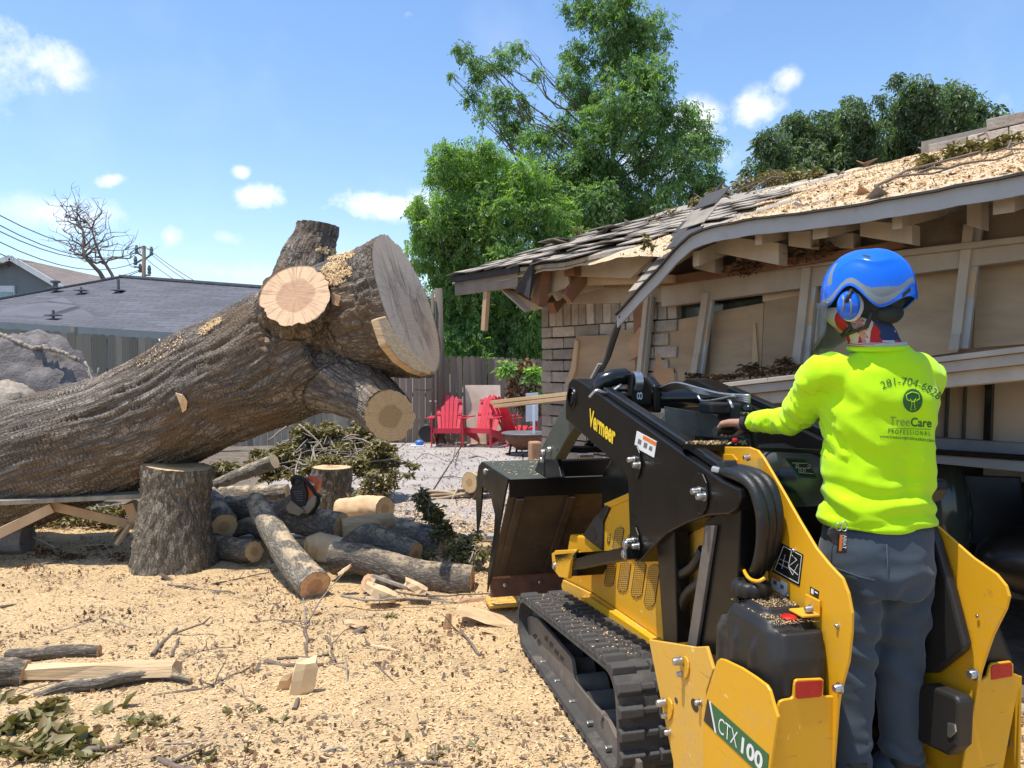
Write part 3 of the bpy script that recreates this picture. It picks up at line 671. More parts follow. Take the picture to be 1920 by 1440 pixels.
c5 = [cl(px, py, 24 + random.uniform(-1, 1), r) for px, py, r in ((800, 640, 50), (860, 620, 50), (920, 600, 55), (980, 610, 55), (1040, 600, 55), (1100, 600, 50), (900, 680, 50), (980, 680, 50), (1050, 680, 50))]
tree('background_tree', (P(950, 690, 24).x, 24, 0), c5, 9000, .13, M['leaf_oak'], 'darker low tree filling the gap between bushy tree and brick corner', trunk_r=.12, leaflets=3)
# maroon shrub and vine hanging by the house corner
c4 = [cl(px, py, 15.2 + random.uniform(-.4, .4), r) for px, py, r in ((985, 690, 20), (965, 720, 18), (1000, 730, 16), (955, 745, 14), (1005, 770, 14), (985, 755, 20))]
sh = thing('wilted_shrub', (P(980, 800, 15.2).x, 15.2, 0), 'wilted brown and maroon shrub beside the brick corner', 'shrub')
t = MB()
for c in c4: limb(t, (P(980, 800, 15.2).x, 15.2, 0), c[:3], .02, .006, 5, .08, 5)
t.build('stem', M['twig'], sh, smooth=True); leaf_cloud('foliage', c4, 900, .11, M['leaf_brown'], sh, leaflets=1)
leaf_cloud('green_foliage', [cl(1000, 700, 15, 16), cl(1010, 740, 15, 10), cl(950, 690, 15, 14)], 350, .12, M['leaf_light'], sh, leaflets=3)

# bare tree far left
def bare(base, tips, r, label):
    root = thing('bare_tree', base, label, 'tree', 'leafless trees behind the grey roof'); t = MB()
    for tip, kids in tips:
        pts = limb(t, base, tip, r, .02, 10, .05, 6)
        for k in range(kids):
            j = random.randint(4, 9); q = pts[j]; d = Vector((random.uniform(-1, 1), random.uniform(-.6, .6), random.uniform(.1, .8))).normalized() * random.uniform(1.2, 2.4) * (1.15 - j / 14)
            p2 = limb(t, q, q + d, .045, .015, 6, .12, 5)
            for m_ in range(5):
                e = p2[random.randint(2, 6)]; d2 = Vector((random.uniform(-1, 1), random.uniform(-.5, .5), random.uniform(-.1, .9))).normalized() * random.uniform(.3, .9)
                p3 = limb(t, e, e + d2, .018, .008, 3, .15, 4)
                for _ in range(2): limb(t, p3[-1], p3[-1] + Vector((random.uniform(-.4, .4), 0, random.uniform(0, .45))), .01, .006, 2, .1, 3)
    t.build('trunk', M['twig'], root, smooth=True)
bare(P(205, 560, 34), [(P(135, 395, 34), 13)], .13, 'left of two leafless trees behind the grey shingle roof')
bare(P(230, 560, 34.5), [(P(150, 410, 34.5).lerp(P(160, 400, 34.5), .5), 9), ], .1, 'right of two leafless trees nearest the utility pole')

# ---------------------------------------------------------------- neighbour houses
Yh = 23.0
def roof_house():
    A = P(-60, 572, 25); R1 = P(228, 520, 29); R2 = P(560, 545, 27); E1 = P(-60, 600, 22); E2 = P(480, 633, 20.5)
    root = thing('shingle_roof_house', (A.x, 24, 0), 'low house with blue grey shingle roof behind the left fence', 'house')
    m = MB(); hipL = P(-420, 600, 24)
    nrm = Vector((0, 0, -.12))
    def slab(ps, uvs):
        n = len(ps); m.add(ps + [p + nrm for p in ps], [tuple(range(n)), tuple(range(n, 2 * n))[::-1]] + [(i, n + i, n + (i + 1) % n, (i + 1) % n) for i in range(n)], 0, [uvs] + [None] * (n + 1))
    def pl(ps):
        o = E1; ux = (E2 - E1).normalized(); nn = (E2 - E1).cross(R1 - E1).normalized(); uy = nn.cross(ux)
        return [((p - o).dot(ux), (p - o).dot(uy)) for p in ps]
    ps = [E1, E2, R2, R1, A]; slab(ps, pl(ps))
    m.build('roof', M['shingle_blue'], root)
    k = MB(); k.bar(R1 + Vector((0, 0, .05)), R2 + Vector((0, 0, .05)), .3, .08); k.bar(A + Vector((0, 0, .03)), R1 + Vector((0, 0, .03)), .25, .06); k.build('ridge_cap', M['pipe_grey'], root)
    k = MB(); k.bar(E1 - Vector((0, .05, .1)), E2 - Vector((0, .05, .1)), .1, .2); k.build('fascia', M['siding_grey'], root)
    k = MB(); a, b_ = E1 + Vector((0, .6, -.3)), E2 + Vector((0, .6, -.3)); k.prism([a, b_, Vector((b_.x, b_.y, 0)), Vector((a.x, a.y, 0))], (0, .2, 0)); k.build('wall', M['siding_grey'], root)
    nn = (E2 - E1).cross(R1 - E1).normalized()
    for px, py, h, w in ((222, 546, .42, .05), (104, 541, .2, .08), (100, 593, .18, .04), (152, 546, .14, .04)):
        q = PLN(px, py, E1, nn); v_ = MB(); v_.tube([q - Vector((0, 0, .1)), q + Vector((0, 0, h))], w, 10); v_.box(q + Vector((0, 0, .03)), (.36, .36, .03), m=1)
        if w == .08: v_.lathe([(.16, 0), (.16, .07), (.02, .12)], q + Vector((0, 0, h)), 12)
        v_.build('vent_pipe', [M['pipe_grey'], M['siding_grey']], root)
roof_house()
def gable():
    Y = 38.; ap = P(30, 488, Y); L = P(-130, 545, Y); Rr = P(132, 548, Y); root = thing('gable_house', (ap.x, Y, 0), 'blue grey gabled house peeking above the roof at far left', 'house')
    m = MB(); base = -1.; w = [ap, Rr, Vector((Rr.x, Y, base)), Vector((L.x, Y, base)), L]; m.prism(w, (0, 9, 0)); m.build('wall', M['siding_grey'], root)
    up = Vector((0, 0, .12))
    r1 = MB(); 
    for e in (L, Rr):
        d = (e - ap).normalized() * .5; a = ap + up; b_ = e + d + up; o = Vector((0, 10.2, 0)); s = Vector((0, -.4, 0))
        ps = [a + s, b_ + s, b_ + o, a + o]; n = 4; q = [p - Vector((0, 0, .15)) for p in ps]
        r1.add(ps + q, [(0, 1, 2, 3), (7, 6, 5, 4), (0, 4, 5, 1), (1, 5, 6, 2), (2, 6, 7, 3), (3, 7, 4, 0)], 0, [[(0, 0), (0, 6), (10, 6), (10, 0)]] + [None] * 5)
    r1.build('roof', M['shingle_brown'], root)
    t_ = MB()
    for e in (L, Rr):
        d = (e - ap).normalized() * .5; t_.bar(ap + up + Vector((0, -.45, -.05)), e + d + up + Vector((0, -.45, -.05)), .08, .26, (0, -1, 0) if False else (0, 0, 1))
    t_.build('rake_trim', M['white_trim'], root)
    a = P(-8, 538, Y - .05); b_ = P(28, 556, Y - .05); fr = MB(); fr.box(((a.x + b_.x) / 2, Y - .05, (a.z + b_.z) / 2 - .3), (b_.x - a.x, .1, 1.2)); w_ = fr.build('window', M['white_trim'], root)
    MB().box(((a.x + b_.x) / 2 + .1, Y - .12, (a.z + b_.z) / 2 - .42), ((b_.x - a.x) * .66, .04, .8)).build('pane', M['pane'], w_)
    v_ = MB()
    for px, py, h in ((127, 530, .55), (118, 540, .2), (104, 519, .2), (54, 496, .2)):
        q = P(px, py, Y + 4); v_.tube([q - Vector((0, 0, .6)), q + Vector((0, 0, h * .6))], .06, 8)
    v_.build('vent_pipe', M['pipe_grey'], root)
gable()
# utility pole and wires
Yp = 60.
def pole():
    x = P(268, 500, Yp).x; top = P(271, 461, Yp).z; root = thing('utility_pole', (x, Yp, 0), 'distant wooden utility pole with crossarms and insulators', 'utility pole')
    MB().tube([(x - .1, Yp, -1), (x + .1, Yp, top)], [.2, .14], 10).build('pole', M['twig'], root, smooth=True)
    k = MB()
    for px0, py0, px1, py1 in ((255, 473, 271, 482), (284, 477, 272, 486), (252, 500, 268, 503), (268, 516, 282, 516), (254, 494, 268, 486)):
        k.bar(P(px0, py0, Yp), P(px1, py1, Yp), .1, .12)
    k.build('crossarm', M['pipe_grey'], root)
    for px, py in ((254, 494), (263, 508), (280, 511), (256, 473), (284, 476)):
        MB().lathe([(.1, 0), (.16, .1), (.12, .3), (.16, .4), (.08, .7)], P(px, py + 3, Yp), 8).build('insulator', M['pipe_grey'], root)
pole()
VZ_ = Vector((0, 0, 1))
def wire(a, b_, sag, label):
    n = 16; pts = [a.lerp(b_, i / n) - Vector((0, 0, sag * 4 * (i / n) * (1 - i / n))) for i in range(n + 1)]
    tag(MB().tube(pts, .028, 5).build('power_line', M['pipe_grey'], smooth=True), label, 'power line', 'power lines strung to the distant pole')
ends = ((271, 461), (256, 474), (254, 474), (253, 493), (262, 506), (263, 508))
for i, (py, e) in enumerate(zip((382, 400, 414, 434, 459, 479), ends)):
    q_ = P(-60, py - 12, 34); e_ = P(*e, Yp)
    wire(q_ + (q_ - e_) * .6 + VZ_ * 4.5, e_, 3.0, ('topmost', 'second', 'third', 'fourth', 'fifth', 'lowest')[i] + ' of the power lines left of the distant pole')
for i, (e, q) in enumerate((((271, 461), (400, 544)), ((284, 477), (390, 546)), ((270, 482), (370, 545)))):
    wire(P(*e, Yp), P(q[0] + 160, q[1] + 62, 40), .7, ('upper', 'middle', 'lower')[i] + ' of the power lines running down right of the pole')

# ---------------------------------------------------------------- fences
def fence(a, b_, za, zb, ground_z, slat, label, mat, key):
    root = thing('plank_fence', (a[0], a[1], 0), label, 'fence', 'weathered board fences'); a, b_ = Vector((*a, 0)), Vector((*b_, 0)); L = (b_ - a).length; n = int(L / (slat + .006)); d = (b_ - a).normalized(); nn = Vector((d.y, -d.x, 0))
    k = MB()
    for z in (.5, 1.1, 1.65): k.bar(a - nn * .06 + Vector((0, 0, z)), b_ - nn * .06 + Vector((0, 0, z)), .04, .09)
    k.build('rail', M[mat], root)
    for i in range(int(L / 2.4) + 1): MB().box(a + d * i * 2.4 - nn * .13 + Vector((0, 0, za / 2 - .1)), (.1, .1, za - .1)).build('post', M[mat], root)
    # three shared board shapes with dog-eared tops, warped a little
    sh_ = []
    for q in range(6):
        w = slat / 2; h = 1.0; c = .032; m = MB(); bw = random.uniform(-.01, .01)
        pts = [(-w, 0), (w, 0), (w + bw, h - c), (w - c * .8 + bw, h), (-w + c * .8 + bw, h), (-w + bw, h - c)]
        m.prism([Vector((x, -.008 + .004 * (j > 1), z)) for j, (x, z) in enumerate(pts)], (0, .018, 0)); sh_.append(m)
    first = {}
    for i in range(n):
        t = (i + .5) / n; p = a.lerp(b_, t); zt = lerp(za, zb, t) + random.uniform(-.018, .018); q = random.randrange(6)
        if q not in first:
            o = sh_[q].build('slat', M[mat]); first[q] = o
        else: o = first[q].copy(); COL.objects.link(o)
        o.parent = root; o.matrix_parent_inverse = Matrix.Translation(root.location).inverted()
        o.location = p + nn * random.uniform(-.006, .01) + Vector((0, 0, ground_z)); o.scale = (1, 1, zt - ground_z)
        o.rotation_euler = (random.uniform(-.004, .004), random.uniform(-.006, .006), math.atan2(d.y, d.x) + random.uniform(-.05, .05))
pL0, pL1 = P(-420, 590, 13.6), P(724, 660, 16.5)
fence(pL0.xy[:], pL1.xy[:], pL0.z, pL1.z, .05, .132, 'grey dog-eared plank fence behind the fallen trunk at left', 'fence_left', 'l')
pR0, pR1 = P(725, 662, 16.6), P(1060, 676, 17.4)
fence(pR0.xy[:], pR1.xy[:], pR0.z, pR1.z, .0, .132, 'brown grey plank fence behind the red chairs', 'fence', 'r')
# tall dark post standing at the fence end
b = MB(); q0, q1 = P(826, 690, 16.2), P(822, 541, 16.2); b.tube([Vector((q0.x, 16.2, 0)), q0, q1], [.09, .09, .085], 10, jit=lambda i, a, p: 1 + .06 * mn.noise(p * 3 + Vector((a, 0, 0)))); b.tube([Vector((P(812, 690, 16.1).x, 16.1, 0)), P(811, 548, 16.1)], .035, 6)
tag(b.build('broken_tree_post', M['tree_bark'], smooth=True), 'tall dark broken tree post standing at the fence behind the cut face', 'post')
# ---------------------------------------------------------------- the damaged brick house
HO = Vector((.275, 7.0, 0)); HD = Vector((.62, -.785, 0)).normalized(); HN = Vector((-HD.y * -1, HD.x * -1, 0)) if False else Vector((-.785, -.62, 0)).normalized()
ZE, SL, OV, TR = 2.54, .333, .70, 3.3
def H(s, o, z): return HO + HD * s + HN * o + Vector((0, 0, z))
def HW(px, py, o): return PLN(px, py, HO + HN * o, HN)
def sz(p): return (p - HO).dot(HD), p.z
RN = (Vector((0, 0, 1)) + HN * SL).normalized()    # roof plane normal
def RPt(px, py, lift=0):
    return PLN(px, py, H(0, OV, ZE + lift), RN)
def st(p): return (p - HO).dot(HD), OV - (p - HO).dot(HN)
def roofz(t): return ZE + SL * t
house = thing('damaged_house', HO, 'brick house with its eave torn open and roof strewn with sawdust', 'house')
VZ = Vector((0, 0, 1))
def hp(name, pts, o, th, mat, label=None, bevel=0, par=None):   # polygon traced on a wall plane, given real thickness inward
    b = MB(); b.prism([HW(x, y, o) for x, y in pts], HN * -th)
    r = b.build(name, M[mat], par or house, bevel=bevel, weld=True)
    if label: r['label'] = label
    return r
# core walls
b = MB(); b.prism([H(0, -.11, 0), H(1.62, -.11, 0), H(1.62, -.11, 2.5), H(0, -.11, 2.5)], HN * -.1); b.prism([H(0.0, -.11, 0), H(.0, -5, 0), H(.0, -5, 2.5), H(.0, -2.7, 3.3), H(.0, -.11, 2.5)], HD * .15)
b.build('wall', M['mortar'], house)
# bricks: shared shapes with rough edges
def brickmesh(w, h, d):
    m = MB(); m.box((0, 0, 0), (w, d, h)); return m
rot = Matrix(((HD.x, -HN.x, 0), (HD.y, -HN.y, 0), (0, 0, 1)))
bricks = {}
def put_brick(key, dims, c, jz=0, par=None, rr=None):
    if key not in bricks:
        o = brickmesh(*dims).build('brick', M['brick'], bevel=.006); bricks[key] = o
        for v in o.data.vertices: v.co += Vector((random.uniform(-.005, .005), 0, random.uniform(-.003, .003)))
    else: o = bricks[key].copy(); COL.objects.link(o)
    o.parent = par or house; o.matrix_parent_inverse = Matrix.Translation((par or house).location).inverted(); o.location = c
    o.rotation_euler = rr or (0, 0, math.atan2(HD.y, HD.x) + random.uniform(-.01, .01))
CH, BL = .1025, .305
for r in range(20):
    z = .03 + r * CH; off = (.152 if r % 2 else 0.)
    s = -.002 - off
    while s < 1.5:
        a, e = max(s, 0.0), min(s + BL, 1.6)
        if e - a > .05:
            w = e - a - .012
            put_brick(('b', round(w, 2), random.randrange(3)), (w, CH - .013, .1), H((a + e) / 2, -.05 + random.uniform(-.004, .006), z + CH / 2))
        s += BL
for k in range(16):
    put_brick(('s', random.randrange(4)), (.088, .2, .1), H(.05 + k * .1, -.05 + random.uniform(-.004, .006), .03 + 20 * CH + .102))
# frieze boards
hp('frieze_board', [(1062, 541), (1255, 536), (1255, 566), (1062, 570)], .03, .04, 'tan_paint', bevel=.004)
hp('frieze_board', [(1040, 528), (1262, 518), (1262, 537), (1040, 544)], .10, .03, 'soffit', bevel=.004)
# plywood over the brick and window openings
hp('plywood_sheet', [(1080, 630), (1135, 628), (1196, 612), (1196, 720), (1066, 722)], .05, .02, 'ply', 'tall sheet of old plywood over the brick', bevel=.002)
hp('plywood_edge', [(1078, 636), (1070, 690), (1058, 722), (1068, 724), (1079, 692), (1084, 640)], .075, .02, 'raw_lumber')
for i, q in enumerate(([(1200, 612), (1206, 640), (1196, 668), (1180, 676), (1184, 652), (1176, 645)], )): hp('torn_flap', q, .075, .008, 'ply_red', 'torn orange flap of plywood')
hp('back_wall', [(1205, 540), (1930, 440), (1930, 712), (1205, 738)], -.16, .1, 'wall_tan')
hp('plywood_sheet', [(1227, 607), (1311, 592), (1306, 712), (1222, 722)], -.02, .02, 'ply', 'plywood panel left of the second post', bevel=.002)
hp('torn_patch', [(1222, 722), (1226, 690), (1232, 662), (1240, 668), (1241, 688), (1262, 690), (1265, 712), (1258, 722)], .005, .006, 'ply_red', 'bare torn patch at the foot of the plywood')
hp('window', [(1222, 568), (1312, 562), (1311, 592), (1227, 607), (1220, 606)], -.06, .03, 'glass_dark')
hp('window_frame', [(1222, 562), (1316, 556), (1316, 570), (1222, 577)], -.03, .03, 'black_gloss')
hp('plywood_sheet', [(1335, 585), (1432, 568), (1426, 712), (1330, 716)], -.02, .02, 'ply', 'plywood panel with leaf litter at its foot', bevel=.002)
hp('plywood_sheet', [(1433, 566), (1503, 552), (1497, 705), (1427, 712)], -.02, .02, 'ply', bevel=.002)
hp('window', [(1338, 556), (1430, 547), (1432, 568), (1335, 585)], -.06, .03, 'glass_dark')
hp('window_frame', [(1338, 566), (1432, 555), (1432, 560), (1338, 571)], -.03, .03, 'black_gloss')
hp('plywood_sheet', [(1430, 552), (1500, 545), (1500, 553), (1430, 566)], -.015, .02, 'ply_pale')
hp('wall_panel', [(1528, 540), (1800, 488), (1795, 660), (1522, 700)], -.04, .02, 'ply', 'dusky panel behind the helmet')
hp('wall_panel', [(1832, 482), (1990, 455), (1990, 640), (1826, 652)], -.04, .02, 'ply')
hp('torn_stick', [(1412, 608), (1416, 606), (1422, 690), (1409, 692)], .0, .02, 'raw_lumber')
# lintel
hp('lintel', [(1240, 532), (1990, 446), (1990, 478), (1506, 540), (1240, 575)], .10, .10, 'tan_paint', bevel=.004)
hp('lintel_top_board', [(1240, 520), (1990, 434), (1990, 446), (1240, 532)], .14, .12, 'tan_paint', bevel=.004)
hp('broken_beam', [(1238, 536), (1430, 508), (1560, 487), (1694, 462), (1690, 450), (1560, 472), (1420, 492), (1240, 520)], .19, .05, 'raw_red', 'red brown splintered beam above the lintel')
# tilted posts
for k, (xt, yt, xb, yb, w, patch) in enumerate(((1214, 556, 1199, 708, 15, None), (1327, 548, 1304, 708, 22, (605, 640)), (1519, 498, 1498, 694, 30, (560, 610)), (1824, 420, 1797, 654, 36, (505, 560)))):
    def at(u, f_): return (lerp(xt, xb, u) + f_ * w / 2, lerp(yt, yb, u))
    po = hp('post', [at(0, -1), at(0, .1), at(1, .1), at(1, -1)], .12, .09, 'tan_paint', bevel=.004)
    hp('post_board', [at(0, .12), at(0, 1), at(1, 1), at(1, .12)], .09, .03, 'white_paint_old', bevel=.003)
    if patch:
        u0, u1 = (patch[0] - yt) / (yb - yt), (patch[1] - yt) / (yb - yt)
        hp('bare_patch', [at(u0, .16), at(u0 + .03, .97), at(u1, .97), at(u1 - .02, .16)], .094, .006, 'raw_lumber')
    if k > 0: hp('post_foot_block', [at(.72 if k < 3 else .88, -1.0), at(.72 if k < 3 else .88, .0), at(1.01, .0), at(1.01, -1.05)], .135, .015, 'tan_paint')
hp('stud', [(1186, 560), (1206, 552), (1206, 720), (1192, 722)], .06, .05, 'raw_red')
# long sill shelf
def strip(name, line, o0, o1, dz0, dz1, mat, label=None):   # beam following a picture line on plane o1
    b = MB(); A = [HW(x, y, o1) for x, y in line]
    for i in range(len(A) - 1):
        p, q = A[i], A[i + 1]; w = HN * (o0 - o1)
        b.hexa([p + w + VZ * dz0, q + w + VZ * dz0, q + VZ * dz0, p + VZ * dz0, p + w + VZ * dz1, q + w + VZ * dz1, q + VZ * dz1, p + VZ * dz1])
    r = b.build(name, M[mat], house, bevel=.003, weld=False)
    if label: r['label'] = label
    return r
line = [(1225, 734), (1304, 724), (1520, 699), (1990, 640)]
strip('sill_shelf', line, .02, .52, -.028, .0, 'tan_paint'); strip('sill_front', line, .3, .50, -.085, -.031, 'tan_paint'); strip('sill_beam', line, .2, .46, -.16, -.088, 'tan_paint')
# loose boards sticking out at the left of the sill
b = MB(); l0, l1 = HW(930, 754, .62), HW(1100, 735, .5)
lb = thing('loose_boards', l0, 'pair of pale loose boards sticking out past the brick corner', 'boards')
for k, dz in enumerate((0, -.034)):
    MB().bar(l0 + VZ * dz + HD * .04 * k, l1 + VZ * dz, .14, .03).build('board', M['raw_lumber'], lb, bevel=.002)
# lower window wall under the sill
hp('window_panel', [(1440, 735), (1730, 708), (1730, 838), (1440, 850)], -.1, .04, 'wall_tan')
for a, c in ((1732, 1774), (1777, 1807), (1810, 1849), (1860, 1990)):
    hp('window_panel', [(a, 700), (c, 696), (c, 830 + (c - 1740) * .12), (a, 826 + (a - 1740) * .1)], -.1, .03, 'wall_tan')
hp('mullion', [(1848, 692), (1861, 690), (1856, 832), (1843, 832)], -.06, .06, 'black_gloss')
hp('mullion', [(1775, 700), (1779, 700), (1773, 822), (1769, 822)], -.07, .04, 'glass_dark'); hp('mullion', [(1808, 698), (1811, 698), (1806, 824), (1802, 824)], -.07, .04, 'glass_dark')
hp('window_rail', [(1440, 800), (1746, 820), (1990, 836), (1990, 858), (1746, 842), (1440, 822)], -.03, .08, 'alu_blue', bevel=.005)
hp('window_rail', [(1440, 826), (1744, 843), (1990, 860), (1990, 868), (1744, 852), (1440, 834)], .0, .06, 'black_gloss')
hp('window_rail', [(1440, 836), (1744, 851), (1990, 869), (1990, 892), (1744, 868), (1440, 850)], -.02, .07, 'siding_grey', bevel=.005)
b = MB(); b.prism([H(1.6, -1.6, 0), H(7, -1.6, 0), H(7, -1.6, 2.4), H(1.6, -1.6, 2.4)], HN * -.1); b.build('porch_back_wall', M['painted_shade'], house)
b = MB(); b.prism([H(1.62, -1.6, 0), H(1.62, -.2, 0), H(1.62, -.2, 2.4), H(1.62, -1.6, 2.4)], HD * .08); b.build('porch_side_wall', M['painted_shade'], house); b = MB(); b.prism([H(7, -1.6, 0), H(7, .3, 0), H(7, .3, 2.6), H(7, -1.6, 2.6)], HD * .08); b.build('porch_side_wall', M['painted_shade'], house)
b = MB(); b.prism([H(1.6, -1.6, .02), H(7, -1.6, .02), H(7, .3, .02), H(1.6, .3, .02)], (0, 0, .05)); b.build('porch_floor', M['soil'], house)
b = MB(); b.prism([H(1.6, -1.6, 2.36), H(7, -1.6, 2.36), H(7, -.12, 2.36), H(1.6, -.12, 2.36)], (0, 0, .04)); b.build('ceiling', M['painted_shade'], house)
# pale louvre boards at the porch back, lower right
for k in range(4): b = MB(); b.bar(H(3.2, -1.5, .95 - k * .28), H(6.8, -1.5, .97 - k * .28), .03, .1); b.build('porch_rail', M['soffit'], house)

# roof ---------------------------------------------------------------
epx = [(1160, 592), (1200, 548), (1240, 505), (1270, 470), (1300, 443), (1340, 428), (1380, 420), (1420, 413), (1500, 404), (1600, 390), (1760, 361), (1920, 330), (2150, 285)]
EC = [sz(HW(x, y, OV)) for x, y in epx]
def ecz(s):
    if s <= EC[0][0]: return EC[0][1]
    for (a, za), (b_, zb) in zip(EC, EC[1:]):
        if s <= b_: return lerp(za, zb, (s - a) / (b_ - a))
    return EC[-1][1]
Sx = EC[5][0]
def RZ(s, t):   # roof surface with the sag round the break
    dz = ecz(s) - ZE
    z = roofz(t) + dz * math.exp(-(t / .55) ** 1.3) + .012 * mn.noise(Vector((s * 2, t * 2, 0)))
    return z
def rsheet(name, s0, s1, t0f, t1f, zf, mat, ns, nt, th=.04, kind=None, uv=False, par=None):
    b = MB(); n = nt + 1
    for i in range(ns + 1):
        s = lerp(s0, s1, i / ns)
        for j in range(nt + 1):
            t = lerp(t0f(s), t1f(s), j / nt); b.v.append(H(s, OV - t, zf(s, t)))
    for i in range(ns):
        for j in range(nt): b.f.append([i * n + j, i * n + j + 1, (i + 1) * n + j + 1, (i + 1) * n + j])
    if th:
        o = len(b.v); b.v += [v - Vector((0, 0, th)) for v in b.v[:o]]
        b.f += [[q + o for q in f][::-1] for f in b.f[:]]
        for i in range(ns):
            for j in (0, nt): a, c = i * n + j, (i + 1) * n + j; b.f.append([a, c, c + o, a + o] if j == 0 else [c, a, a + o, c + o])
        for j in range(nt):
            for i in (0, ns): a, c = i * n + j, i * n + j + 1; b.f.append([c, a, a + o, c + o] if i == 0 else [a, c, c + o, a + o])
    return b.build(name, M[mat], par or house, weld=True, smooth=False)
rsheet('roof_deck', 2.05, 8.0, lambda s: .0 if s > 2.3 else .12, lambda s: TR, RZ, 'shingle_old', 60, 16, .035)
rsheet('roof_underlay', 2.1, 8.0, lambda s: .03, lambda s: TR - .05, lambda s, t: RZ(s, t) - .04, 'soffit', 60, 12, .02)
# dropped felted corner of the roof between the halves
rsheet('dropped_roof_corner', EC[0][0], 2.12, lambda s: .0, lambda s: .16 + (s - EC[0][0]) * .9, lambda s, t: ecz(s) + t * 1.05 + .02 * mn.noise(Vector((s * 6, t * 6, 2))), 'felt', 12, 6, .02)
b = MB()
for q in range(5):
    s = lerp(EC[1][0], 2.2, q / 4.2)
    for t in (.06, .2, .34):
        if t > .16 + (s - EC[0][0]) * .9 - .06: continue
        z = ecz(s) + t * 1.05 + .02
        c = H(s, OV - t, z); 
        o = MB().add([c + HD * .1 - HN * .07 + VZ * (.075 + .0), c - HD * .1 - HN * .07 + VZ * .055, c - HD * .1 + HN * .07 - VZ * .07, c + HD * .1 + HN * .07 - VZ * .05], [(0, 1, 2, 3)]).build('shingle', M['felt' if random.random() < .6 else 'shingle_old'], house)
        so_ = o.modifiers.new('s', 'SOLIDIFY'); so_.thickness = .006
# left half: cut edge follows the tear
tear = [(sz(HW(px, 500, OV - t))[0], t) for px, t in ((848, 0), (975, 0), (1095, .01), (1160, .06), (1215, .17), (1255, .32), (1290, .5))]
def tcut(s):
    if s <= tear[0][0]: return tear[0][1]
    for (a, za), (b_, zb) in zip(tear, tear[1:]):
        if s <= b_: return lerp(za, zb, (s - a) / (b_ - a + 1e-6))
    return tear[-1][1]
SL0 = tear[0][0]; SL1 = 2.08
def LZ(s, t): return roofz(t) - .035 * math.exp(-((s - 1.0) / .5) ** 2) * math.exp(-t / .4) + .015 * mn.noise(Vector((s * 3, t * 3, 7))) - .03 * math.exp(-((s - 2.) / .3) ** 2)
rsheet('roof_deck', SL0, SL1, lambda s: max(0, tcut(s)), lambda s: TR, LZ, 'shingle_old', 40, 14, .03)
rsheet('roof_underlay', SL0 + .02, SL1, lambda s: max(0, tcut(s)) + .02, lambda s: TR - .05, lambda s, t: LZ(s, t) - .033, 'soffit', 40, 10, .02)
# back slope (unseen, closes the building)
b = MB(); b.prism([H(SL0, OV - TR, roofz(TR)), H(8, OV - TR, roofz(TR)), H(8, OV - 2 * TR, roofz(0)), H(SL0, OV - 2 * TR, roofz(0))], (0, 0, -.05)); b.build('roof_back_slope', M['shingle_old'], house)
# individual shingles on the left half
shm = []
for q in range(5):
    m = MB(); w, d = .15, .15; c = random.uniform(0, .02)
    vs = [(-w, -d, 0), (w, -d, random.uniform(0, .012)), (w, d * .6, 0), (-w, d * .6, 0), (0, -d, random.uniform(0, .02)), (0, d * .6, .002)]
    vs = [Vector(v) for v in vs]; m.add(vs + [v + Vector((0, 0, .009)) for v in vs], [(0, 4, 5, 3), (4, 1, 2, 5), (6, 9, 11, 10), (10, 11, 8, 7), (0, 6, 10, 4), (4, 10, 7, 1), (1, 7, 8, 2), (3, 9, 6, 0)])
    shm.append(m.build('shingle', M['shingle_old']))
used = set(); cnt = 0
ex = -HN; ey = (ex + VZ * SL).normalized()
for r in range(11):
    s = SL0 + .1 + (r % 2) * .15; t = .1 + r * .2
    s_ = s
    while s_ < SL1 - .05:
        tt = t
        if tt > tcut(s_) + .06 and tt < TR - .1 and cnt < 120 and random.random() < .93:
            q = random.randrange(5); o = shm[q] if q not in used else shm[q].copy()
            if q in used: COL.objects.link(o)
            used.add(q); cnt += 1; o.parent = house; o.matrix_parent_inverse = Matrix.Translation(house.location).inverted()
            curl = random.uniform(-.02, .03) + (random.uniform(.1, .35) if random.random() < .08 else 0)
            R3 = Matrix((HD, ey, HD.cross(ey))).transposed() @ Matrix.Rotation(-curl, 3, 'X') @ Matrix.Rotation(random.uniform(-.04, .04), 3, 'Z')
            o.matrix_local = Matrix.Translation(H(s_, OV - tt, LZ(s_, tt) + .012 + abs(curl) * .1)) @ R3.to_4x4() if False else Matrix.Identity(4)
            o.location = H(s_, OV - tt, LZ(s_, tt) + .012 + abs(curl) * .1); o.rotation_euler = R3.to_euler()
        s_ += .305
# black drip edge and brown fascia on the left end
b = MB()
for i in range(1): b.bar(H(SL0, OV + .005, ZE - .025), H(tear[1][0], OV + .005, ZE - .03), .02, .05)
b.bar(H(SL0 - .005, OV, ZE - .02), H(SL0 - .005, OV - TR, roofz(TR) - .02), .02, .05)
b.build('drip_edge', M['felt'], house)
b = MB(); b.bar(H(SL0 + .02, OV - .03, ZE - .11), H(tear[1][0] - .05, OV - .03, ZE - .11), .03, .12); b.bar(H(SL0 + .02, OV - .05, ZE - .1), H(SL0 + .02, OV - TR, roofz(TR) - .1), .03, .12); b.build('fascia', M['soffit'], house)
b = MB(); b.prism([HW(848, 530, .66), HW(985, 540, .66), HW(985, 540, .1), HW(870, 528, .1)], (0, 0, -.015)); b.build('soffit_board', M['tan_paint'], house)
hp('hanging_board', [(908, 516), (916, 515), (990, 583), (1020, 578), (985, 560)], .55, .015, 'raw_lumber', 'thin board dangling diagonally from the left eave')
b = MB(); b.prism([HW(908, 516, .66), HW(985, 586, .62), HW(1022, 576, .35), HW(955, 535, .45)], (0, 0, .012)); b.build('hanging_plywood', M['ply_pale'], house)
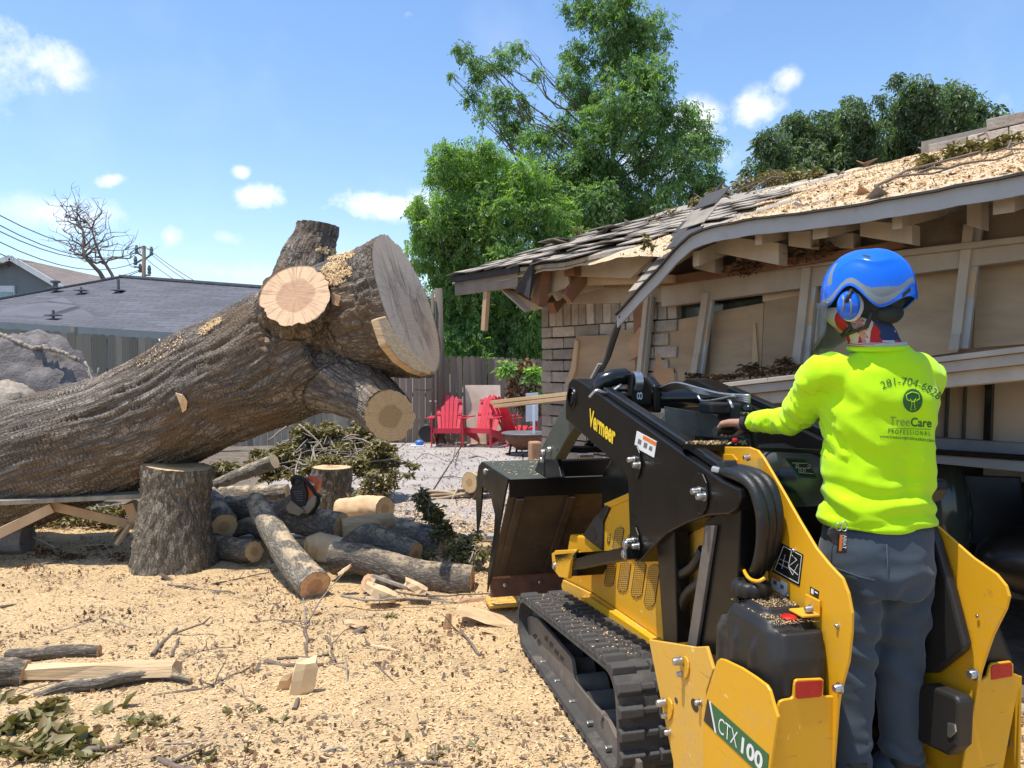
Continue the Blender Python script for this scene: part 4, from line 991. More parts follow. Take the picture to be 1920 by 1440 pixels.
b = MB(); b.bar(HW(913, 545, .66), HW(908, 620, .66), .055, .04, HN); b.build('hanging_stud', M['raw_lumber'], house, bevel=.002)
b = MB(); b.prism([HW(1000, 485, .72), HW(963, 548, .74), HW(980, 550, .7), HW(992, 560, .72), HW(1008, 500, .66)], HN * -.012); b.prism([HW(1000, 485, .72), HW(1010, 500, .66), HW(1098, 496, .62), HW(1092, 486, .68)], (0, 0, -.01)); b.build('felt_flap', M['felt'], house)
hp('broken_rafter', [(1008, 500), (1018, 503), (1010, 572), (995, 566)], .6, .09, 'raw_red')
hp('eave_board', [(1018, 502), (1062, 497), (1068, 535), (1035, 548), (1012, 560)], .45, .03, 'tan_paint')
hp('eave_board', [(1074, 490), (1180, 462), (1240, 462), (1182, 522), (1074, 518)], .42, .04, 'tan_paint', 'broad tan board exposed in the broken eave')
hp('eave_board', [(1080, 520), (1185, 518), (1262, 515), (1262, 530), (1075, 536)], .32, .03, 'raw_lumber')
hp('block', [(1058, 497), (1076, 494), (1076, 516), (1058, 518)], .5, .1, 'raw_red')
hp('eave_debris', [(1170, 470), (1245, 435), (1262, 440), (1262, 500), (1225, 520), (1180, 500)], .28, .05, 'insulation')
for a_, c_, w_, h_, mt_ in ((HW(1100, 512, .3), HW(1062, 560, .5), .06, .1, 'raw_red'), (HW(1062, 540, .1), HW(1034, 578, .35), .07, .11, 'raw_red'), (HW(1085, 520, .2), HW(1040, 556, .42), .05, .09, 'tan_paint'), (HW(1130, 530, .12), HW(1060, 548, .4), .05, .08, 'tan_paint')): MB().bar(a_, c_, w_, h_).build('rafter_tail', M[mt_], house, bevel=.003)
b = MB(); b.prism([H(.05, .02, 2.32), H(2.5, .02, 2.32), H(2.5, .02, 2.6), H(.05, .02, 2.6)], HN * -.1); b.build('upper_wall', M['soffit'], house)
# bent metal fascia along the right eave
def fstrip(name, pts, h0, h1, o, th, mat):
    b = MB(); n = len(pts)
    for i in range(n - 1):
        (sa, za), (sb, zb) = pts[i], pts[i + 1]; A, B = H(sa, o, za), H(sb, o, zb); w = HN * th
        b.hexa([A + VZ * h0, B + VZ * h0, B + w + VZ * h0, A + w + VZ * h0, A + VZ * h1, B + VZ * h1, B + w + VZ * h1, A + w + VZ * h1])
    return b.build(name, M[mat], house, weld=True)
dens = []
for (a, za), (b_, zb) in zip(EC, EC[1:]):
    k = max(2, int((b_ - a) / .08))
    for i in range(k): dens.append((lerp(a, b_, i / k), lerp(za, zb, i / k) + .006 * mn.noise(Vector((lerp(a, b_, i / k) * 9, 0, 0)))))
dens.append(EC[-1])
f1 = fstrip('gutter_fascia', dens, -.085, .0, OV, .015, 'gutter'); fstrip('gutter_lip', dens, .0, .012, OV - .02, .06, 'felt')
b = MB(); b.tube([HW(1165, 592, .7), HW(1152, 628, .66), HW(1140, 668, .62), HW(1130, 690, .62), HW(1112, 716, .62)], [.02, .03, .026, .022, .024], 6, jit=lambda i, a, p: 1 + .5 * mn.noise(p * 14)); b.build('hanging_gutter_strip', M['felt'], house)
b = MB(); b.bar(HW(1126, 682, .64), HW(1108, 716, .64), .012, .05, HN); b.build('hanging_gutter_piece', M['gutter'], house)
# rafters and lookouts under the right eave
for k, s in enumerate(np.arange(2.25, 7.4, .42)):
    s = float(s) + random.uniform(-.05, .05); w = random.choice((.05, .05, .09)); z0 = RZ(s, .12) - .07
    b = MB(); b.prism([H(s, OV - .1, z0 - .10), H(s, OV - .1, z0), H(s, -.1, RZ(s, .8) - .07), H(s, -.1, RZ(s, .8) - .21)], HD * w)
    b.build('rafter_tail', M['tan_paint'], house, bevel=.004)
for px0, py0, px1, py1, h, o in ((1300, 455, 1340, 452, 60, .3), (1342, 440, 1460, 455, 42, .42), (1478, 434, 1520, 432, 34, .4), (1612, 412, 1710, 420, 38, .42), (1812, 372, 1840, 368, 62, .35), (1545, 440, 1600, 436, 30, .2), (1380, 470, 1440, 468, 24, .15)):
    hp('lookout_block', [(px0, py0), (px1, py1), (px1, py1 + h), (px0, py0 + h * .8)], o, .1, 'tan_paint', bevel=.004)
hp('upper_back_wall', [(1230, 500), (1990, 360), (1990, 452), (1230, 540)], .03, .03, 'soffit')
# sawdust blanket on the roof
def SZ(s, t):
    zz = RZ(s, t) if s > 2.1 else LZ(s, t)
    cov = .022 + .022 * mn.noise(Vector((s * 1.6, t * 1.6, 9))) + .012 * mn.noise(Vector((s * 7, t * 7, 2))) + .0015 * mn.noise(Vector((s * 25, t * 25, 2)))
    cov -= .028 * max(0, 1.9 - s) + .01
    cov -= .05 * math.exp(-((s - 2.15) / .22) ** 2) * (1 if t < 1.2 else 0)
    cov -= .06 * max(0, .07 - t) / .07
    return zz + cov
b = rsheet('sawdust_on_roof', .2, 7.6, lambda s: .01, lambda s: TR + .02, SZ, 'sawdust_roof', 220, 70, 0)
b['kind'] = 'stuff'
for p in b.data.polygons: p.use_smooth = True
def roof_flakes(name, n, mat, size, s0, s1):
    s = s0 + (s1 - s0) * rng.random(n); t = TR * rng.random(n)
    c = np.array([tuple(H(a, OV - q, SZ(a, q) + .006)) for a, q in zip(s, t)]); sz_ = size * np.exp(rng.normal(0, .4, n)); a = rng.random(n) * 6.28
    ux = np.stack([np.cos(a), np.sin(a), rng.normal(0, .4, n)], 1); uy = np.stack([-np.sin(a), np.cos(a), rng.normal(.3, .4, n)], 1)
    q = np.stack([c + ux * (sz_ * i)[:, None] + uy * (sz_ * j * .4)[:, None] for i, j in ((-1, -1), (1, -1), (1, 1), (-1, 1))], 1).reshape(-1, 3)
    o = mesh_np(name, q, np.arange(4 * n).reshape(-1, 4), mat, house); o['kind'] = 'stuff'
roof_flakes('roof_chips', 34000, M['chips'], .0048, 1.7, 6.2); roof_flakes('roof_litter', 2600, M['twig'], .009, .6, 6.2)
# chimney stub
cp = RPt(1775, 272); s0, t0 = st(cp)
ch = thing('chimney', H(s0 + .5, OV - 3.2, 3.3), 'broken stub of a tan brick chimney at the roof ridge', 'chimney')
zc = roofz(TR) - .11
b = MB(); b.box(H(s0 + .75, OV - 3.42, zc + .02), (1.3, .5, .34), rot); b.build('core', M['mortar'], ch)
for r in range(3):
    for k in range(5 if r < 2 else 3):
        put_brick(('c', k % 3), (.3, .09, .1), H(s0 + .2 + k * .31 + (.15 if r % 2 else 0) + (.6 if r == 2 else 0), OV - 3.13, zc - .02 + r * .1), par=ch, rr=(0, 0, math.atan2(HD.y, HD.x) + random.uniform(-.03, .03)))
# branches and curled shingle scraps on the roof
def rp(px, py, l=.06):
    p = RPt(px, py); return p + Vector((0, 0, l))
def rcl(px, py, r, rz=.06): p = rp(px, py, .05); k = p.y / FPX; return (p.x, p.y, p.z, r * k, r * k * 1.1, rz, r * r)
bb = thing('leafy_branch', rp(1400, 372), 'wilted leafy branch lying on the roof sawdust near the break', 'branch', 'wilted branches')
t_ = MB(); p0, p1 = rp(1470, 345), rp(1300, 392); limb(t_, p0, p1, .012, .006, 6, .1, 5); 
for _ in range(9):
    q = p0.lerp(p1, random.random()); limb(t_, q, q + Vector((random.uniform(-.2, .2), random.uniform(-.2, .2), random.uniform(.02, .16))), .006, .003, 3, .1, 4)
t_.build('stem', M['twig'], bb); leaf_cloud('leaves', [rcl(1310, 390, 18, .05), rcl(1350, 372, 26, .09), rcl(1400, 357, 30, .1), rcl(1450, 345, 30, .1), rcl(1490, 340, 24, .08), rcl(1530, 335, 16, .05)], 1500, .055, M['leaf_dry'], bb, .1, 1)
bb = thing('leafy_branch', rp(1810, 300), 'wilted leafy branch high on the roof below the chimney', 'branch', 'wilted branches')
t_ = MB()
for a, c in (((1660, 362), (1915, 285)), ((1720, 345), (1900, 310)), ((1830, 270), (1925, 300)), ((1640, 370), (1800, 325))): limb(t_, rp(*a), rp(*c), .009, .005, 6, .06, 5)
t_.build('stem', M['twig'], bb); leaf_cloud('leaves', [rcl(1740, 318, 22, .05), rcl(1790, 300, 26, .06), rcl(1830, 292, 22, .06), rcl(1875, 285, 20, .05), rcl(1900, 278, 16, .06)], 700, .055, M['leaf_dry'], bb, .1, 1)
bb = thing('leafy_branch', rp(1225, 415), 'small wilted sprig on the roof beside the torn felt', 'branch', 'wilted branches')
t_ = MB(); limb(t_, rp(1215, 425), rp(1280, 405), .008, .004, 4, .1, 5); t_.build('stem', M['twig'], bb); leaf_cloud('leaves', [rcl(1085, 442, 10, .03), rcl(1225, 420, 10, .03), rcl(1260, 408, 13, .04), rcl(1215, 470, 10, .05)], 160, .05, M['leaf_dry'], bb, .1, 1)
for k, (px, py, r) in enumerate(((1622, 312, .11), (1618, 372, .06), (1650, 376, .08), (1740, 288, .12), (1575, 330, .07), (1130, 440, .1), (1060, 460, .12), (1180, 425, .08))):
    c = rp(px, py, .02); m = MB(); a = random.random() * 3
    vs = [c + Vector((math.cos(a + q * 1.57) * r * random.uniform(.6, 1.1), math.sin(a + q * 1.57) * r * .7, .0 + (.05 if q % 2 else 0))) for q in range(4)]
    o = m.add(vs, [(0, 1, 2), (0, 2, 3)]).build('shingle_scrap', M['shingle_old'] if k > 1 else M['inner_bark'], house); o.modifiers.new('s', 'SOLIDIFY').thickness = .006
# litter on the sill shelf
sp = [HW(x, y - 4, .4) for x, y in ((1320, 722), (1360, 716), (1410, 710), (1460, 705), (1510, 700))]
leaf_cloud('sill_litter', [(p.x, p.y, p.z + .02, .12, .12, .02, 1) for p in sp], 420, .045, M['leaf_brown'], house, 0, 1, True)
leaf_cloud('sill_litter', [(p.x, p.y, p.z + .035, .05, .05, .03, 1) for p in (HW(1405, 700, .25), HW(1300, 715, .3), HW(1470, 690, .2))], 150, .05, M['leaf_brown'], house, 0, 1, True)
leaf_cloud('eave_litter', [(p.x, p.y, p.z, .12, .12, .05, 1) for p in (HW(1400, 500, .25), HW(1380, 505, .25), HW(1540, 470, .25), HW(1500, 480, .25))], 260, .05, M['leaf_brown'], house, 0, 1, True)
# ---------------------------------------------------------------- logs and the fallen trunk
def set_bk(me, arr):
    a = me.attributes.new('bk', 'FLOAT_VECTOR', 'POINT'); a.data.foreach_set('vector', np.asarray(arr, np.float32).ravel())
def catmull(pts, n):
    pts = [Vector(p) for p in pts]; out = []
    P_ = [pts[0] * 2 - pts[1]] + pts + [pts[-1] * 2 - pts[-2]]
    segs = len(pts) - 1
    for i in range(segs):
        k = max(2, int(round(n / segs)))
        for j in range(k):
            t = j / k; a, b_, c, d = P_[i:i + 4]
            out.append(.5 * ((2 * b_) + (c - a) * t + (2 * a - 5 * b_ + 4 * c - d) * t * t + (3 * b_ - a - 3 * c + d) * t ** 3))
    out.append(pts[-1]); return out
def interp_r(rad, n):
    return [float(np.interp(i / (n - 1), np.linspace(0, 1, len(rad)), rad)) for i in range(n)]
def log(pts, rad, label, cat='log', barkm='limb_bark', cuts=('cut_tan', 'cut_tan'), name='log', group='cut logs on the sawdust', ridge=.012, slant=(0, 0), rough=.07, n=30, r0=.12, lobes=0, split=None):
    L = sum((Vector(a) - Vector(b_)).length for a, b_ in zip(pts, pts[1:])); m = max(8, int(L / .028))
    path = catmull(pts, m); R_ = interp_r(rad, len(path)); sd_ = random.random() * 40
    root = thing(name, path[0].lerp(path[-1], .5), label, cat, group)
    b = MB(); bk = []; prev = None; u_ = 0; rings = []
    N = len(path)
    for i, p in enumerate(path):
        t = (path[min(i + 1, N - 1)] - path[max(0, i - 1)]).normalized()
        if prev is None: prev = Vector((0, 0, 1)) if abs(t.z) < .8 else Vector((0, -1, 0))
        U = (prev - t * prev.dot(t)).normalized(); V_ = t.cross(U); prev = U
        if i: u_ += (p - path[i - 1]).length
        sl = 0
        if slant[0]: sl += slant[0] * max(0, 1 - u_ / .2) 
        ring = []
        for k in range(n):
            a = 2 * PI * k / n; q = Vector((math.cos(a) * r0, math.sin(a) * r0, u_ * .35 + sd_))
            r = R_[i] * (1 + rough * mn.noise(Vector((math.cos(a) * 1.2, math.sin(a) * 1.2, u_ * 2.5 + sd_))) + (lobes * max(0, 1 - u_ / .45) * math.sin(a * 5 + sd_) if lobes else 0))
            r += ridge * (mn.noise(q * 34) - abs(mn.noise(q * 22)) * 1.2 + .3)
            off = t * (sl * math.cos(a) * R_[i]) + t * (slant[1] * math.sin(a) * R_[i] * max(0, 1 - (L - u_) / .2))
            v = p + U * (r * math.cos(a)) + V_ * (r * math.sin(a)) + off; b.v.append(v); ring.append(v); bk.append(q)
        rings.append(ring)
    for i in range(N - 1):
        for k in range(n): k2 = (k + 1) % n; b.f.append([i * n + k, i * n + k2, (i + 1) * n + k2, (i + 1) * n + k])
    o = b.build('bark', M[barkm], root, smooth=True); set_bk(o.data, bk)
    for e, ring in enumerate((rings[0], rings[-1])):
        if not cuts[e]: continue
        c = sum(ring, Vector()) / n; cb = MB(); t = (path[-1] - path[-2]).normalized() if e else (path[0] - path[1]).normalized()
        cb.v = [c + t * .001] + [q.copy() for q in ring]
        for k in range(n):
            k2 = (k + 1) % n; f_ = [0, 1 + k, 1 + k2] if e else [0, 1 + k2, 1 + k]; cb.f.append(f_)
            a0, a1 = 2 * PI * k / n, 2 * PI * k2 / n; uv = [(0, 0), (math.cos(a0), math.sin(a0)), (math.cos(a1), math.sin(a1))]
            if not e: uv = [uv[0], uv[2], uv[1]]
            cb.uv[len(cb.f) - 1] = uv
        cb.build('cut_face', M[cuts[e]], root)
    return root
# --- the big trunk
random.seed(11)
TR_AX = [[(-420, 930, 7.25, .60), (-200, 912, 7.1, .585), (0, 880, 6.98, .57), (110, 848, 6.9, .56), (225, 808, 6.8, .535), (320, 765, 6.72, .53), (400, 724, 6.66, .55), (480, 690, 6.6, .56), (560, 655, 6.52, .58), (620, 632, 6.45, .55)],
         [(500, 672, 6.6, .5), (590, 615, 6.52, .47), (660, 590, 6.42, .48), (710, 583, 6.32, .54), (770, 568, 6.22, .615), (800, 556, 6.17, .63)],     # right limb with the big face
         [(560, 640, 6.55, .42), (566, 600, 6.3, .36), (556, 562, 5.9, .262), (553, 549, 5.7, .258), (550, 536, 5.56, .255)],      # limb cut facing the camera
         [(560, 640, 6.8, .42), (568, 560, 6.82, .34), (577, 500, 6.86, .26), (592, 450, 6.9, .19), (598, 412, 6.9, .18), (599, 385, 6.9, .175)],    # upright stub
         [(560, 680, 6.5, .40), (630, 705, 6.3, .31), (690, 745, 6.05, .225), (738, 785, 5.82, .19), (752, 797, 5.75, .19)]]    # lower stub
b = MB(); AXW = []
for ax in TR_AX:
    pw = [P(a, c, y) for a, c, y, r in ax]; path = catmull(pw, 24); R_ = interp_r([q[3] for q in ax], len(path)); dp = catmull(pw, 130); AXW.append((dp, interp_r([q[3] for q in ax], len(dp))))
    b.tube(path, R_, 40)
v, nr, f = remesh(b, .0165, 6, .6)
v = v.astype(float); bk = np.zeros_like(v); 
segs = []
for bi, (path, R_) in enumerate(AXW):
    L = 0
    for i in range(len(path) - 1):
        a, c = np.array(path[i]), np.array(path[i + 1]); segs.append((bi, a, c, L, R_[i])); L += np.linalg.norm(c - a)
best = np.full(len(v), 1e9); T = np.zeros_like(v); Uu = np.zeros(len(v)); Cc = np.zeros_like(v); Bi = np.zeros(len(v), int)
for bi, a, c, L, r in segs:
    d = c - a; ll = np.dot(d, d); t = np.clip(((v - a) @ d) / ll, 0, 1); q = a + t[:, None] * d; dist = np.linalg.norm(v - q, axis=1) / r
    m = dist < best; best[m] = dist[m]; T[m] = d / math.sqrt(ll); Uu[m] = (L + t * math.sqrt(ll))[m]; Cc[m] = q[m]; Bi[m] = bi
rad = v - Cc; rad /= np.linalg.norm(rad, axis=1)[:, None] + 1e-9
bk = rad * .42 + T * 0; 
# coordinates that run slowly along the grain and fast across it
pl = (v * T).sum(1); bk = (v - Cc) + T * (Uu * .14)[:, None]
out = np.empty_like(v)
for i in range(len(v)):
    q = Vector(bk[i]); n1 = mn.noise(q * 13); n2 = mn.noise(q * 27 + Vector((5, 0, 0))); n3 = mn.noise(Vector(v[i]) * 2.1); big = mn.noise(Vector(v[i]) * 4.4 + Vector((8, 1, 2))); n4 = mn.noise(q * 6)
    h = .044 * (.35 - abs(n1)) + .024 * (.4 - abs(n2)) + .03 * n3 + .008 * big - .02 * abs(n4)
    out[i] = v[i] + nr[i] * h
me = bpy.data.meshes.new('bark'); me.from_pydata([tuple(q) for q in out], [], f); set_bk(me, bk)
bm = bmesh.new(); bm.from_mesh(me)
trunk = thing('fallen_trunk', P(320, 900, 6.7), 'huge fallen oak trunk with freshly sawn limbs lying across the yard', 'tree trunk')
own = bm.verts.layers.int.new('own')
bm.verts.ensure_lookup_table()
for i_, w_ in enumerate(bm.verts): w_[own] = int(Bi[i_])
def saw(center, normal, radius, mat, only=None):
    c, n_ = Vector(center), Vector(normal).normalized()
    def near(p): d = p - c; h = d.dot(n_); return -.12 < h < .6 and (d - n_ * h).length < radius
    fs = [q for q in bm.faces if near(q.calc_center_median()) and (only is None or all(w[own] == only for w in q.verts))]
    es = {e for q in fs for e in q.edges}; vs = {w for q in fs for w in q.verts}
    r = bmesh.ops.bisect_plane(bm, geom=list(fs) + list(es) + list(vs), plane_co=c, plane_no=n_, clear_outer=True, dist=1e-5)
    ed = [g_ for g_ in r['geom_cut'] if isinstance(g_, bmesh.types.BMEdge) and g_.is_boundary]
    vset = list({w for e in ed for w in e.verts}); cen = sum((w.co for w in vset), Vector()) / len(vset)
    ax0 = n_.orthogonal().normalized(); ay0 = n_.cross(ax0)
    vset.sort(key=lambda w: math.atan2((w.co - cen).dot(ay0), (w.co - cen).dot(ax0)))
    b2 = bmesh.new(); mp = {}; cv_ = b2.verts.new(cen); vv = [b2.verts.new(w.co) for w in vset]
    for i in range(len(vv)): b2.faces.new((cv_, vv[i], vv[(i + 1) % len(vv)]))
    cc = sum((w.co for w in b2.verts), Vector()) / max(1, len(b2.verts)); R0 = max((w.co - cc).length for w in b2.verts)
    ax = n_.cross(Vector((0, 0, 1))).normalized(); ay = ax.cross(n_) * -1
    rx = max(abs((w.co - cc).dot(ax)) for w in b2.verts); ry = max(abs((w.co - cc).dot(ay)) for w in b2.verts)
    uvl = b2.loops.layers.uv.new('UVMap')
    for q in b2.faces:
        for lp in q.loops: d = lp.vert.co - cc; lp[uvl].uv = (d.dot(ax) / rx, d.dot(ay) / ry)
    m2 = bpy.data.meshes.new('cut_face'); b2.to_mesh(m2); b2.free(); m2.materials.append(M[mat]); o = bpy.data.objects.new('cut_face', m2); COL.objects.link(o); adopt(o, trunk); return o
saw(P(555, 556, 5.76), (-.06, -.87, .48), .36, 'cut_warm', 2)['label'] = 'round warm sawn face with cracks toward the camera'
fn = Vector((.945, -.21, .32)).normalized()
saw(P(764, 569, 6.19), fn, .8, 'cut_big')['label'] = 'large greyish sawn face at the right end'
saw(P(597, 420, 6.9), (.12, -.03, 1), .34, 'cut_tan')
saw(P(738, 785, 5.84), (.40, -.9, -.12), .34, 'cut_tan')['label'] = 'small tan sawn face of the lower stub'
bm.to_mesh(me); bm.free()
for p in me.polygons: p.use_smooth = True
me.materials.append(M['trunk_bark']); o = bpy.data.objects.new('bark', me); COL.objects.link(o); adopt(o, trunk)
tbvh = BVHTree.FromPolygons([q.co for q in me.vertices], [list(p.vertices) for p in me.polygons])
def on_trunk(px, py):
    r = ray(px, py).normalized(); h = tbvh.ray_cast(CAMP, r); return h[0], h[1]
# torn-out wedge under the big face (split wood) and small scars
fc0 = P(764, 569, 6.19); b = MB(); pts = [PLN(x, y, fc0 + fn * .004, fn) for x, y in ((708, 596), (724, 592), (744, 628), (772, 660), (812, 694), (806, 704), (778, 695), (750, 676), (724, 644))]
b.prism(pts, -fn * .06); b.build('split_wedge', M['split_grain'], trunk, bevel=.01)
b = MB(); 
for poly in ([(330, 736), (343, 740), (352, 752), (350, 768), (343, 773), (339, 758)], [(497, 632), (504, 634), (507, 641), (498, 642)], [(622, 548), (640, 556), (636, 574), (624, 571)]):
    ps = []
    for x, y in poly:
        h, n_ = on_trunk(x, y)
        if h is not None: ps.append(h - ray(x, y).normalized() * .012)
    if len(ps) > 2: o = MB().add(ps, [tuple(range(len(ps)))]).build('scar', M['split_wood'], trunk); o.modifiers.new('s', 'SOLIDIFY').thickness = .01
# sawdust caught on the trunk: thousands of chips dropped on it
def chips_on(fn_, n, size, name, par, mat='chips'):
    vs = []; 
    for _ in range(n):
        px, py = fn_(); h, n_ = on_trunk(px, py)
        if h is None or n_.z < .1: continue
        a = random.random() * 6.28; s = size * random.uniform(.5, 1.5); u = n_.orthogonal().normalized(); w = n_.cross(u); c = h + n_ * random.uniform(.002, .014)
        d1 = (u * math.cos(a) + w * math.sin(a) + n_ * random.uniform(-.4, .4)) * s; d2 = (w * math.cos(a) - u * math.sin(a) + n_ * random.uniform(-.4, .4)) * s * .5
        vs += [c - d1 - d2, c + d1 - d2, c + d1 + d2, c - d1 + d2]
    if vs:
        o = mesh_np(name, np.array([tuple(q) for q in vs]), np.arange(len(vs)).reshape(-1, 4), M[mat], par); o['kind'] = 'stuff'
def blob(cx, cy, rx, ry, rot=0):
    def f_():
        a = random.random() * 6.28; r = random.random() ** .6; x, y = math.cos(a) * r * rx, math.sin(a) * r * ry; c, s = math.cos(rot), math.sin(rot)
        return cx + x * c - y * s, cy + x * s + y * c
    return f_
chips_on(blob(630, 513, 30, 22, -.3), 2600, .008, 'sawdust_pile', trunk); chips_on(blob(640, 480, 26, 10, -.2), 700, .008, 'sawdust_pile', trunk)
chips_on(blob(395, 612, 26, 8, -.6), 500, .007, 'sawdust_pile', trunk); chips_on(blob(612, 470, 20, 6), 200, .007, 'sawdust_pile', trunk); chips_on(blob(300, 660, 60, 14, -.5), 160, .006, 'sawdust_pile', trunk)
# pale dry dirt lying on the trunk near its root end
# --- supporting stumps
log([P(322, 690, 6.36).xy.to_3d() + VZ * -.03, P(322, 690, 6.36).xy.to_3d() + VZ * .25, P(328, 690, 6.4).xy.to_3d() + VZ * .6, P(334, 690, 6.4).xy.to_3d() + VZ * .86], [.36, .31, .275, .28],
    'thick upright stump block propping up the fallen trunk at left', 'stump', 'stump_bark', (None, 'cut_tan'), 'stump', None, .026, rough=.07, n=96, r0=.28, lobes=.05)
log([P(620, 690, 8.5).xy.to_3d() - VZ * .03, P(620, 690, 8.5).xy.to_3d() + VZ * .3, P(621, 690, 8.5).xy.to_3d() + VZ * .57], [.24, .22, .215],
    'upright stump block standing behind the orange chainsaw', 'stump', 'stump_bark', (None, 'cut_tan'), 'stump', None, .02, n=64, r0=.2)
# --- logs, from pixel and depth
def LG(pts, label, **k):
    pw = [P(a, c, y) for a, c, y, r in pts]; return log(pw, [r * y / FPX for a, c, y, r in pts], label, **k)
LG([(478, 938, 6.5, 17), (497, 972, 6.25, 21), (525, 1016, 5.95, 25), (556, 1062, 5.7, 29), (590, 1100, 5.47, 31)], 'grey limb log leaning toward the camera with a pink sawn end', cuts=('dark_bark' if False else 'cut_tan', 'cut_pink'), slant=(.0, 0), ridge=.008)
LG([(385, 935, 7.5, 26), (400, 958, 7.1, 28), (420, 988, 6.75, 26)], 'short log right of the big stump, its tan face down to the right', cuts=(None, 'cut_tan'), barkm='limb_bark')
LG([(380, 1020, 6.75, 24), (420, 1028, 6.6, 23), (477, 1034, 6.35, 20)], 'small dark log lying on the ground behind the leaning limb, sawn end at right', barkm='dark_bark', cuts=(None, 'cut_tan'))
LG([(425, 950, 7.3, 22), (500, 960, 7.15, 23), (560, 975, 7.0, 27), (640, 988, 6.85, 27)], 'long bark covered log that carries the chainsaw', cuts=('cut_tan', 'split_grain'), barkm='limb_bark')
LG([(640, 992, 6.85, 22), (690, 985, 6.95, 20), (735, 975, 7.1, 14)], 'split pale wood continuing right of the chainsaw log', barkm='split_grain', cuts=('split_grain', 'split_grain'), name='split_log', rough=.2)
LG([(628, 1046, 5.95, 31), (670, 1046, 5.9, 28), (725, 1062, 5.82, 28), (790, 1082, 5.76, 31), (845, 1088, 5.72, 31), (886, 1090, 5.7, 28)], 'dark forked log in the trunk shadow in front of the pile', barkm='dark_bark', cuts=(None, 'cut_pink'), ridge=.007)
LG([(735, 1092, 5.75, 17), (712, 1098, 5.65, 19), (690, 1092, 5.55, 17)], 'short fork stub beside the dark forked log', barkm='dark_bark', cuts=(None, 'cut_pink'), name='log')
LG([(660, 1004, 6.35, 27), (700, 1010, 6.25, 27), (740, 1026, 6.15, 26), (778, 1042, 6.05, 25)], 'dark straight log with a slanting pale cut at its upper left', barkm='dark_bark', cuts=('cut_tan', 'cut_tan'), slant=(1.2, 0), ridge=.007)
LG([(690, 990, 7.3, 26), (760, 1002, 7.1, 27), (838, 1024, 6.85, 28)], 'pale mossy log dusted with sawdust at the back of the pile', barkm='limb_bark', cuts=('cut_tan', 'cut_pink'))
LG([(640, 958, 8.0, 22), (680, 953, 7.85, 24), (722, 955, 7.65, 24)], 'half round log with an oval tan face below the second stump', barkm='split_wood', cuts=('cut_tan', 'cut_tan'))
LG([(415, 935, 7.9, 22), (470, 930, 7.9, 20), (540, 925, 7.9, 17)], 'pale log lying behind the chainsaw log', barkm='limb_bark')
LG([(400, 912, 8.6, 11), (450, 890, 8.6, 12), (515, 865, 8.5, 14)], 'thin limb sloping up to the right with a ragged pale end', barkm='limb_bark', cuts=(None, 'split_wood'))
LG([(880, 905, 9.3, 20), (920, 900, 9.6, 22)], 'mossy log end half hidden behind the loader bucket', barkm='limb_bark', cuts=('cut_tan', None))
LG([(575, 1030, 6.4, 20), (600, 1025, 6.45, 26), (640, 1035, 6.4, 24)], 'sawdust covered split block under the chainsaw log', barkm='split_wood', cuts=('cut_tan', 'cut_tan'), rough=.25)
LG([(440, 995, 6.9, 14), (470, 985, 6.85, 16), (500, 1000, 6.8, 16)], 'small dark branch wedged under the leaning limb', barkm='dark_bark')
LG([(-40, 1262, 3.95, 24), (10, 1260, 3.98, 24), (48, 1262, 4.0, 24)], 'bark end of the broken timber at the left edge', barkm='dark_bark', cuts=(None, 'split_grain'))
LG([(14, 1228, 4.3, 10), (70, 1226, 4.3, 12), (130, 1222, 4.32, 13), (186, 1222, 4.33, 12)], 'smooth grey limb lying behind the split timber at left', barkm='dark_bark', cuts=('cut_tan', 'cut_tan'), ridge=.004)
LG([(65, 1308, 3.8, 9), (120, 1288, 3.86, 10), (180, 1282, 3.9, 12), (240, 1268, 3.95, 9), (300, 1264, 3.98, 8), (358, 1276, 3.95, 6)], 'knobbly crooked branch lying in front of the split timber', barkm='limb_bark', cuts=('cut_tan', 'cut_tan'), ridge=.005, rough=.25)
def chunk(px0, py0, px1, py1, Y, w, h, label, mat='split_grain', name='wood_chunk', tw=.25, seed=0):
    random.seed(seed or int(px0 * 7 + py0)); a, c = P(px0, py0, Y), P(px1, py1, Y); m = MB(); n = 4; t = (c - a).normalized(); s = t.cross(VZ).normalized() if abs(t.z) < .8 else Vector((1, .2, 0)).normalized(); u = s.cross(t)
    for i in range(n + 1):
        q = a.lerp(c, i / n); k = (.75 + .35 * math.sin(PI * (i + .6) / (n + 1.2)))
        for x, y in ((-1, -.8), (-.1, -1), (1, -.5), (.8, .7), (.1, 1), (-.9, .5)):
            m.v.append(q + s * (x * w / 2 * k * random.uniform(.8, 1.1)) + u * (y * h / 2 * k * random.uniform(.75, 1.15)) + t * random.uniform(-.02, .02) * (1 if i in (0, n) else .3))
    for i in range(n):
        for j in range(6): m.f.append([i * 6 + j, i * 6 + (j + 1) % 6, (i + 1) * 6 + (j + 1) % 6, (i + 1) * 6 + j])
    m.f += [[5, 4, 3, 2, 1, 0], [n * 6 + j for j in range(6)]]
    return tag(m.build(name, M[mat], weld=True), label, 'wood piece', 'split wood scraps on the sawdust')
chunk(45, 1262, 332, 1254, 4.0, .1, .105, 'long split honey coloured timber at the left edge')
chunk(577, 1236, 563, 1306, 3.84, .125, .05, 'upright torn chunk of orange wood in the open sawdust', 'inner_bark' if False else 'split_wood', seed=5)
chunk(548, 1262, 528, 1296, 3.9, .09, .05, 'ragged splinter beside the upright torn chunk', 'split_wood')
chunk(725, 1238, 795, 1244, 4.3, .07, .03, 'curled reddish bark flake in the sawdust', 'inner_bark')
chunk(860, 1140, 965, 1172, 4.95, .2, .035, 'broad pale split slab beside the loader track')
chunk(860, 1128, 910, 1122, 5.1, .06, .03, 'reddish bark strip on top of the pale slab', 'inner_bark')
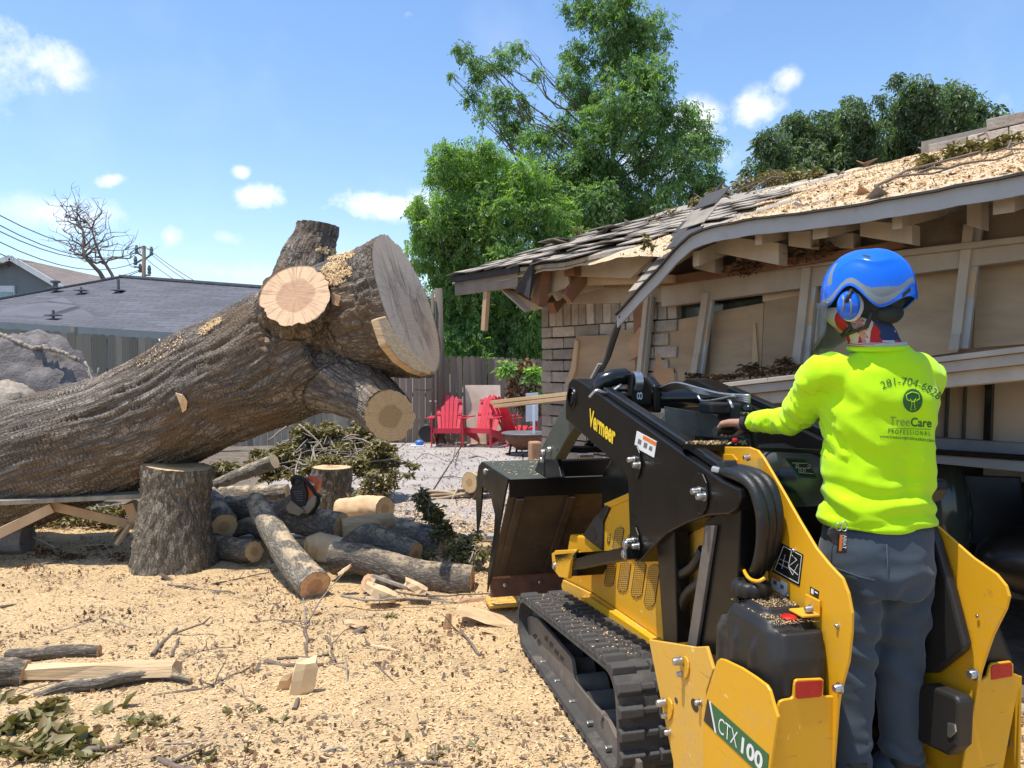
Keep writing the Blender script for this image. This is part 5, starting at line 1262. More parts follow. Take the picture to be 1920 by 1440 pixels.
chunk(842, 1150, 835, 1198, 4.85, .05, .03, 'thin curled bark strip left of the pale slab', 'split_wood')
chunk(690, 1100, 742, 1122, 5.3, .14, .09, 'orange wedge of split wood in front of the dark log', 'split_wood')
chunk(700, 1080, 838, 1128, 5.42, .05, .03, 'long bark splinter lying over the orange wedge', 'dark_bark' if False else 'twig_pale')
chunk(634, 1078, 658, 1060, 5.55, .05, .03, 'small upright splinter between the sawn ends', 'split_wood')
chunk(650, 1165, 690, 1175, 4.85, .09, .03, 'small wood wedge in the sawdust right of the sawn pink end', 'split_wood')
chunk(660, 1190, 685, 1178, 4.75, .05, .04, 'short bark knob standing in the sawdust', 'twig')
chunk(700, 1210, 800, 1232, 4.45, .03, .015, 'pale flat splinter half buried in sawdust', 'split_wood')
chunk(925, 1370, 945, 1352, 3.55, .06, .03, 'brown wood scrap near the foot of the track', 'inner_bark')
chunk(640, 1192, 652, 1208, 4.7, .06, .02, 'thin bark curl left of the bark knob', 'inner_bark')
chunk(760, 1090, 800, 1110, 5.35, .12, .07, 'pale ragged block of split wood below the dark forked log', 'split_wood')
chunk(735, 1250, 792, 1258, 4.25, .09, .02, 'flat reddish bark slab with a torn edge', 'inner_bark')
chunk(585, 1140, 600, 1150, 5.1, .05, .02, 'small tan chip in the clear sawdust', 'split_wood')
chunk(300, 1075, 330, 1095, 5.9, .04, .03, 'small bark block at the foot of the big stump', 'twig')
chunk(880, 1275, 900, 1262, 4.15, .07, .02, 'thin tan chip near the middle of the track', 'split_wood')
chunk(905, 1180, 955, 1196, 4.75, .04, .015, 'long pale splinter beside the track front', 'split_wood')
chunk(215, 1005, 245, 975, 6.95, .09, .03, 'leaning board scrap under the broken bench', 'raw_lumber')
# sticks lying about
def stick(pts, r, label, mat='twig', kids=0, cat='stick'):
    pw = [P(a, c, y) for a, c, y in pts]; path = catmull(pw, 10); m = MB(); N = len(path); s = random.random() * 9
    path = [p + Vector((mn.noise(p * 9), mn.noise(p * 9 + Vector((4, 0, 0))), mn.noise(p * 9 + Vector((0, 7, 0))))) * r * 1.2 for p in path]
    m.tube(path, [r * lerp(1, .5, i / N) * (1 + .25 * mn.noise(p * 30)) for i, p in enumerate(path)], 7)
    for k in range(kids):
        q = path[random.randint(2, N - 2)]; d = Vector((random.uniform(-1, 1), random.uniform(-1, 1), random.uniform(0, .6))).normalized() * r * random.uniform(8, 20)
        limb(m, q, q + d, r * .5, r * .25, 3, .12, 5)
    return tag(m.build('stick', M[mat], smooth=True), label, cat, 'sticks scattered on the sawdust')
def gy(py, dz=0): return (EYE - dz) * FPX / (py - 690)
def GS(pts, r, label, **k): return stick([(a, c, gy(c, .03)) for a, c in pts], r, label, **k)
random.seed(21)
GS([(285, 1230), (305, 1205), (330, 1180)], .017, 'stout grey stick pointing up left of the centre sawdust', kids=1)
GS([(322, 1232), (330, 1212), (335, 1195)], .012, 'short stick leaning by the stout grey stick')
GS([(300, 1222), (296, 1200), (306, 1180)], .008, 'thin crooked stick left of the stout grey stick')
GS([(345, 1238), (378, 1222), (440, 1212)], .007, 'thin stick right of the stout grey stick', kids=2)
GS([(286, 1304), (380, 1290), (440, 1265), (468, 1252)], .009, 'long curved twig below the crooked branch', kids=3)
GS([(410, 1275), (460, 1310), (500, 1335)], .006, 'thin twig crossing the end of the long curved twig', kids=2)
GS([(500, 1242), (545, 1248), (606, 1246)], .017, 'brown bark stick above the upright torn chunk', kids=1)
GS([(520, 1236), (570, 1234), (618, 1228)], .01, 'thinner stick lying over the brown bark stick')
GS([(612, 1192), (620, 1212), (628, 1238)], .01, 'upright crooked stick right of the brown bark stick', kids=1)
GS([(572, 1180), (576, 1205), (574, 1225)], .013, 'pointed stick standing above the brown bark stick')
GS([(550, 1330), (560, 1312)], .014, 'stub of grey stick below the upright torn chunk')
GS([(190, 1122), (240, 1132), (275, 1140)], .006, 'thin dark stick left below the big stump')
GS([(315, 1095), (380, 1105), (440, 1112)], .008, 'reddish stick right below the big stump')
GS([(400, 1095), (460, 1082), (520, 1070)], .006, 'thin stick behind the reddish stick', kids=2)
GS([(0, 1140), (30, 1133)], .012, 'dark stick end at the left edge above the grey limb')
GS([(-20, 1330), (60, 1292), (140, 1270), (165, 1230)], .006, 'wiry twig across the split timber at left', mat='twig_pale', kids=3)
GS([(540, 1388), (600, 1390), (628, 1404)], .01, 'dark stick near the bottom centre', kids=1)
GS([(540, 1410), (580, 1405), (625, 1407)], .013, 'bark stick at the bottom centre')
GS([(265, 1425), (330, 1436), (390, 1452)], .017, 'thick stick among the leaves at the bottom edge', kids=1)
GS([(160, 1405), (230, 1400)], .016, 'grey stick in the leaf litter at bottom left')
GS([(680, 1440), (760, 1430), (850, 1436)], .01, 'long dark stick at the bottom edge left of the track', kids=2)
GS([(465, 1168), (520, 1162), (580, 1178)], .004, 'fine arching twig in the middle of the sawdust', kids=1)
GS([(900, 1230), (870, 1190), (850, 1180)], .009, 'short grey stick near the pale slab', kids=1)
GS([(700, 1240), (760, 1300), (800, 1320)], .005, 'faint twig right of the reddish bark flake', kids=2)
stick([(575, 1170, 4.85), (592, 1140, 4.9), (612, 1110, 5.0), (648, 1070, 5.2)], .006, 'pale forked twig rising in front of the pink sawn end', mat='twig_pale', kids=3)
stick([(575, 1180, 4.8), (572, 1150, 4.85), (568, 1120, 4.95)], .006, 'thin upright twig left of the pale forked twig', mat='twig_pale', kids=2)
stick([(640, 1118, 5.3), (700, 1126, 5.2), (760, 1122, 5.25), (860, 1130, 5.2)], .009, 'long grey branch lying below the dark forked log', mat='twig_pale', kids=3)
stick([(740, 1110, 5.3), (800, 1118, 5.3), (915, 1112, 5.4)], .008, 'dark branch under the end of the dark forked log', kids=3)
stick([(50, 1000, 7.0), (75, 1012, 6.8), (105, 1026, 6.6)], .008, 'bare twig under the broken bench', mat='twig_pale', kids=3)
stick([(185, 690, 9.0), (178, 735, 9.0), (172, 755, 9.0)], .01, 'bare sapling twig between the root plate and the trunk', mat='twig_pale', kids=2)
stick([(160, 678, 9.2), (172, 708, 9.1), (190, 728, 9.0)], .016, 'broken root curling behind the trunk', mat='twig_pale', kids=3)
stick([(780, 731, 6.6), (800, 732, 6.7), (820, 731, 6.8)], .006, 'white bare twig sticking out right of the lower stub', mat='twig_pale', kids=3)
stick([(548, 790, 8.6), (530, 805, 8.5), (500, 828, 8.4)], .014, 'pale bare branch in the brush pile at left', mat='twig_pale', kids=2)
stick([(560, 795, 8.8), (590, 820, 8.7), (612, 850, 8.6)], .011, 'pale bare branch in the brush pile at right', mat='twig_pale', kids=2)
stick([(856, 830, 14.5), (850, 860, 12.5), (856, 870, 12)], .01, 'bare twig standing on the patio before the chairs', kids=2)
stick([(878, 858, 13), (900, 856, 13), (915, 862, 12.7)], .012, 'dark twig lying on the patio', kids=2)
stick([(780, 862, 13), (800, 850, 13.6), (840, 866, 12.6)], .008, 'curled twig lying on the patio left of the dark twig', kids=2)
stick([(825, 895, 11), (850, 893, 11.1), (872, 898, 10.8)], .008, 'thin twig lying on the near patio', kids=1)
# --- brush pile and leafy sprays
def spray(centers, n, size, label, mat='leaf_dry', stems=6, cat='brush', name='brush_pile', droop=.3, leaflets=1, group='wilted brush and sprays', base=None):
    root = thing(name, Vector(centers[0][:3]), label, cat, group); t = MB()
    for _ in range(stems):
        a, c = random.choice(centers), random.choice(centers)
        limb(t, (base or Vector(a[:3])) + Vector((random.uniform(-.1, .1), random.uniform(-.1, .1), 0)), Vector(c[:3]) + Vector((random.uniform(-1, 1) * c[3], 0, random.uniform(.2, 1) * c[5])), .012 if stems > 8 else .006, .004, 6, .12, 5)
    t.build('stems', M['twig_pale'], root, smooth=True); leaf_cloud('leaves', centers, n, size, M[mat], root, droop, leaflets, wl_=.5)
    return root
random.seed(31)
bp = [cl(x, y, Y, r, rz) for x, y, Y, r, rz in ((600, 825, 9.6, 60, 36), (660, 830, 9.6, 60, 38), (550, 845, 9.4, 60, 34), (500, 860, 9.3, 50, 28), (450, 872, 9.2, 46, 22), (700, 850, 9.3, 55, 34), (740, 870, 9.3, 44, 24), (640, 870, 9.0, 60, 26), (580, 875, 9.0, 60, 22), (520, 885, 8.9, 50, 18), (590, 800, 9.7, 34, 18), (690, 880, 8.9, 46, 20), (420, 885, 9.2, 30, 16), (765, 882, 9.2, 22, 12))]
bp = breakup(bp, 16, .36)
spray(bp, 17000, .058, 'large heap of wilted leafy branches behind the log pile', stems=60)
spray([cl(x, y, 8.0, r) for x, y, r in ((700, 895, 20), (725, 905, 22), (740, 890, 14), (690, 920, 16), (670, 930, 14), (715, 925, 14))], 700, .06, 'wilted leafy spray on the patio edge right of the second stump', stems=5)
spray([cl(x, y, Y, r) for x, y, Y, r in ((795, 925, 7.0, 9), (800, 945, 6.95, 14), (815, 965, 6.9, 17), (830, 990, 6.85, 17), (822, 1005, 6.8, 12), (845, 1005, 6.8, 10), (790, 935, 6.98, 10), (806, 955, 6.9, 12))], 1100, .06, 'drooping wilted spray rising in front of the coiled rope', stems=4)
spray([cl(x, y, Y, r) for x, y, Y, r in ((850, 1030, 6.2, 20), (875, 1020, 6.3, 20), (900, 1035, 6.2, 18), (800, 1040, 6.2, 14), (870, 1050, 6.1, 16), (895, 1005, 6.5, 12))], 700, .055, 'low wilted sprays right of the log pile', stems=5)
spray([cl(x, y, gy(y), r, 16) for x, y, r in ((30, 1375, 36), (85, 1360, 30), (100, 1390, 36), (20, 1420, 40), (70, 1425, 36), (140, 1400, 26), (95, 1335, 20), (10, 1330, 20))], 2200, .08, 'near heap of olive oak leaves in the bottom left corner', stems=5, droop=.1)
spray([cl(x, y, gy(y), r, 9) for x, y, r in ((260, 1365, 26), (290, 1380, 30), (330, 1400, 30), (360, 1375, 20), (440, 1350, 30), (480, 1345, 20), (240, 1400, 22), (400, 1410, 26), (640, 1400, 20), (200, 1345, 24), (180, 1425, 30), (300, 1430, 34), (380, 1432, 30), (460, 1420, 30), (520, 1370, 18))], 1900, .062, 'low strewn olive leaves along the bottom edge', stems=5, droop=.0)
spray([cl(x, y, gy(y), r, 6) for x, y, r in ((20, 1210, 18), (5, 1225, 16), (650, 1225, 14), (770, 1245, 16), (800, 1190, 20), (900, 1250, 22), (850, 1330, 24), (720, 1370, 24), (560, 1385, 20), (900, 1300, 22), (660, 1170, 14), (730, 1160, 16), (940, 1400, 24), (980, 1360, 18))], 620, .045, 'scattered small green and olive leaves on the sawdust', stems=2, droop=.0)
spray([cl(x, y, Y, r, 8) for x, y, Y, r in ((80, 1035, 6.7, 26), (130, 1045, 6.6, 30), (60, 1062, 6.3, 18), (180, 1030, 6.9, 22), (220, 1045, 6.5, 20))], 260, .05, 'dry brown leaf litter under the broken bench', mat='leaf_brown', stems=4, droop=0)
spray([cl(x, y, 8.0, r, 14) for x, y, r in ((60, 960, 40), (130, 965, 50), (200, 960, 50), (260, 950, 40), (300, 950, 30), (230, 985, 40), (420, 960, 24), (130, 1000, 40))], 2600, .06, 'shaded wilted brush and litter under the fallen trunk', stems=14)
# green grass tuft bottom left
leaf_cloud('grass_tuft', [cl(110, 1436, gy(1436), 34, 8), cl(160, 1440, gy(1440), 30, 8)], 200, .035, M['leaf_oak'], None, -.9, 1, wl_=.12); tag(bpy.data.objects['grass_tuft'], 'small tuft of bright green grass at the bottom left edge', 'grass')
spray([cl(x, y, gy(y), r, 7) for x, y, r in ((520, 1400, 26), (600, 1380, 24), (690, 1410, 30), (760, 1390, 24), (830, 1420, 30), (900, 1430, 30), (980, 1430, 24), (560, 1430, 30), (660, 1432, 26), (740, 1440, 24), (880, 1370, 18))], 900, .05, 'strewn dull leaves and twigs along the bottom edge beside the track', stems=10, droop=.0)
# --- broken bench under the trunk
bench = thing('broken_bench', P(120, 990, 6.5), 'broken wooden picnic bench crushed under the trunk at left', 'bench')
def brd(x0, y0, Y0, x1, y1, Y1, w, h, mat='twig_pale', nm='board', up=VZ): 
    return MB().bar(P(x0, y0, Y0), P(x1, y1, Y1), w, h, up).build(nm, M[mat], bench, bevel=.003)
brd(-60, 944, 6.35, 272, 928, 6.55, .14, .04, 'fence_left', 'plank'); brd(-60, 938, 6.5, 272, 923, 6.7, .12, .04, 'fence_left', 'plank')
brd(-10, 1004, 6.3, 98, 952, 6.45, .035, .085, 'raw_lumber', 'leg'); brd(95, 948, 6.5, 258, 986, 6.8, .035, .08, 'raw_lumber', 'brace'); brd(244, 942, 6.75, 266, 1000, 6.8, .09, .09, 'raw_lumber', 'leg', Vector((0, 1, 0)))
brd(218, 1022, 6.6, 244, 984, 6.7, .05, .03, 'raw_lumber', 'leg')
b = MB(); c = G(15, 1040); b.tube([c + Vector((-.2, .1, .12)), c + Vector((.12, .1, .12))], [.13, .13], 14, jit=lambda i, a, p: 1 + .12 * mn.noise(Vector((a, i, 0)))); tag(b.build('concrete_block', M['dirt_grey'], bevel=.01), 'grey broken block in the shade at the left edge', 'block')
# --- root plate and clay mound at the far left
def mound(name, px, py, Y, rx, rz, ry, mat, label, seed, cat):
    c = P(px, py, Y); m = MB(); n, k = 54, 30
    for i in range(k + 1):
        ph = PI * i / k
        for j in range(n):
            a = 2 * PI * j / n; d = Vector((math.sin(ph) * math.cos(a), math.sin(ph) * math.sin(a), -math.cos(ph)))
            r = 1 + .14 * mn.noise(d * 1.6 + Vector((seed, 0, 0))) + .07 * mn.noise(d * 5 + Vector((seed, 3, 0))) + .09 * mn.noise(d * 11) + .03 * mn.noise(d * 30)
            m.v.append(c + Vector((d.x * rx * r, d.y * ry * r, d.z * rz * r)))
    for i in range(k):
        for j in range(n): m.f.append([i * n + j, i * n + (j + 1) % n, (i + 1) * n + (j + 1) % n, (i + 1) * n + j])
    return m.build(name, M[mat], smooth=True), c
rp_, c = mound('root_plate', 40, 790, 9.3, 1.02, 1.08, .42, 'dirt_grey', '', 3, '')
rootp = thing('upturned_root_plate', c, 'upturned grey clay root plate standing behind the trunk at far left', 'root plate'); adopt(rp_, rootp); rp_.name = 'clay'
t_ = MB()
rim = [(-20, 622), (8, 627), (22, 634), (45, 645), (60, 652), (80, 648), (100, 654), (118, 658), (130, 664), (150, 675)]
for a, c in zip(rim, rim[1:]): limb(t_, P(a[0], a[1] + 2, 9.1), P(c[0], c[1] + 2, 9.1), .03, .024, 5, .2, 6)
t_.build('root', M['twig_pale'], rootp, smooth=True)
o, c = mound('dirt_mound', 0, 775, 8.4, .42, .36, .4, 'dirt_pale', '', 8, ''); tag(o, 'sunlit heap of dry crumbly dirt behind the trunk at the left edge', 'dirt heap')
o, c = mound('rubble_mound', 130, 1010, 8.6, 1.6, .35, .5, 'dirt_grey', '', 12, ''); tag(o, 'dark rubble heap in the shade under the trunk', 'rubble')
# --- chainsaw on the log
def chainsaw():
    c = P(570, 935, 6.85); k = 6.85 / FPX; root = thing('chainsaw', c, 'orange and black chainsaw resting nose down on a log', 'chainsaw')
    def q(x, y, dy=0): return P(x, y, 6.85 + dy)
    def pp(name, pts, mat, y0=-.1, th=.2, bv=.012): 
        b = MB(); b.prism([q(x, y, y0) for x, y in pts], (0, th, 0)); return b.build(name, M[mat], root, bevel=bv, weld=True)
    pp('cover', [(566, 905), (578, 892), (592, 894), (597, 903), (594, 925), (588, 945), (574, 950), (566, 930)], 'saw_orange', -.07, .16)
    pp('engine_housing', [(548, 905), (568, 898), (576, 925), (574, 948), (560, 952), (547, 940), (543, 922)], 'black_plastic', -.11, .2)
    h = MB()
    for j in range(5): h.bar(q(550 + j * 1.6, 922 + j * 4, -.118), q(568, 920 + j * 4.6, -.118), .006, .008, Vector((0, 1, 0)))
    h.build('cooling_fin', M['decal_ink'], root)
    pp('sprocket_cover', [(545, 938), (560, 950), (572, 958), (560, 968), (540, 962), (534, 952)], 'saw_grey', -.12, .06); pp('rear_tank', [(572, 945), (586, 928), (594, 930), (590, 950), (578, 964), (566, 962)], 'saw_grey', -.1, .18)
    pp('air_filter', [(548, 900), (560, 893), (566, 905), (556, 912), (549, 908)], 'black_plastic', -.12, .1)
    m = MB(); m.tube(catmull([q(549, 908, -.12), q(548, 898, -.13), q(556, 893, -.13), q(572, 900, -.12), q(584, 915, -.1), q(594, 930, -.08), q(598, 940, -.06), q(590, 955, -.04), q(580, 964, -.03)], 24), .016, 8); m.build('handle', M['black_plastic'], root, smooth=True)
    m = MB(); m.bar(q(593, 924, -.06), q(603, 932, -.06), .04, .012); m.build('hand_guard', M['black_plastic'], root)
    m = MB(); m.prism([q(546, 928, -.06), q(552, 936, -.06), q(500, 973, -.06), q(492, 974, -.06), q(495, 966, -.06)], (0, .012, 0)); m.build('guide_bar', M['dirty_steel'], root, bevel=.002)
    m = MB(); 
    pa = [q(546, 927, -.054), q(494, 965, -.054), q(491, 974, -.054), q(501, 975, -.054), q(552, 938, -.054)]
    m.tube(catmull(pa, 40), .006, 5, jit=lambda i, a, p: 1 + .5 * (i % 2)); m.build('chain', M['decal_ink'], root)
    m = MB(); m.box(q(581, 905, -.08), (.09, .005, .02), Matrix.Rotation(.5, 3, 'Y')); m.build('side_stripe', M['decal_white'], root)
chainsaw()
# --- coiled rope
root = thing('coiled_rope', G(850, 940), 'thick tan rope lying in a loose coil on the patio edge', 'rope'); b = MB()
c = G(848, 940) + VZ * .06
for k in range(9):
    pts = []; rx = .36 + random.uniform(-.05, .05); ry = .12 + random.uniform(-.04, .04); ox = random.uniform(-.05, .05); oz = random.uniform(-.02, .06)
    for i in range(26):
        a = 2 * PI * i / 25 * .98 + k; pts.append(c + Vector((ox + rx * math.cos(a), ry * math.sin(a), oz + .03 * math.sin(a * 2 + k))))
    b.tube(pts, .016, 7)
for x0, dx in ((.0, .03), (.25, .05)):
    b.tube([c + Vector((x0 + .05 * math.sin(a) + dx * .5, .16 * math.cos(a), .0 + .1 * math.sin(a))) for a in np.linspace(0, 2 * PI, 18)], .016, 7)
b.tube(catmull([c + Vector((-.35, 0, 0)), c + Vector((-.5, -.05, -.03)), c + Vector((-.62, .1, -.04)), c + Vector((-.4, .2, -.03))], 16), .016, 7)
b.build('rope', M['rope'], root, smooth=True)
# --- red adirondack chairs
def adirondack(loc, yaw, label):
    root = thing('adirondack_chair', loc, label, 'garden chair', 'red adirondack chairs'); Rz = rotz(yaw); loc = Vector(loc); m_ = M['red_paint']
    def w(x, y, z): return loc + Rz @ Vector((x, y, z))
    def prs(name, pts, off, bv=.004): b = MB(); b.prism([w(*p) for p in pts], Rz @ Vector(off)); return b.build(name, m_, root, bevel=bv)
    # back: 7 fanned slats, leaning away (+y); front faces -y
    for k in range(6):
        u = (k - 2.5); x0, x1 = u * .078, u * .098; ht = 1.06 - .028 * u * u; wd0, wd1 = .034, .043
        y0, y1 = .18, .52; z0 = .3
        def at(x, t): return (x, lerp(y0, y1, t), lerp(z0, ht, t))
        pts = [at(x0 - wd0, 0), at(x0 + wd0, 0), at(x1 + wd1, .93), at(x1 + wd1 * .5, .985), at(x1, 1.0), at(x1 - wd1 * .5, .985), at(x1 - wd1, .93)]
        prs('back_slat', pts, (0, .02, .008))
    for t in (.42, .8): prs('back_rail', [(-.27, lerp(.205, .545, t), .3 + .74 * t), (.27, lerp(.205, .545, t), .3 + .74 * t), (.27, lerp(.205, .545, t) + .02, .36 + .74 * t), (-.27, lerp(.205, .545, t) + .02, .36 + .74 * t)], (0, .02, 0))
    for k in range(5):
        t = k / 5; prs('seat_slat', [(-.26, -.3 + t * .5, .37 - t * .1), (.26, -.3 + t * .5, .37 - t * .1), (.26, -.215 + t * .5, .353 - t * .1), (-.26, -.215 + t * .5, .353 - t * .1)], (0, 0, .02))
    prs('front_rail', [(-.3, -.32, .28), (.3, -.32, .28), (.3, -.32, .39), (-.3, -.32, .39)], (0, .022, 0))
    for s in (-1, 1):
        prs('front_leg', [(s * .31, -.34, 0), (s * .31, -.26, 0), (s * .31, -.26, .58), (s * .31, -.34, .58)], (s * .024, 0, 0))
        prs('rear_leg', [(s * .285, -.3, .38), (s * .285, -.3, .28), (s * .285, .5, 0), (s * .285, .6, 0), (s * .285, .28, .28)], (s * .022, 0, 0))
        prs('arm', [(s * .27, -.36, .585), (s * .42, -.36, .585), (s * .43, -.25, .585), (s * .38, .3, .585), (s * .3, .34, .585), (s * .28, 0, .585)], (0, 0, .022))
        prs('arm_bracket', [(s * .334, -.32, .58), (s * .334, -.24, .58), (s * .334, -.3, .4)], (s * .02, 0, 0))
pz = .07
a = P(838, 838, 15.4); adirondack((a.x, a.y + .3, pz), .02, 'left red adirondack chair standing clear in front of the fence')
a = P(905, 838, 15.4); adirondack((a.x - .02, a.y + .3, pz), -.38, 'middle red adirondack chair in front of the leaning plywood')
a = P(972, 842, 15.8); adirondack((a.x - .05, a.y + .3, pz - .02), 2.3, 'right red adirondack chair turned away behind the fire pit')
# leaning plywood, white panel, fire pit, bits
ps = [P(872, 722, 16.5), P(938, 722, 16.6), P(940, 836, 16.25), P(876, 834, 16.2)]; b = MB(); b.prism(ps, (0, .018, 0)); tag(b.build('leaning_plywood', M['ply_pale'], weld=True), 'stained plywood sheet leaning on the fence behind the chairs', 'plywood')
wp = thing('white_panel', G(1000, 842), 'white plastic panel on a white post beside the brick corner', 'panel')
b = MB(); b.prism([P(986, 738, 14), P(1009, 736, 14.2), P(1009, 789, 14.2), P(986, 791, 14)], (0, .03, 0)); b.build('panel', M['white_plastic'], wp, bevel=.004)
b = MB(); q = P(1001, 760, 13.95); b.box((q.x, 13.95, q.z / 2), (.045, .045, q.z)); b.build('post', M['white_plastic'], wp, bevel=.004)
fc = G(985, 858); fp = thing('fire_pit', fc, 'rusty round fire pit bowl with dark mesh rim in front of the chairs', 'fire pit')
b = MB(); b.lathe([(.14, .16), (.3, .24), (.37, .36), (.385, .45), (.375, .45), (.36, .37), (.29, .25), (.12, .18)], fc, 32); b.build('bowl', M['rust'], fp, auto=50)
b = MB(); b.lathe([(.38, .45), (.45, .455), (.46, .47), (.45, .48), (.37, .47)], fc, 36); b.build('rim', M['pipe_grey'], fp, auto=50)
b = MB(); b.lathe([(.36, .05), (.385, .05), (.385, .075), (.36, .075)], fc, 30, close=True); b.build('base_ring', M['black_steel'], fp)
for k in range(4): a = k * PI / 2 + .5; MB().bar(fc + Vector((.37 * math.cos(a), .37 * math.sin(a), 0)), fc + Vector((.3 * math.cos(a), .3 * math.sin(a), .3)), .03, .03).build('leg', M['black_steel'], fp)
for nm, x, y, Y, s, mt, lb in (('stone_block', 1020, 838, 12.3, (.34, .3, .16), 'dirt_pale', 'pale stone block between the fire pit and the loader'), ('clay_pot', 1003, 845, 12.8, (.2, .2, .42), 'inner_bark', 'reddish upright clay block beside the fire pit'), ('stone_block', 1000, 864, 11.8, (.5, .25, .1), 'dirt_pale', 'flat pale stone lying under the fire pit edge')):
    c = P(x, y, Y); m = MB(); m.box((c.x, c.y, s[2] / 2 + .02), s, rotz(.3)); tag(m.build(nm, M[mt], bevel=.03), lb, 'block')
eg = thing('garden_edger', G(800, 828), 'black wheeled garden edger leaning on the fence left of the chairs', 'garden tool')
c = P(801, 812, 16.2); MB().lathe([(.05, -.02), (.17, -.03), (.19, 0), (.17, .03), (.05, .02)], c, 20, Matrix.Rotation(PI / 2, 3, 'X')).build('wheel', M['black_plastic'], eg, auto=40)
MB().tube([c, P(815, 752, 16.5)], .018, 8).build('shaft', M['pipe_grey'], eg, smooth=True); MB().bar(P(805, 752, 16.5), P(860, 754, 16.5), .03, .03).build('handle', M['white_plastic'], eg)
c = P(783, 820, 15.6); m = MB(); m.box((c.x, c.y, .06), (.3, .2, .06)); tag(m.build('plastic_tray', M['white_plastic'], bevel=.01), 'small white tray on the patio below the lower stub', 'tray')
m = MB(); m.ball((c.x + .04, c.y, .14), (.1, .08, .06)); tag(m.build('blue_cap', M['blue_plastic'], smooth=True), 'small blue cap lying on the white tray', 'cap')
c = P(838, 825, 16.3); m = MB(); m.box((c.x - .1, c.y, .1), (.2, .14, .14)); m.box((c.x + .1, c.y, .1), (.14, .12, .1)); tag(m.build('small_engine', M['saw_grey'], bevel=.02), 'small dirty yellow engine block under the left red chair', 'engine')
# ---------------------------------------------------------------- the stand-on loader
TH = math.radians(13.5); LR = Vector((math.cos(TH), math.sin(TH), 0)); LF = Vector((-math.sin(TH), math.cos(TH), 0)); M0 = Vector((1.166, 2.196, 0))
ldr = thing('stand_on_loader', M0, 'yellow and black tracked stand-on loader with raised black lift arms and bucket', 'loader'); ldr.rotation_euler = (0, 0, TH)
CL = Vector(((CAMP - M0).dot(LR), (CAMP - M0).dot(LF), EYE))
def lray(px, py): r = ray(px, py); return Vector((r.dot(LR), r.dot(LF), r.z))
def A(px, py, a): r = lray(px, py); return CL + r * ((a - CL.x) / r.x)
def Bp(px, py, b_): r = lray(px, py); return CL + r * ((b_ - CL.y) / r.y)
def Zp(px, py, z): r = lray(px, py); return CL + r * ((z - CL.z) / r.z)
def LB(b, name, mat, par=None, **k):
    mats = [M[q] for q in mat] if isinstance(mat, (list, tuple)) else M[mat]
    o = b.build(name, mats, None, **k); o.parent = par or ldr; return o
def plate(name, pts, a, th, mat, par=None, bevel=.003, b_=None, label=None):
    m = MB(); q = [A(x, y, a) for x, y in pts] if b_ is None else [Bp(x, y, b_) for x, y in pts]
    m.prism(q, Vector((th, 0, 0)) if b_ is None else Vector((0, th, 0))); o = LB(m, name, mat, par, weld=True, bevel=bevel)
    if label: o['label'] = label
    return o
def bolt(p, r, ax, par=None, h=.012, name='bolt'):
    m = MB(); R3 = ax.to_track_quat('Z', 'Y').to_matrix(); m.lathe([(r * 1.35, 0), (r * 1.35, .003), (r, .003), (r * .97, h * .8), (r * .8, h)], p, 12, R3); return LB(m, name, 'chrome', par, auto=40)
XL = Vector((-1, 0, 0)); YB = Vector((0, -1, 0))
def txt(s, o0, ex, ey, mat, name='lettering', par=None, bold=0, w=None, fit=None, lift=None, th=.0012, local=True):
    """lettering laid in the plane o0 + ex*x + ey*y; fit = text width and height in units of ex, ey lengths"""
    cu = bpy.data.curves.new('t', 'FONT'); cu.body = s; cu.size = 1; cu.offset = bold; cu.resolution_u = 3
    ob = bpy.data.objects.new('t', cu); COL.objects.link(ob); dg = bpy.context.evaluated_depsgraph_get(); me = bpy.data.meshes.new_from_object(ob.evaluated_get(dg))
    bpy.data.objects.remove(ob); bpy.data.curves.remove(cu)
    vs = [v.co.copy() for v in me.vertices]; x0, x1 = min(v.x for v in vs), max(v.x for v in vs); y1 = max(v.y for v in vs) if fit is None or fit == 'all' else fit; y0 = min(0, min(v.y for v in vs)) if fit == 'all' else 0
    n = ex.cross(ey).normalized() * (lift if lift is not None else .0015)
    for v in me.vertices: v.co = o0 + ex * ((v.co.x - x0) / (x1 - x0)) + ey * ((v.co.y - y0) / (y1 - y0)) + n
    me.materials.clear(); me.materials.append(M[mat]); o = bpy.data.objects.new(name, me); COL.objects.link(o); o.parent = par or ldr
    return o
# ---- tracks
def loop_path(circs, step=.02):
    """outer hull round circles (b,z,r) as a list of (point, normal)"""
    pts = []
    for (cx, cz, r) in circs:
        for k in range(64): a = 2 * PI * k / 64; pts.append((cx + r * math.cos(a), cz + r * math.sin(a)))
    pts = sorted(set(pts))
    def half(p):
        h = []
        for q in p:
            while len(h) > 1 and (h[-1][0] - h[-2][0]) * (q[1] - h[-2][1]) - (h[-1][1] - h[-2][1]) * (q[0] - h[-2][0]) <= 0: h.pop()
            h.append(q)
        return h
    hull = half(pts)[:-1] + half(pts[::-1])[:-1]; n = len(hull)
    L = [0]; 
    for i in range(n): a, c = hull[i], hull[(i + 1) % n]; L.append(L[-1] + math.hypot(c[0] - a[0], c[1] - a[1]))
    tot = L[-1]; m = int(tot / step); out = []
    for k in range(m):
        s = tot * k / m; i = max(j for j in range(n) if L[j] <= s); a, c = hull[i], hull[(i + 1) % n]; t = (s - L[i]) / (L[i + 1] - L[i] + 1e-9)
        d = Vector((c[0] - a[0], c[1] - a[1])).normalized(); out.append((a[0] + (c[0] - a[0]) * t, a[1] + (c[1] - a[1]) * t, d.x, d.y))
    return out, tot
A0, A1 = -.554, -.285
circ = [(2.39, .185, .152), (1.02, .345, .135), (.99, .16, .125)]
lp, tot = loop_path(circ)
b = MB(); n = len(lp)
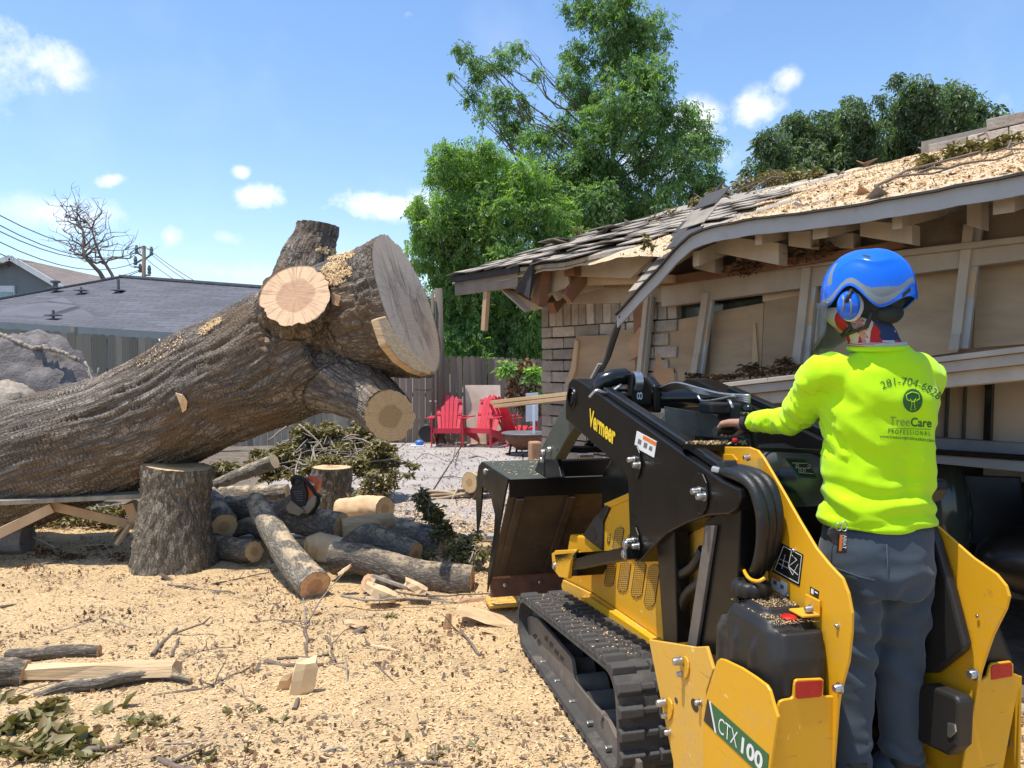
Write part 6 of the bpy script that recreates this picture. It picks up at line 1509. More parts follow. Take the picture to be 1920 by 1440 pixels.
for (x, z, dx, dz) in lp:
    nx, nz = dz, -dx      # outward for counter-clockwise travel
    for a, off in ((A0, 0), (A1, 0), (A1, -.028), (A0, -.028)): b.v.append(Vector((a, x + nx * off, z + nz * off)))
for i in range(n):
    j = (i + 1) % n
    for k in range(4): b.f.append([i * 4 + k, i * 4 + (k + 1) % 4, j * 4 + (k + 1) % 4, j * 4 + k])
belt = LB(b, 'track_belt', 'rubber', weld=True, auto=35)
# one lug, copied round the belt
lm = MB(); h = .024; w2 = (A1 - A0) / 2
for s0, s1, ww in ((-w2 - .004, -.03, .03), (.03, w2 + .004, .03), (-.034, .034, .018)):
    hh = h if ww > .02 else h * .55
    lm.hexa([Vector((s0, -ww, -.004)), Vector((s1, -ww, -.004)), Vector((s1, ww, -.004)), Vector((s0, ww, -.004)), Vector((s0 + .004, -ww * .55, hh)), Vector((s1 - .004, -ww * .55, hh)), Vector((s1 - .004, ww * .55, hh)), Vector((s0 + .004, ww * .55, hh))])
lug0 = LB(lm, 'track_lug', 'rubber', bevel=.004); NL = int(round(tot / .088)); lugs = []
dense, _ = loop_path(circ, tot / NL)
for i, (x, z, dx, dz) in enumerate(dense[:NL]):
    o = lug0 if i == 0 else lug0.copy()
    if i: COL.objects.link(o)
    o.parent = ldr; R3 = Matrix(((1, 0, 0), (0, -dx, dz), (0, -dz, -dx))) ; R3 = Matrix((Vector((1, 0, 0)), Vector((0, dx, dz)) * -1, Vector((0, dz, -dx)))).transposed()
    if R3.determinant() < 0: R3 = Matrix((Vector((-1, 0, 0)), Vector((0, dx, dz)) * -1, Vector((0, dz, -dx)))).transposed()
    o.location = Vector(((A0 + A1) / 2, x, z)); o.rotation_euler = R3.to_euler(); lugs.append(o)
c5 = lambda x, y: (960 + x / 4.234, 1100 + y / 4.234)
frame = plate('track_frame', [c5(*q) for q in ((120, 240), (150, 232), (200, 250), (330, 400), (440, 530), (470, 570), (495, 740), (560, 830), (700, 1000), (760, 1060), (820, 1190), (1000, 1390), (1010, 1500), (900, 1500), (800, 1390), (640, 1180), (480, 950), (350, 760), (250, 610), (160, 500), (112, 320))], -.5, .02, 'dirty_steel')
for q in (((160, 385), (185, 372), (200, 395), (180, 418)), ((195, 430), (215, 415), (232, 450), (212, 472)), ((262, 388), (285, 400), (282, 440), (255, 420)), ((300, 430), (325, 455), (318, 492), (292, 465)), ((340, 490), (372, 520), (362, 552), (334, 520)), ((385, 540), (412, 570), (402, 596), (375, 570))):
    plate('frame_slot', [c5(*p) for p in q], -.5015, .004, 'mesh_dark', frame, 0)
for q in ((262, 620), (375, 775), (495, 940), (637, 1110), (785, 1310)):
    p = A(*c5(*q), -.5); m = MB(); m.box(p + Vector((-.012, .0, .008)), (.03, .016, .04), Matrix.Rotation(.3, 3, 'X')); LB(m, 'roller_bolt', 'chrome', frame, bevel=.003)
for bq in (2.2, 2.0, 1.8, 1.6, 1.4, 1.2):
    m = MB(); m.tube([Vector((-.49, bq, .115)), Vector((-.34, bq, .115))], .075, 20); LB(m, 'roller', 'dirty_steel', auto=40)
for (cx, cz, r) in circ[:2]:
    m = MB(); m.tube([Vector((-.47, cx, cz)), Vector((-.35, cx, cz))], r - .035, 24); LB(m, 'track_wheel', 'dirty_steel', auto=40)
m = MB(); m.tube([A(*c5(715, 1025), -.5) + Vector((-.01, 0, 0)), A(*c5(715, 1025), -.5) + Vector((.2, 0, 0))], .022, 12); LB(m, 'cross_shaft', 'dirty_steel', auto=40)
m = MB(); m.prism([Vector((-.30, .9, .06)), Vector((-.30, 2.4, .06)), Vector((-.30, 2.4, .3)), Vector((-.30, .9, .42))], (.04, 0, 0)); LB(m, 'inner_frame', 'mesh_dark')
# right track as copies
DA = A1 - A0 + .57
for o in [belt] + lugs:
    c = o.copy(); COL.objects.link(c); c.location = o.location + Vector((DA, 0, 0))
# ---- chassis and hood
S2 = lambda x, y: (880 + x / 2.909, 690 + y / 2.909)
S3 = lambda x, y: (940 + x / 2.909, 1000 + y / 2.909)
S6 = lambda x, y: (1220 + x / 3.79, 1060 + y / 3.79)
hood = plate('hood', [(1134, 946), (1180, 930), (1240, 915), (1300, 960), (1320, 1100), (1335, 1265), (1235, 1198), (1112, 1113), (1055, 1085), (1068, 1002), (1095, 1005), (1127, 1020)], -.255, .51, 'yellow', bevel=.012)
plate('hood_edge', [(1132, 944), (1178, 924), (1184, 934), (1136, 955)], -.262, .52, 'yellow', bevel=.004)
plate('light_pod', [(1091, 1004), (1111, 973), (1134, 947), (1142, 951), (1129, 980), (1128, 1033), (1110, 1020)], -.27, .54, 'black_plastic', bevel=.01)
p = A(1115, 1000, -.2715); m = MB(); m.tube([p, p + Vector((.01, 0, 0))], [.035, .035], 20); LB(m, 'lamp_hole', 'decal_black')
plate('chassis_side', [(1055, 1087), (1112, 1115), (1235, 1200), (1345, 1275), (1345, 1310), (1238, 1222), (1060, 1128), (1052, 1098)], -.262, .52, 'yellow_dusty', bevel=.004)
plate('chassis_skirt', [(1060, 1128), (1238, 1222), (1345, 1310), (1345, 1400), (1200, 1290), (1075, 1180)], -.25, .5, 'black_steel', bevel=.004)
plate('track_guard', [(1085, 1120), (1105, 1120), (1260, 1225), (1240, 1225)], -.29, .03, 'yellow', bevel=.002)
for cx, cy, w, h, tl in ((1159, 1010, 17, 45, .16), (1141, 1010, 5, 18, .1), (1181, 1018, 12, 34, .16), (1144, 1076, 18, 50, .14), (1170, 1080, 20, 60, .14), (1197, 1087, 22, 68, .14), (1222, 1098, 22, 80, .14)):
    pts = []
    for k in range(20):
        a = 2 * PI * k / 20; x = w / 2 * math.cos(a); y = (h / 2 - w / 2) * (1 if math.sin(a) > 0 else -1) + w / 2 * math.sin(a); pts.append((cx + x - y * tl, cy + y))
    sl = plate('grille_slot', pts, -.2575, .003, 'mesh_dark', bevel=0)
    # hexagon-like crossing wires
    m = MB(); y = -h / 2
    def inside(x, y_): 
        yy = abs(y_) - (h / 2 - w / 2); return abs(x) < w / 2 and (yy < 0 or x * x + yy * yy < w * w / 4)
    k = 0
    while y < h / 2:
        x = -w / 2 + (k % 2) * 1.6
        while x < w / 2:
            for dx, dy in ((1.6, 1.3), (-1.6, 1.3)):
                if inside(x, y) and inside(x + dx, y + dy): m.bar(A(cx + x - y * tl, cy + y, -.259), A(cx + x + dx - (y + dy) * tl, cy + y + dy, -.259), .0024, .0024)
            x += 3.2
        y += 1.3 if k % 2 == 0 else 2.6; k += 1
    if m.v: LB(m, 'grille_wire', 'yellow_dusty', sl)['kind'] = 'stuff'
# front lug and stabiliser link
plate('link_bracket', [(1034, 1038), (1042, 1032), (1082, 1030), (1070, 1052), (1064, 1085), (1048, 1082), (1036, 1066)], -.47, .02, 'yellow', bevel=.004); plate('link_bracket', [(1040, 1032), (1080, 1030), (1092, 1060), (1064, 1085), (1048, 1082)], -.38, .02, 'yellow', bevel=.004)
m = MB(); m.prism([A(1040, 1040, -.47), A(1080, 1036, -.47), A(1082, 1080, -.40), A(1046, 1080, -.47)], (.21, 0, 0)); LB(m, 'link_mount', 'black_steel')
m = MB(); m.bar(A(1052, 1064, -.43), A(1186, 1036, -.43), .05, .055); LB(m, 'stabiliser_link', 'black_steel', bevel=.005)
bolt(A(1040, 1061, -.47), .018, XL); bolt(A(1186, 1020, -.43) + Vector((-.03, 0, 0)), .017, XL); bolt(A(1184, 1038, -.43) + Vector((-.03, 0, 0)), .017, XL)
# ---- lift arms
arm_px = [(1066, 718), (1072, 710), (1084, 712), (1352, 901), (1386, 917), (1388, 935), (1380, 955), (1366, 964), (1328, 967), (1290, 980), (1250, 1000), (1220, 1030), (1200, 1054), (1192, 1055), (1182, 1046), (1180, 1000), (1177, 905), (1172, 888), (1158, 873), (1060, 786), (1061, 745)]
for side, a in ((0, -.395), (1, .275)):
    m = MB(); q = [A(x, y, -.395) + Vector((a + .395, 0, 0)) for x, y in arm_px]; m.prism(q, (.12, 0, 0))
    arm = LB(m, 'lift_arm', 'black_steel', weld=True, bevel=.006)
    if side == 0: ARM = arm
    m = MB(); m.bar(A(1120, 736, -.395) + Vector((a + .445, 0, .012)), A(1340, 890, -.395) + Vector((a + .445, 0, .015)), .045, .03); LB(m, 'line_cover', 'black_gloss', arm, bevel=.006)
    m = MB(); m.box(A(1338, 886, -.395) + Vector((a + .445, 0, .02)), (.055, .05, .035), Matrix.Rotation(-.3, 3, 'X')); LB(m, 'line_clamp', 'black_plastic', arm, bevel=.006)
    # nose bushing
    c = A(1074, 746, -.395) + Vector((a + .395, 0, 0)); m = MB(); R3 = Matrix.Rotation(PI / 2, 3, 'Y'); m.lathe([(.052, -.012), (.058, -.004), (.058, .0), (.04, .0), (.036, -.012)], c, 24, R3, close=True); m.lathe([(.0, -.002), (.038, -.003)], c, 20, R3, m=1); LB(m, 'pivot_bushing', ['black_steel', 'decal_black'], arm, auto=40)
    m = MB(); q = [A(x, y, -.375) + Vector((a + .395, 0, 0)) for x, y in ((1060, 752), (1086, 786), (1062, 822), (1040, 862), (1016, 862), (1016, 838))]; m.prism(q, (.07, 0, 0)); LB(m, 'arm_link', 'bucket_green', weld=True, bevel=.006)
for x, y, r in ((1194, 866, .0), (1316, 925, 0), (1192, 1018, 0)):
    c = A(x, y, -.395); m = MB(); m.prism([c + Vector((-.001, q * .055 * math.cos(w), .075 * math.sin(w))) for w in [k * PI / 5 for k in range(10)] for q in (1,)], (-.008, 0, 0)); LB(m, 'pivot_plate', 'black_steel', ARM, bevel=.003)
    for dx, dy in ((-5, -4), (5, 6)): bolt(A(x + dx, y + dy, -.405), .013, XL, ARM, .03)
ex = A(1153, 834, -.397) - A(1104, 796, -.397); ey = A(1106, 765, -.397) - A(1104, 796, -.397)
txt('Vermeer', A(1104, 796, -.397), ex, ey, 'decal_yellow', par=ARM, bold=.035, lift=-.0015 if ex.cross(ey).x > 0 else .0015)
plate('warning_sticker', [(1194, 808), (1231, 828), (1226, 858), (1189, 838)], -.3985, .002, 'decal_white', ARM, 0)
plate('orange_band', [(1206, 816), (1230, 829), (1229, 836), (1205, 823)], -.3995, .0008, 'decal_orange', ARM, 0)
for q in (((1197, 822), (1203, 826), (1201, 834), (1195, 831)), ((1208, 829), (1214, 832), (1212, 841), (1206, 838)), ((1218, 836), (1223, 838), (1222, 846), (1216, 843))): plate('pictogram', q, -.3995, .0008, 'decal_ink', ARM, 0)
# cross tube, cylinder, hoses and lines between the arms
c0, c1 = A(1150, 748, -.28), A(1150, 748, -.28); c1 = Vector((.28, c0.y, c0.z))
m = MB(); m.tube([c0, c1], .052, 24); LB(m, 'cross_tube', 'black_gloss', auto=40)
ct = Bp(1225, 745, c0.y - .0); m = MB(); m.prism([ct + Vector((-.03, .06, -.075)), ct + Vector((-.03, -.07, -.075)), ct + Vector((-.03, -.07, .06)), ct + Vector((-.03, .03, .11))], (.045, 0, 0)); LB(m, 'cross_tube_lug', 'black_steel', bevel=.01)
cc = Bp(1192, 716, c0.y - .05); m = MB(); m.lathe([(.042, -.02), (.052, -.02), (.052, .02), (.042, .02)], cc, 22, Matrix.Rotation(PI / 2, 3, 'Y') @ Matrix.Rotation(.0, 3, 'X'), close=True); LB(m, 'eye_ring', 'chrome', auto=40)
m = MB(); m.tube([Bp(x, y, c0.y) for x, y in ((1112, 738), (1130, 716), (1150, 708), (1172, 706), (1186, 712))], [.02, .045, .045, .04, .025], 12, jit=lambda i, a, p: 1 + .18 * mn.noise(p * 22 + Vector((a, 0, 0)))); LB(m, 'hose_wrap', 'black_gloss', smooth=True)
m = MB(); m.prism([Bp(x, y, c0.y - .08) for x, y in ((1180, 742), (1186, 700), (1202, 698), (1224, 735), (1222, 760), (1186, 760))], (0, .05, 0)); LB(m, 'cylinder_bracket', 'black_steel', bevel=.008)
e0 = Bp(1205, 748, c0.y - .085); exx = Vector((.028, 0, 0)); txt('8', e0 + Vector((0, 0, -.004)), Vector((0, 0, .055)) * .7, Vector((-.03, 0, 0)), 'decal_white', lift=-.003)
for k in range(4):
    pts = [Bp(1235 + k * 3, 728 + k * 2, c0.y - .05), Bp(1268 + k * 4, 718 + k * 3, c0.y - .25), Bp(1310, 728 + k * 3, c0.y - .5), Bp(1350 + k * 2, 738 + k * 2, c0.y - .7), Bp(1405, 742 + k * 4, c0.y - .9)]
    m = MB(); m.tube(catmull(pts, 20), .006, 7); LB(m, 'steel_line', 'chrome', smooth=True)
m = MB(); m.tube(catmull([Bp(1308, 742, c0.y - .45), Bp(1318, 752, c0.y - .5), Bp(1350, 748, c0.y - .7), Bp(1378, 742, c0.y - .85)], 14), .006, 7); LB(m, 'steel_line', 'chrome', smooth=True)
m = MB(); m.tube(catmull([Bp(1105, 745, c0.y - .1), Bp(1120, 732, c0.y - .12), Bp(1140, 738, c0.y - .12), Bp(1165, 722, c0.y - .1)], 14), .008, 7); LB(m, 'steel_line', 'chrome', smooth=True)
m = MB(); m.bar(Bp(1045, 842, 2.3), Bp(1145, 842, 2.3), .04, .04); LB(m, 'tilt_rod', 'black_steel', bevel=.01)
m = MB(); m.tube([Bp(1098, 842, 2.4), Bp(1122, 812, 2.2)], .025, 12); LB(m, 'tilt_cylinder', 'black_steel', auto=40)
# rear hoses off the arm
for k, (dx, off) in enumerate(((0, 0), (15, .035), (30, .07))):
    pts = [A(1352 + k * 2, 884 - k * 3, -.36 + off), A(1385 + dx * .6, 892 - k * 4, -.37 + off), A(1412 + dx, 915 - k * 4, -.36 + off), A(1428 + dx, 965, -.35 + off), A(1428 + dx * .8, 1020, -.34 + off), A(1420 + dx * .5, 1062, -.33 + off), A(1404 + dx * .3, 1095, -.30 + off)]
    m = MB(); m.tube(catmull(pts, 30), .0195, 12, jit=lambda i, a, p: 1 + .08 * mn.noise(p * 20)); LB(m, 'hydraulic_hose', 'hose', smooth=True)
    m = MB(); m.tube([A(1338, 880 + k * 5, -.38 + off), A(1362 + k * 2, 886 - k * 2, -.36 + off)], .013, 10); LB(m, 'hose_fitting', 'chrome', auto=40)
m = MB(); m.tube(catmull([A(1395, 1042, -.32), A(1390, 1055, -.33), A(1402, 1082, -.36), A(1420, 1090, -.36), A(1434, 1084, -.34)], 18), .006, 8); LB(m, 'yellow_hose_loop', 'yellow', smooth=True)
# ---- rear uprights
plate('rear_upright', [(1229, 990), (1262, 960), (1270, 1206), (1243, 1202)], -.37, .06, 'black_steel', bevel=.005)
plate('rear_upright', [(1322, 975), (1388, 940), (1378, 1240), (1290, 1215)], -.37, .09, 'black_steel', bevel=.006)
plate('rear_upright', [(1322, 985), (1340, 985), (1305, 1215), (1288, 1212)], -.385, .014, 'dirty_steel', bevel=.003)
for pts in (((1318, 1030), (1300, 1062), (1276, 1080), (1266, 1105), (1272, 1150), (1270, 1200)), ((1326, 1060), (1312, 1092), (1290, 1112), (1278, 1140), (1276, 1200))):
    m = MB(); m.tube(catmull([A(x, y, -.34) for x, y in pts], 22), .019, 10); LB(m, 'hydraulic_hose', 'hose', smooth=True)
plate('inner_bulkhead', [(1262, 900), (1420, 860), (1440, 1300), (1262, 1260)], -.28, .02, 'yellow_dusty', bevel=0)
# ---- left rear guard with tank
AF = -.445
flange = plate('rear_flange', [(1216, 1199), (1302, 1213), (1324, 1212), (1337, 1255), (1324, 1296), (1319, 1350), (1319, 1600), (1262, 1600), (1262, 1429)], AF, .012, 'yellow_dusty', bevel=.003)
for (x, y), (x2, y2) in ((S6(215, 680), S6(222, 772)), (S6(98, 975), S6(112, 1068))):
    m = MB(); m.prism([A(x + 8 + 9 * math.cos(w), (y + y2) / 2 + 22 * math.sin(w), AF - .001) for w in np.linspace(0, 2 * PI, 14)[:-1]], (-.006, 0, 0)); LB(m, 'boss_plate', 'yellow', flange, bevel=.002)
    bolt(A(x, y, AF - .012), .014, XL, flange, .03); bolt(A(x2, y2, AF - .006), .010, XL, flange, .02)
bolt(A(*S6(355, 975), AF), .01, XL, flange, .02); bolt(A(*S6(135, 1185), AF), .01, XL, flange, .02)
for q, r in ((S6(180, 960), .010), (S6(312, 995), .021)):
    p = A(*q, AF - .0012); m = MB(); m.tube([p, p + Vector((.001, 0, 0))], [r, r], 16, ell=1.3); LB(m, 'hole', 'decal_black', flange)
guard = plate('tank_guard', [S6(*q) for q in ((372, 1110), (382, 960), (430, 800), (470, 680), (490, 662), (520, 668), (640, 725), (740, 790), (820, 850), (845, 890), (870, 980), (902, 1080))] + [(1444, 1440), (1425, 1600), (1319, 1600)], AF - .012, .010, 'yellow', bevel=.003)
BRN = 0.0
p1 = [S6(902, 1080), S6(908, 1000), S6(918, 970), S6(945, 957), S6(1000, 948), S6(1015, 935), S6(1022, 850), S6(1028, 822), S6(1045, 812), S6(1215, 805), S6(1232, 815), S6(1228, 925), S6(1240, 930), S6(1330, 932)]
rear = plate('rear_panel', p1 + [(1560, 1440), (1545, 1600), (1430, 1600), (1444, 1440)], 0, .010, 'yellow', b_=0.0, bevel=.003)
plate('reflector', [S6(1032, 840), S6(1045, 830), S6(1215, 820), S6(1225, 830), S6(1215, 925), S6(1205, 935), S6(1045, 950), S6(1034, 940)], 0, .002, 'reflector', rear, b_=-.003, bevel=0)
# model stripe
dc = AF - .0138
plate('black_stripe', [S6(402, 952), S6(418, 965), S6(462, 1190), S6(376, 1104)], dc, .0012, 'decal_black', guard, 0)
plate('white_stripe', [S6(413, 962), S6(424, 970), S6(466, 1196), S6(454, 1184)], dc - .0004, .0012, 'decal_white', guard, 0)
plate('green_band', [S6(424, 972), S6(838, 1345), S6(825, 1500), S6(790, 1500), S6(466, 1194)], dc, .0012, 'decal_green', guard, 0)
o_, e1, e2 = A(*S6(478, 1180), dc - .001), A(*S6(612, 1300), dc - .001), A(*S6(486, 1072), dc - .001)
txt('CTX', o_, e1 - o_, e2 - o_, 'decal_white', par=guard, bold=-.005, lift=0); 
o_, e1, e2 = A(*S6(640, 1322), dc - .001), A(*S6(790, 1458), dc - .001), A(*S6(650, 1215), dc - .001)
txt('100', o_, e1 - o_, e2 - o_, 'decal_white', par=guard, bold=.03, lift=0)
# tank
tk = MB()
def lofts(secs):
    n = 20; o = len(tk.v)
    for z, a0_, a1_, b0_, b1_ in secs:
        for k in range(n):
            w = 2 * PI * k / n; c, s = math.cos(w), math.sin(w); e = .35
            tk.v.append(Vector(((a0_ + a1_) / 2 + (a1_ - a0_) / 2 * (abs(c) ** e) * (1 if c > 0 else -1), (b0_ + b1_) / 2 + (b1_ - b0_) / 2 * (abs(s) ** e) * (1 if s > 0 else -1), z)))
    m = len(secs)
    for i in range(m - 1):
        for k in range(n): tk.f.append([o + i * n + k, o + i * n + (k + 1) % n, o + (i + 1) * n + (k + 1) % n, o + (i + 1) * n + k])
    tk.f.append([o + k for k in range(n)][::-1]); tk.f.append([o + (m - 1) * n + k for k in range(n)])
lofts([(.45, -.428, -.25, .02, .42), (.7, -.428, -.25, .02, .385), (.84, -.425, -.25, .03, .345), (.925, -.42, -.25, .06, .31), (.955, -.405, -.25, .08, .29)])
lofts([(.5, -.40, -.25, .012, .1), (.86, -.40, -.25, .012, .1), (.93, -.39, -.25, .03, .1)])
lofts([(.945, -.39, -.25, .12, .27), (.975, -.385, -.255, .13, .26)])
for bb_ in (.14, .24, .33): lofts([(.5, -.436, -.4, bb_ - .016, bb_ + .016), (.86, -.436, -.4, bb_ - .016 - .01, bb_ + .016 - .01), (.9, -.42, -.4, bb_ - .03, bb_)])
v, nr, f = remesh(tk, .0065, 4, .5)
# carved hand recess near the back
rc = A(1505, 1195, -.42)
for q in v:
    d = Vector(q) - rc; k = math.exp(-((d.y / .045) ** 2 + (d.z / .06) ** 2)); q[0] += .045 * k if q[0] < -.3 else 0
tank = mk('fuel_tank', v, f, M['black_plastic'], None); tank.parent = ldr
ct = Zp(1408, 1114, .975); m = MB(); prof = [(.056, 0), (.062, .006), (.062, .034), (.054, .042), (.04, .045), (.036, .038), (.0001, .038)]; m.lathe(prof, ct, 36)
for i, q in enumerate(m.v):
    k = i % 36; rr = (Vector((q.x, q.y, 0)) - Vector((ct.x, ct.y, 0)))
    if k % 3 == 0 and rr.length > .055: q.x -= rr.x * .1; q.y -= rr.y * .1
LB(m, 'tank_cap', 'black_plastic', auto=45)
m = MB(); m.lathe([(.022, 0), (.024, .008), (.016, .013), (.0001, .014)], Vector((-.33, .09, .952)), 16); LB(m, 'red_cap', 'reflector', auto=40)
vs = []
for _ in range(1500):
    a_, b__ = random.uniform(-.40, -.26), random.uniform(.04, .3); z_ = .958 + (.02 if .13 < b__ < .26 and a_ > -.38 else 0); s = random.uniform(.0008, .0024); w = random.random() * 6; c = Vector((a_, b__, z_ - max(0, abs(a_ + .33) - .05) * .15)); d1 = Vector((math.cos(w) * s, math.sin(w) * s, s * .3)); d2 = Vector((-math.sin(w) * s * .5, math.cos(w) * s * .5, 0)); vs += [c - d1 - d2, c + d1 - d2, c + d1 + d2, c - d1 + d2]
o = mesh_np('tank_dust', np.array([tuple(q) for q in vs]), np.arange(len(vs)).reshape(-1, 4), M['chips']); o.parent = ldr; o['kind'] = 'stuff'
# ---- tall fender plates
fp_ = [(1296, 850), (1300, 837), (1404, 838), (1420, 844), (1431, 858), (1470, 925), (1500, 978), (1530, 1028), (1556, 1060), (1579, 1084), (1590, 1113), (1597, 1150), (1596, 1187), (1590, 1242), (1582, 1271), (1574, 1300), (1570, 1330), (1560, 1460), (1420, 1400), (1300, 1200)]
fend = plate('left_fender_plate' if False else 'fender_plate', fp_, -.245, .010, 'yellow', bevel=.003)
for q in (S6(978, 214), S6(1330, 430), (1490, 1032)): bolt(A(*q, -.245), .006, XL, fend, .008)
bolt(A(1575, 1290, -.25), .012, XL, fend, .02); bolt(A(1402, 872, -.245), .011, XL, fend, .02); bolt(A(1404, 858, -.245), .009, XL, fend, .02); bolt(A(1357, 870, -.245), .009, XL, fend, .02)
plate('bracket', [(1338, 851), (1373, 852), (1382, 862), (1382, 900), (1376, 900), (1345, 870)], -.25, .004, 'yellow', fend, .002); plate('bracket_slot', [(1362, 864), (1376, 864), (1376, 870), (1362, 870)], -.2515, .001, 'decal_black', fend, 0)
plate('diagram_decal', [(1466, 1019), (1506, 1040), (1499, 1100), (1448, 1072)], -.2465, .001, 'decal_black', fend, 0)
def dline(pts, a, par, w=.0022, mat='decal_white'):
    m = MB(); q = [A(x, y, a) for x, y in pts]
    for c, d in zip(q, q[1:]): m.bar(c, d, .0006, w, Vector((0, 0, 1)) if abs((d - c).normalized().z) < .9 else Vector((0, 1, 0)))
    LB(m, 'diagram_line', mat, par)
dline([(1469, 1024), (1503, 1042), (1497, 1094), (1452, 1069), (1469, 1024)], -.2472, fend)
dline([(1484, 1034), (1478, 1062), (1496, 1078)], -.2472, fend); dline([(1484, 1040), (1494, 1050), (1478, 1062), (1486, 1078), (1496, 1058)], -.2472, fend, .0016); dline([(1462, 1048), (1480, 1056)], -.2472, fend, .0016); dline([(1460, 1056), (1478, 1066)], -.2472, fend, .0016); dline([(1472, 1040), (1466, 1066)], -.2472, fend, .0016)
plate('warning_sticker', [(1449, 1077), (1476, 1094), (1474, 1120), (1443, 1100)], -.2465, .001, 'decal_white', fend, 0); plate('red_band', [(1449, 1077), (1464, 1086), (1463, 1092), (1448, 1083)], -.2472, .0006, 'decal_orange', fend, 0)
for x, y in ((1453, 1092), (1466, 1100)): plate('pictogram', [(x - 3, y - 5), (x + 3, y - 2), (x + 3, y + 5), (x - 3, y + 3)], -.2472, .0006, 'decal_ink', fend, 0)
plate('small_decal', [S6(1133, 150), S6(1195, 185), S6(1190, 238), S6(1130, 200)], -.2465, .001, 'decal_black', fend, 0)
plate('decal_mark', [S6(1140, 163), S6(1158, 173), S6(1156, 208), S6(1138, 196)], -.2472, .0006, 'decal_white', fend, 0); plate('decal_mark', [S6(1165, 182), S6(1188, 194), S6(1186, 204), S6(1165, 192)], -.2472, .0006, 'decal_white', fend, 0)
m = MB(); q = A(*S6(1155, 330), -.25); m.box(q + Vector((-.03, 0, 0)), (.06, .07, .008)); m.box(q + Vector((-.002, 0, .02)), (.006, .07, .05)); LB(m, 'latch_bracket', 'yellow', bevel=.003); bolt(A(*S6(1140, 310), -.27), .01, XL, None, .02)
# right fender, seen from inside
rf = [(1600, 860), (1740, 960), (1756, 985), (1824, 1045), (1868, 1076), (1886, 1098), (1892, 1118), (1886, 1142), (1862, 1190), (1848, 1230), (1838, 1262), (1826, 1330), (1802, 1450), (1600, 1400)]
rfe = plate('fender_plate', rf, .245, .010, 'yellow', bevel=.003)
bolt(A(1827, 1264, .235), .014, XL, rfe, .02); bolt(A(1833, 1155, .24), .004, XL, rfe, .004)
plate('knee_pad', [(1700, 900), (1752, 1010), (1782, 1110), (1808, 1212), (1802, 1222), (1752, 1262), (1690, 1262)], .205, .035, 'black_plastic', bevel=.01)
plate('step_box', [(1700, 1290), (1735, 1283), (1790, 1305), (1798, 1318), (1794, 1400), (1776, 1418), (1700, 1380)], .16, .06, 'black_plastic', bevel=.012)
plate('latch', [(1776, 1355), (1790, 1358), (1792, 1372), (1780, 1384), (1775, 1380)], .155, .006, 'chrome', bevel=.002)
rr = plate('rear_panel', [(1829, 1278), (1845, 1274), (1852, 1268), (1857, 1250), (1862, 1244), (1896, 1240), (1901, 1246), (1901, 1262), (1914, 1268)] + [(1880, 1450), (1790, 1500), (1806, 1440)], 0, .010, 'yellow', b_=0.0, bevel=.003)
plate('reflector', [(1859, 1252), (1864, 1247), (1896, 1243), (1898, 1248), (1898, 1268), (1860, 1275)], 0, .002, 'reflector', rr, b_=-.003, bevel=0)
m = MB(); m.prism([Vector((.26, .02, .5)), Vector((.42, .02, .5)), Vector((.42, .02, .8)), Vector((.37, .02, .9)), Vector((.3, .02, .98)), Vector((.26, .02, .98))], (0, .3, 0)); LB(m, 'right_tank', 'black_plastic', bevel=.02)
m = MB(); m.prism([Vector((.43, .01, .2)), Vector((.43, .5, .2)), Vector((.43, .5, .62)), Vector((.43, .01, .74))], (.01, 0, 0)); LB(m, 'tank_guard', 'yellow', bevel=.003)
m = MB(); m.box((0, .17, .325), (.46, .42, .03)); m.box((0, .38, .6), (.46, .03, .5)); LB(m, 'stand_platform', 'black_steel', bevel=.004)
m = MB(); m.box((0, 1.3, .3), (.5, 1.9, .3)); LB(m, 'chassis_core', 'black_steel')
# ---- console
m = MB(); m.prism([Vector((-.225, .50, .5)), Vector((-.225, .50, 1.2)), Vector((-.225, .58, 1.33)), Vector((-.225, .95, 1.38)), Vector((-.225, 1.2, 1.32)), Vector((-.225, 1.2, .5))], (.46, 0, 0)); cons = LB(m, 'console', 'black_gloss', bevel=.015)
m = MB(); m.prism([Vector((-.2, 1.2, .7)), Vector((-.2, 1.2, 1.3)), Vector((-.2, 1.8, 1.3)), Vector((-.2, 2.05, 1.1)), Vector((-.2, 2.05, .7))], (.42, 0, 0)); LB(m, 'engine_cover', 'black_gloss', bevel=.02)
plate('shield_sheet', [(1246, 762), (1392, 786), (1396, 826), (1250, 812)], 0, .006, 'plexi', b_=1.25, bevel=.002)
plate('dash_rail', [(1425, 838), (1560, 844), (1560, 852), (1425, 846)], 0, .02, 'black_steel', b_=.47, bevel=.003)
sp_ = plate('instruction_panel', [(1472, 858), (1512, 858), (1536, 899), (1500, 896)], 0, .004, 'decal_green', b_=.485, bevel=0)
plate('panel_face', [(1475, 861), (1510, 861), (1532, 896), (1502, 893)], 0, .002, 'decal_black', sp_, b_=.484, bevel=0)
for q in (((1485, 868), (1514, 869)), ((1491, 877), (1519, 878)), ((1498, 886), (1525, 888))):
    m = MB(); m.bar(Bp(*q[0], .4835), Bp(*q[1], .4835), .0008, .0016); LB(m, 'panel_line', 'decal_white', sp_)
for x, y in ((1495, 873), (1508, 882), (1500, 882), (1517, 874)): m = MB(); p = Bp(x, y, .4832); m.lathe([(.0045, 0), (.006, .0)], p, 12, Matrix.Rotation(PI / 2, 3, 'X'), close=True); LB(m, 'panel_symbol', 'decal_white', sp_)
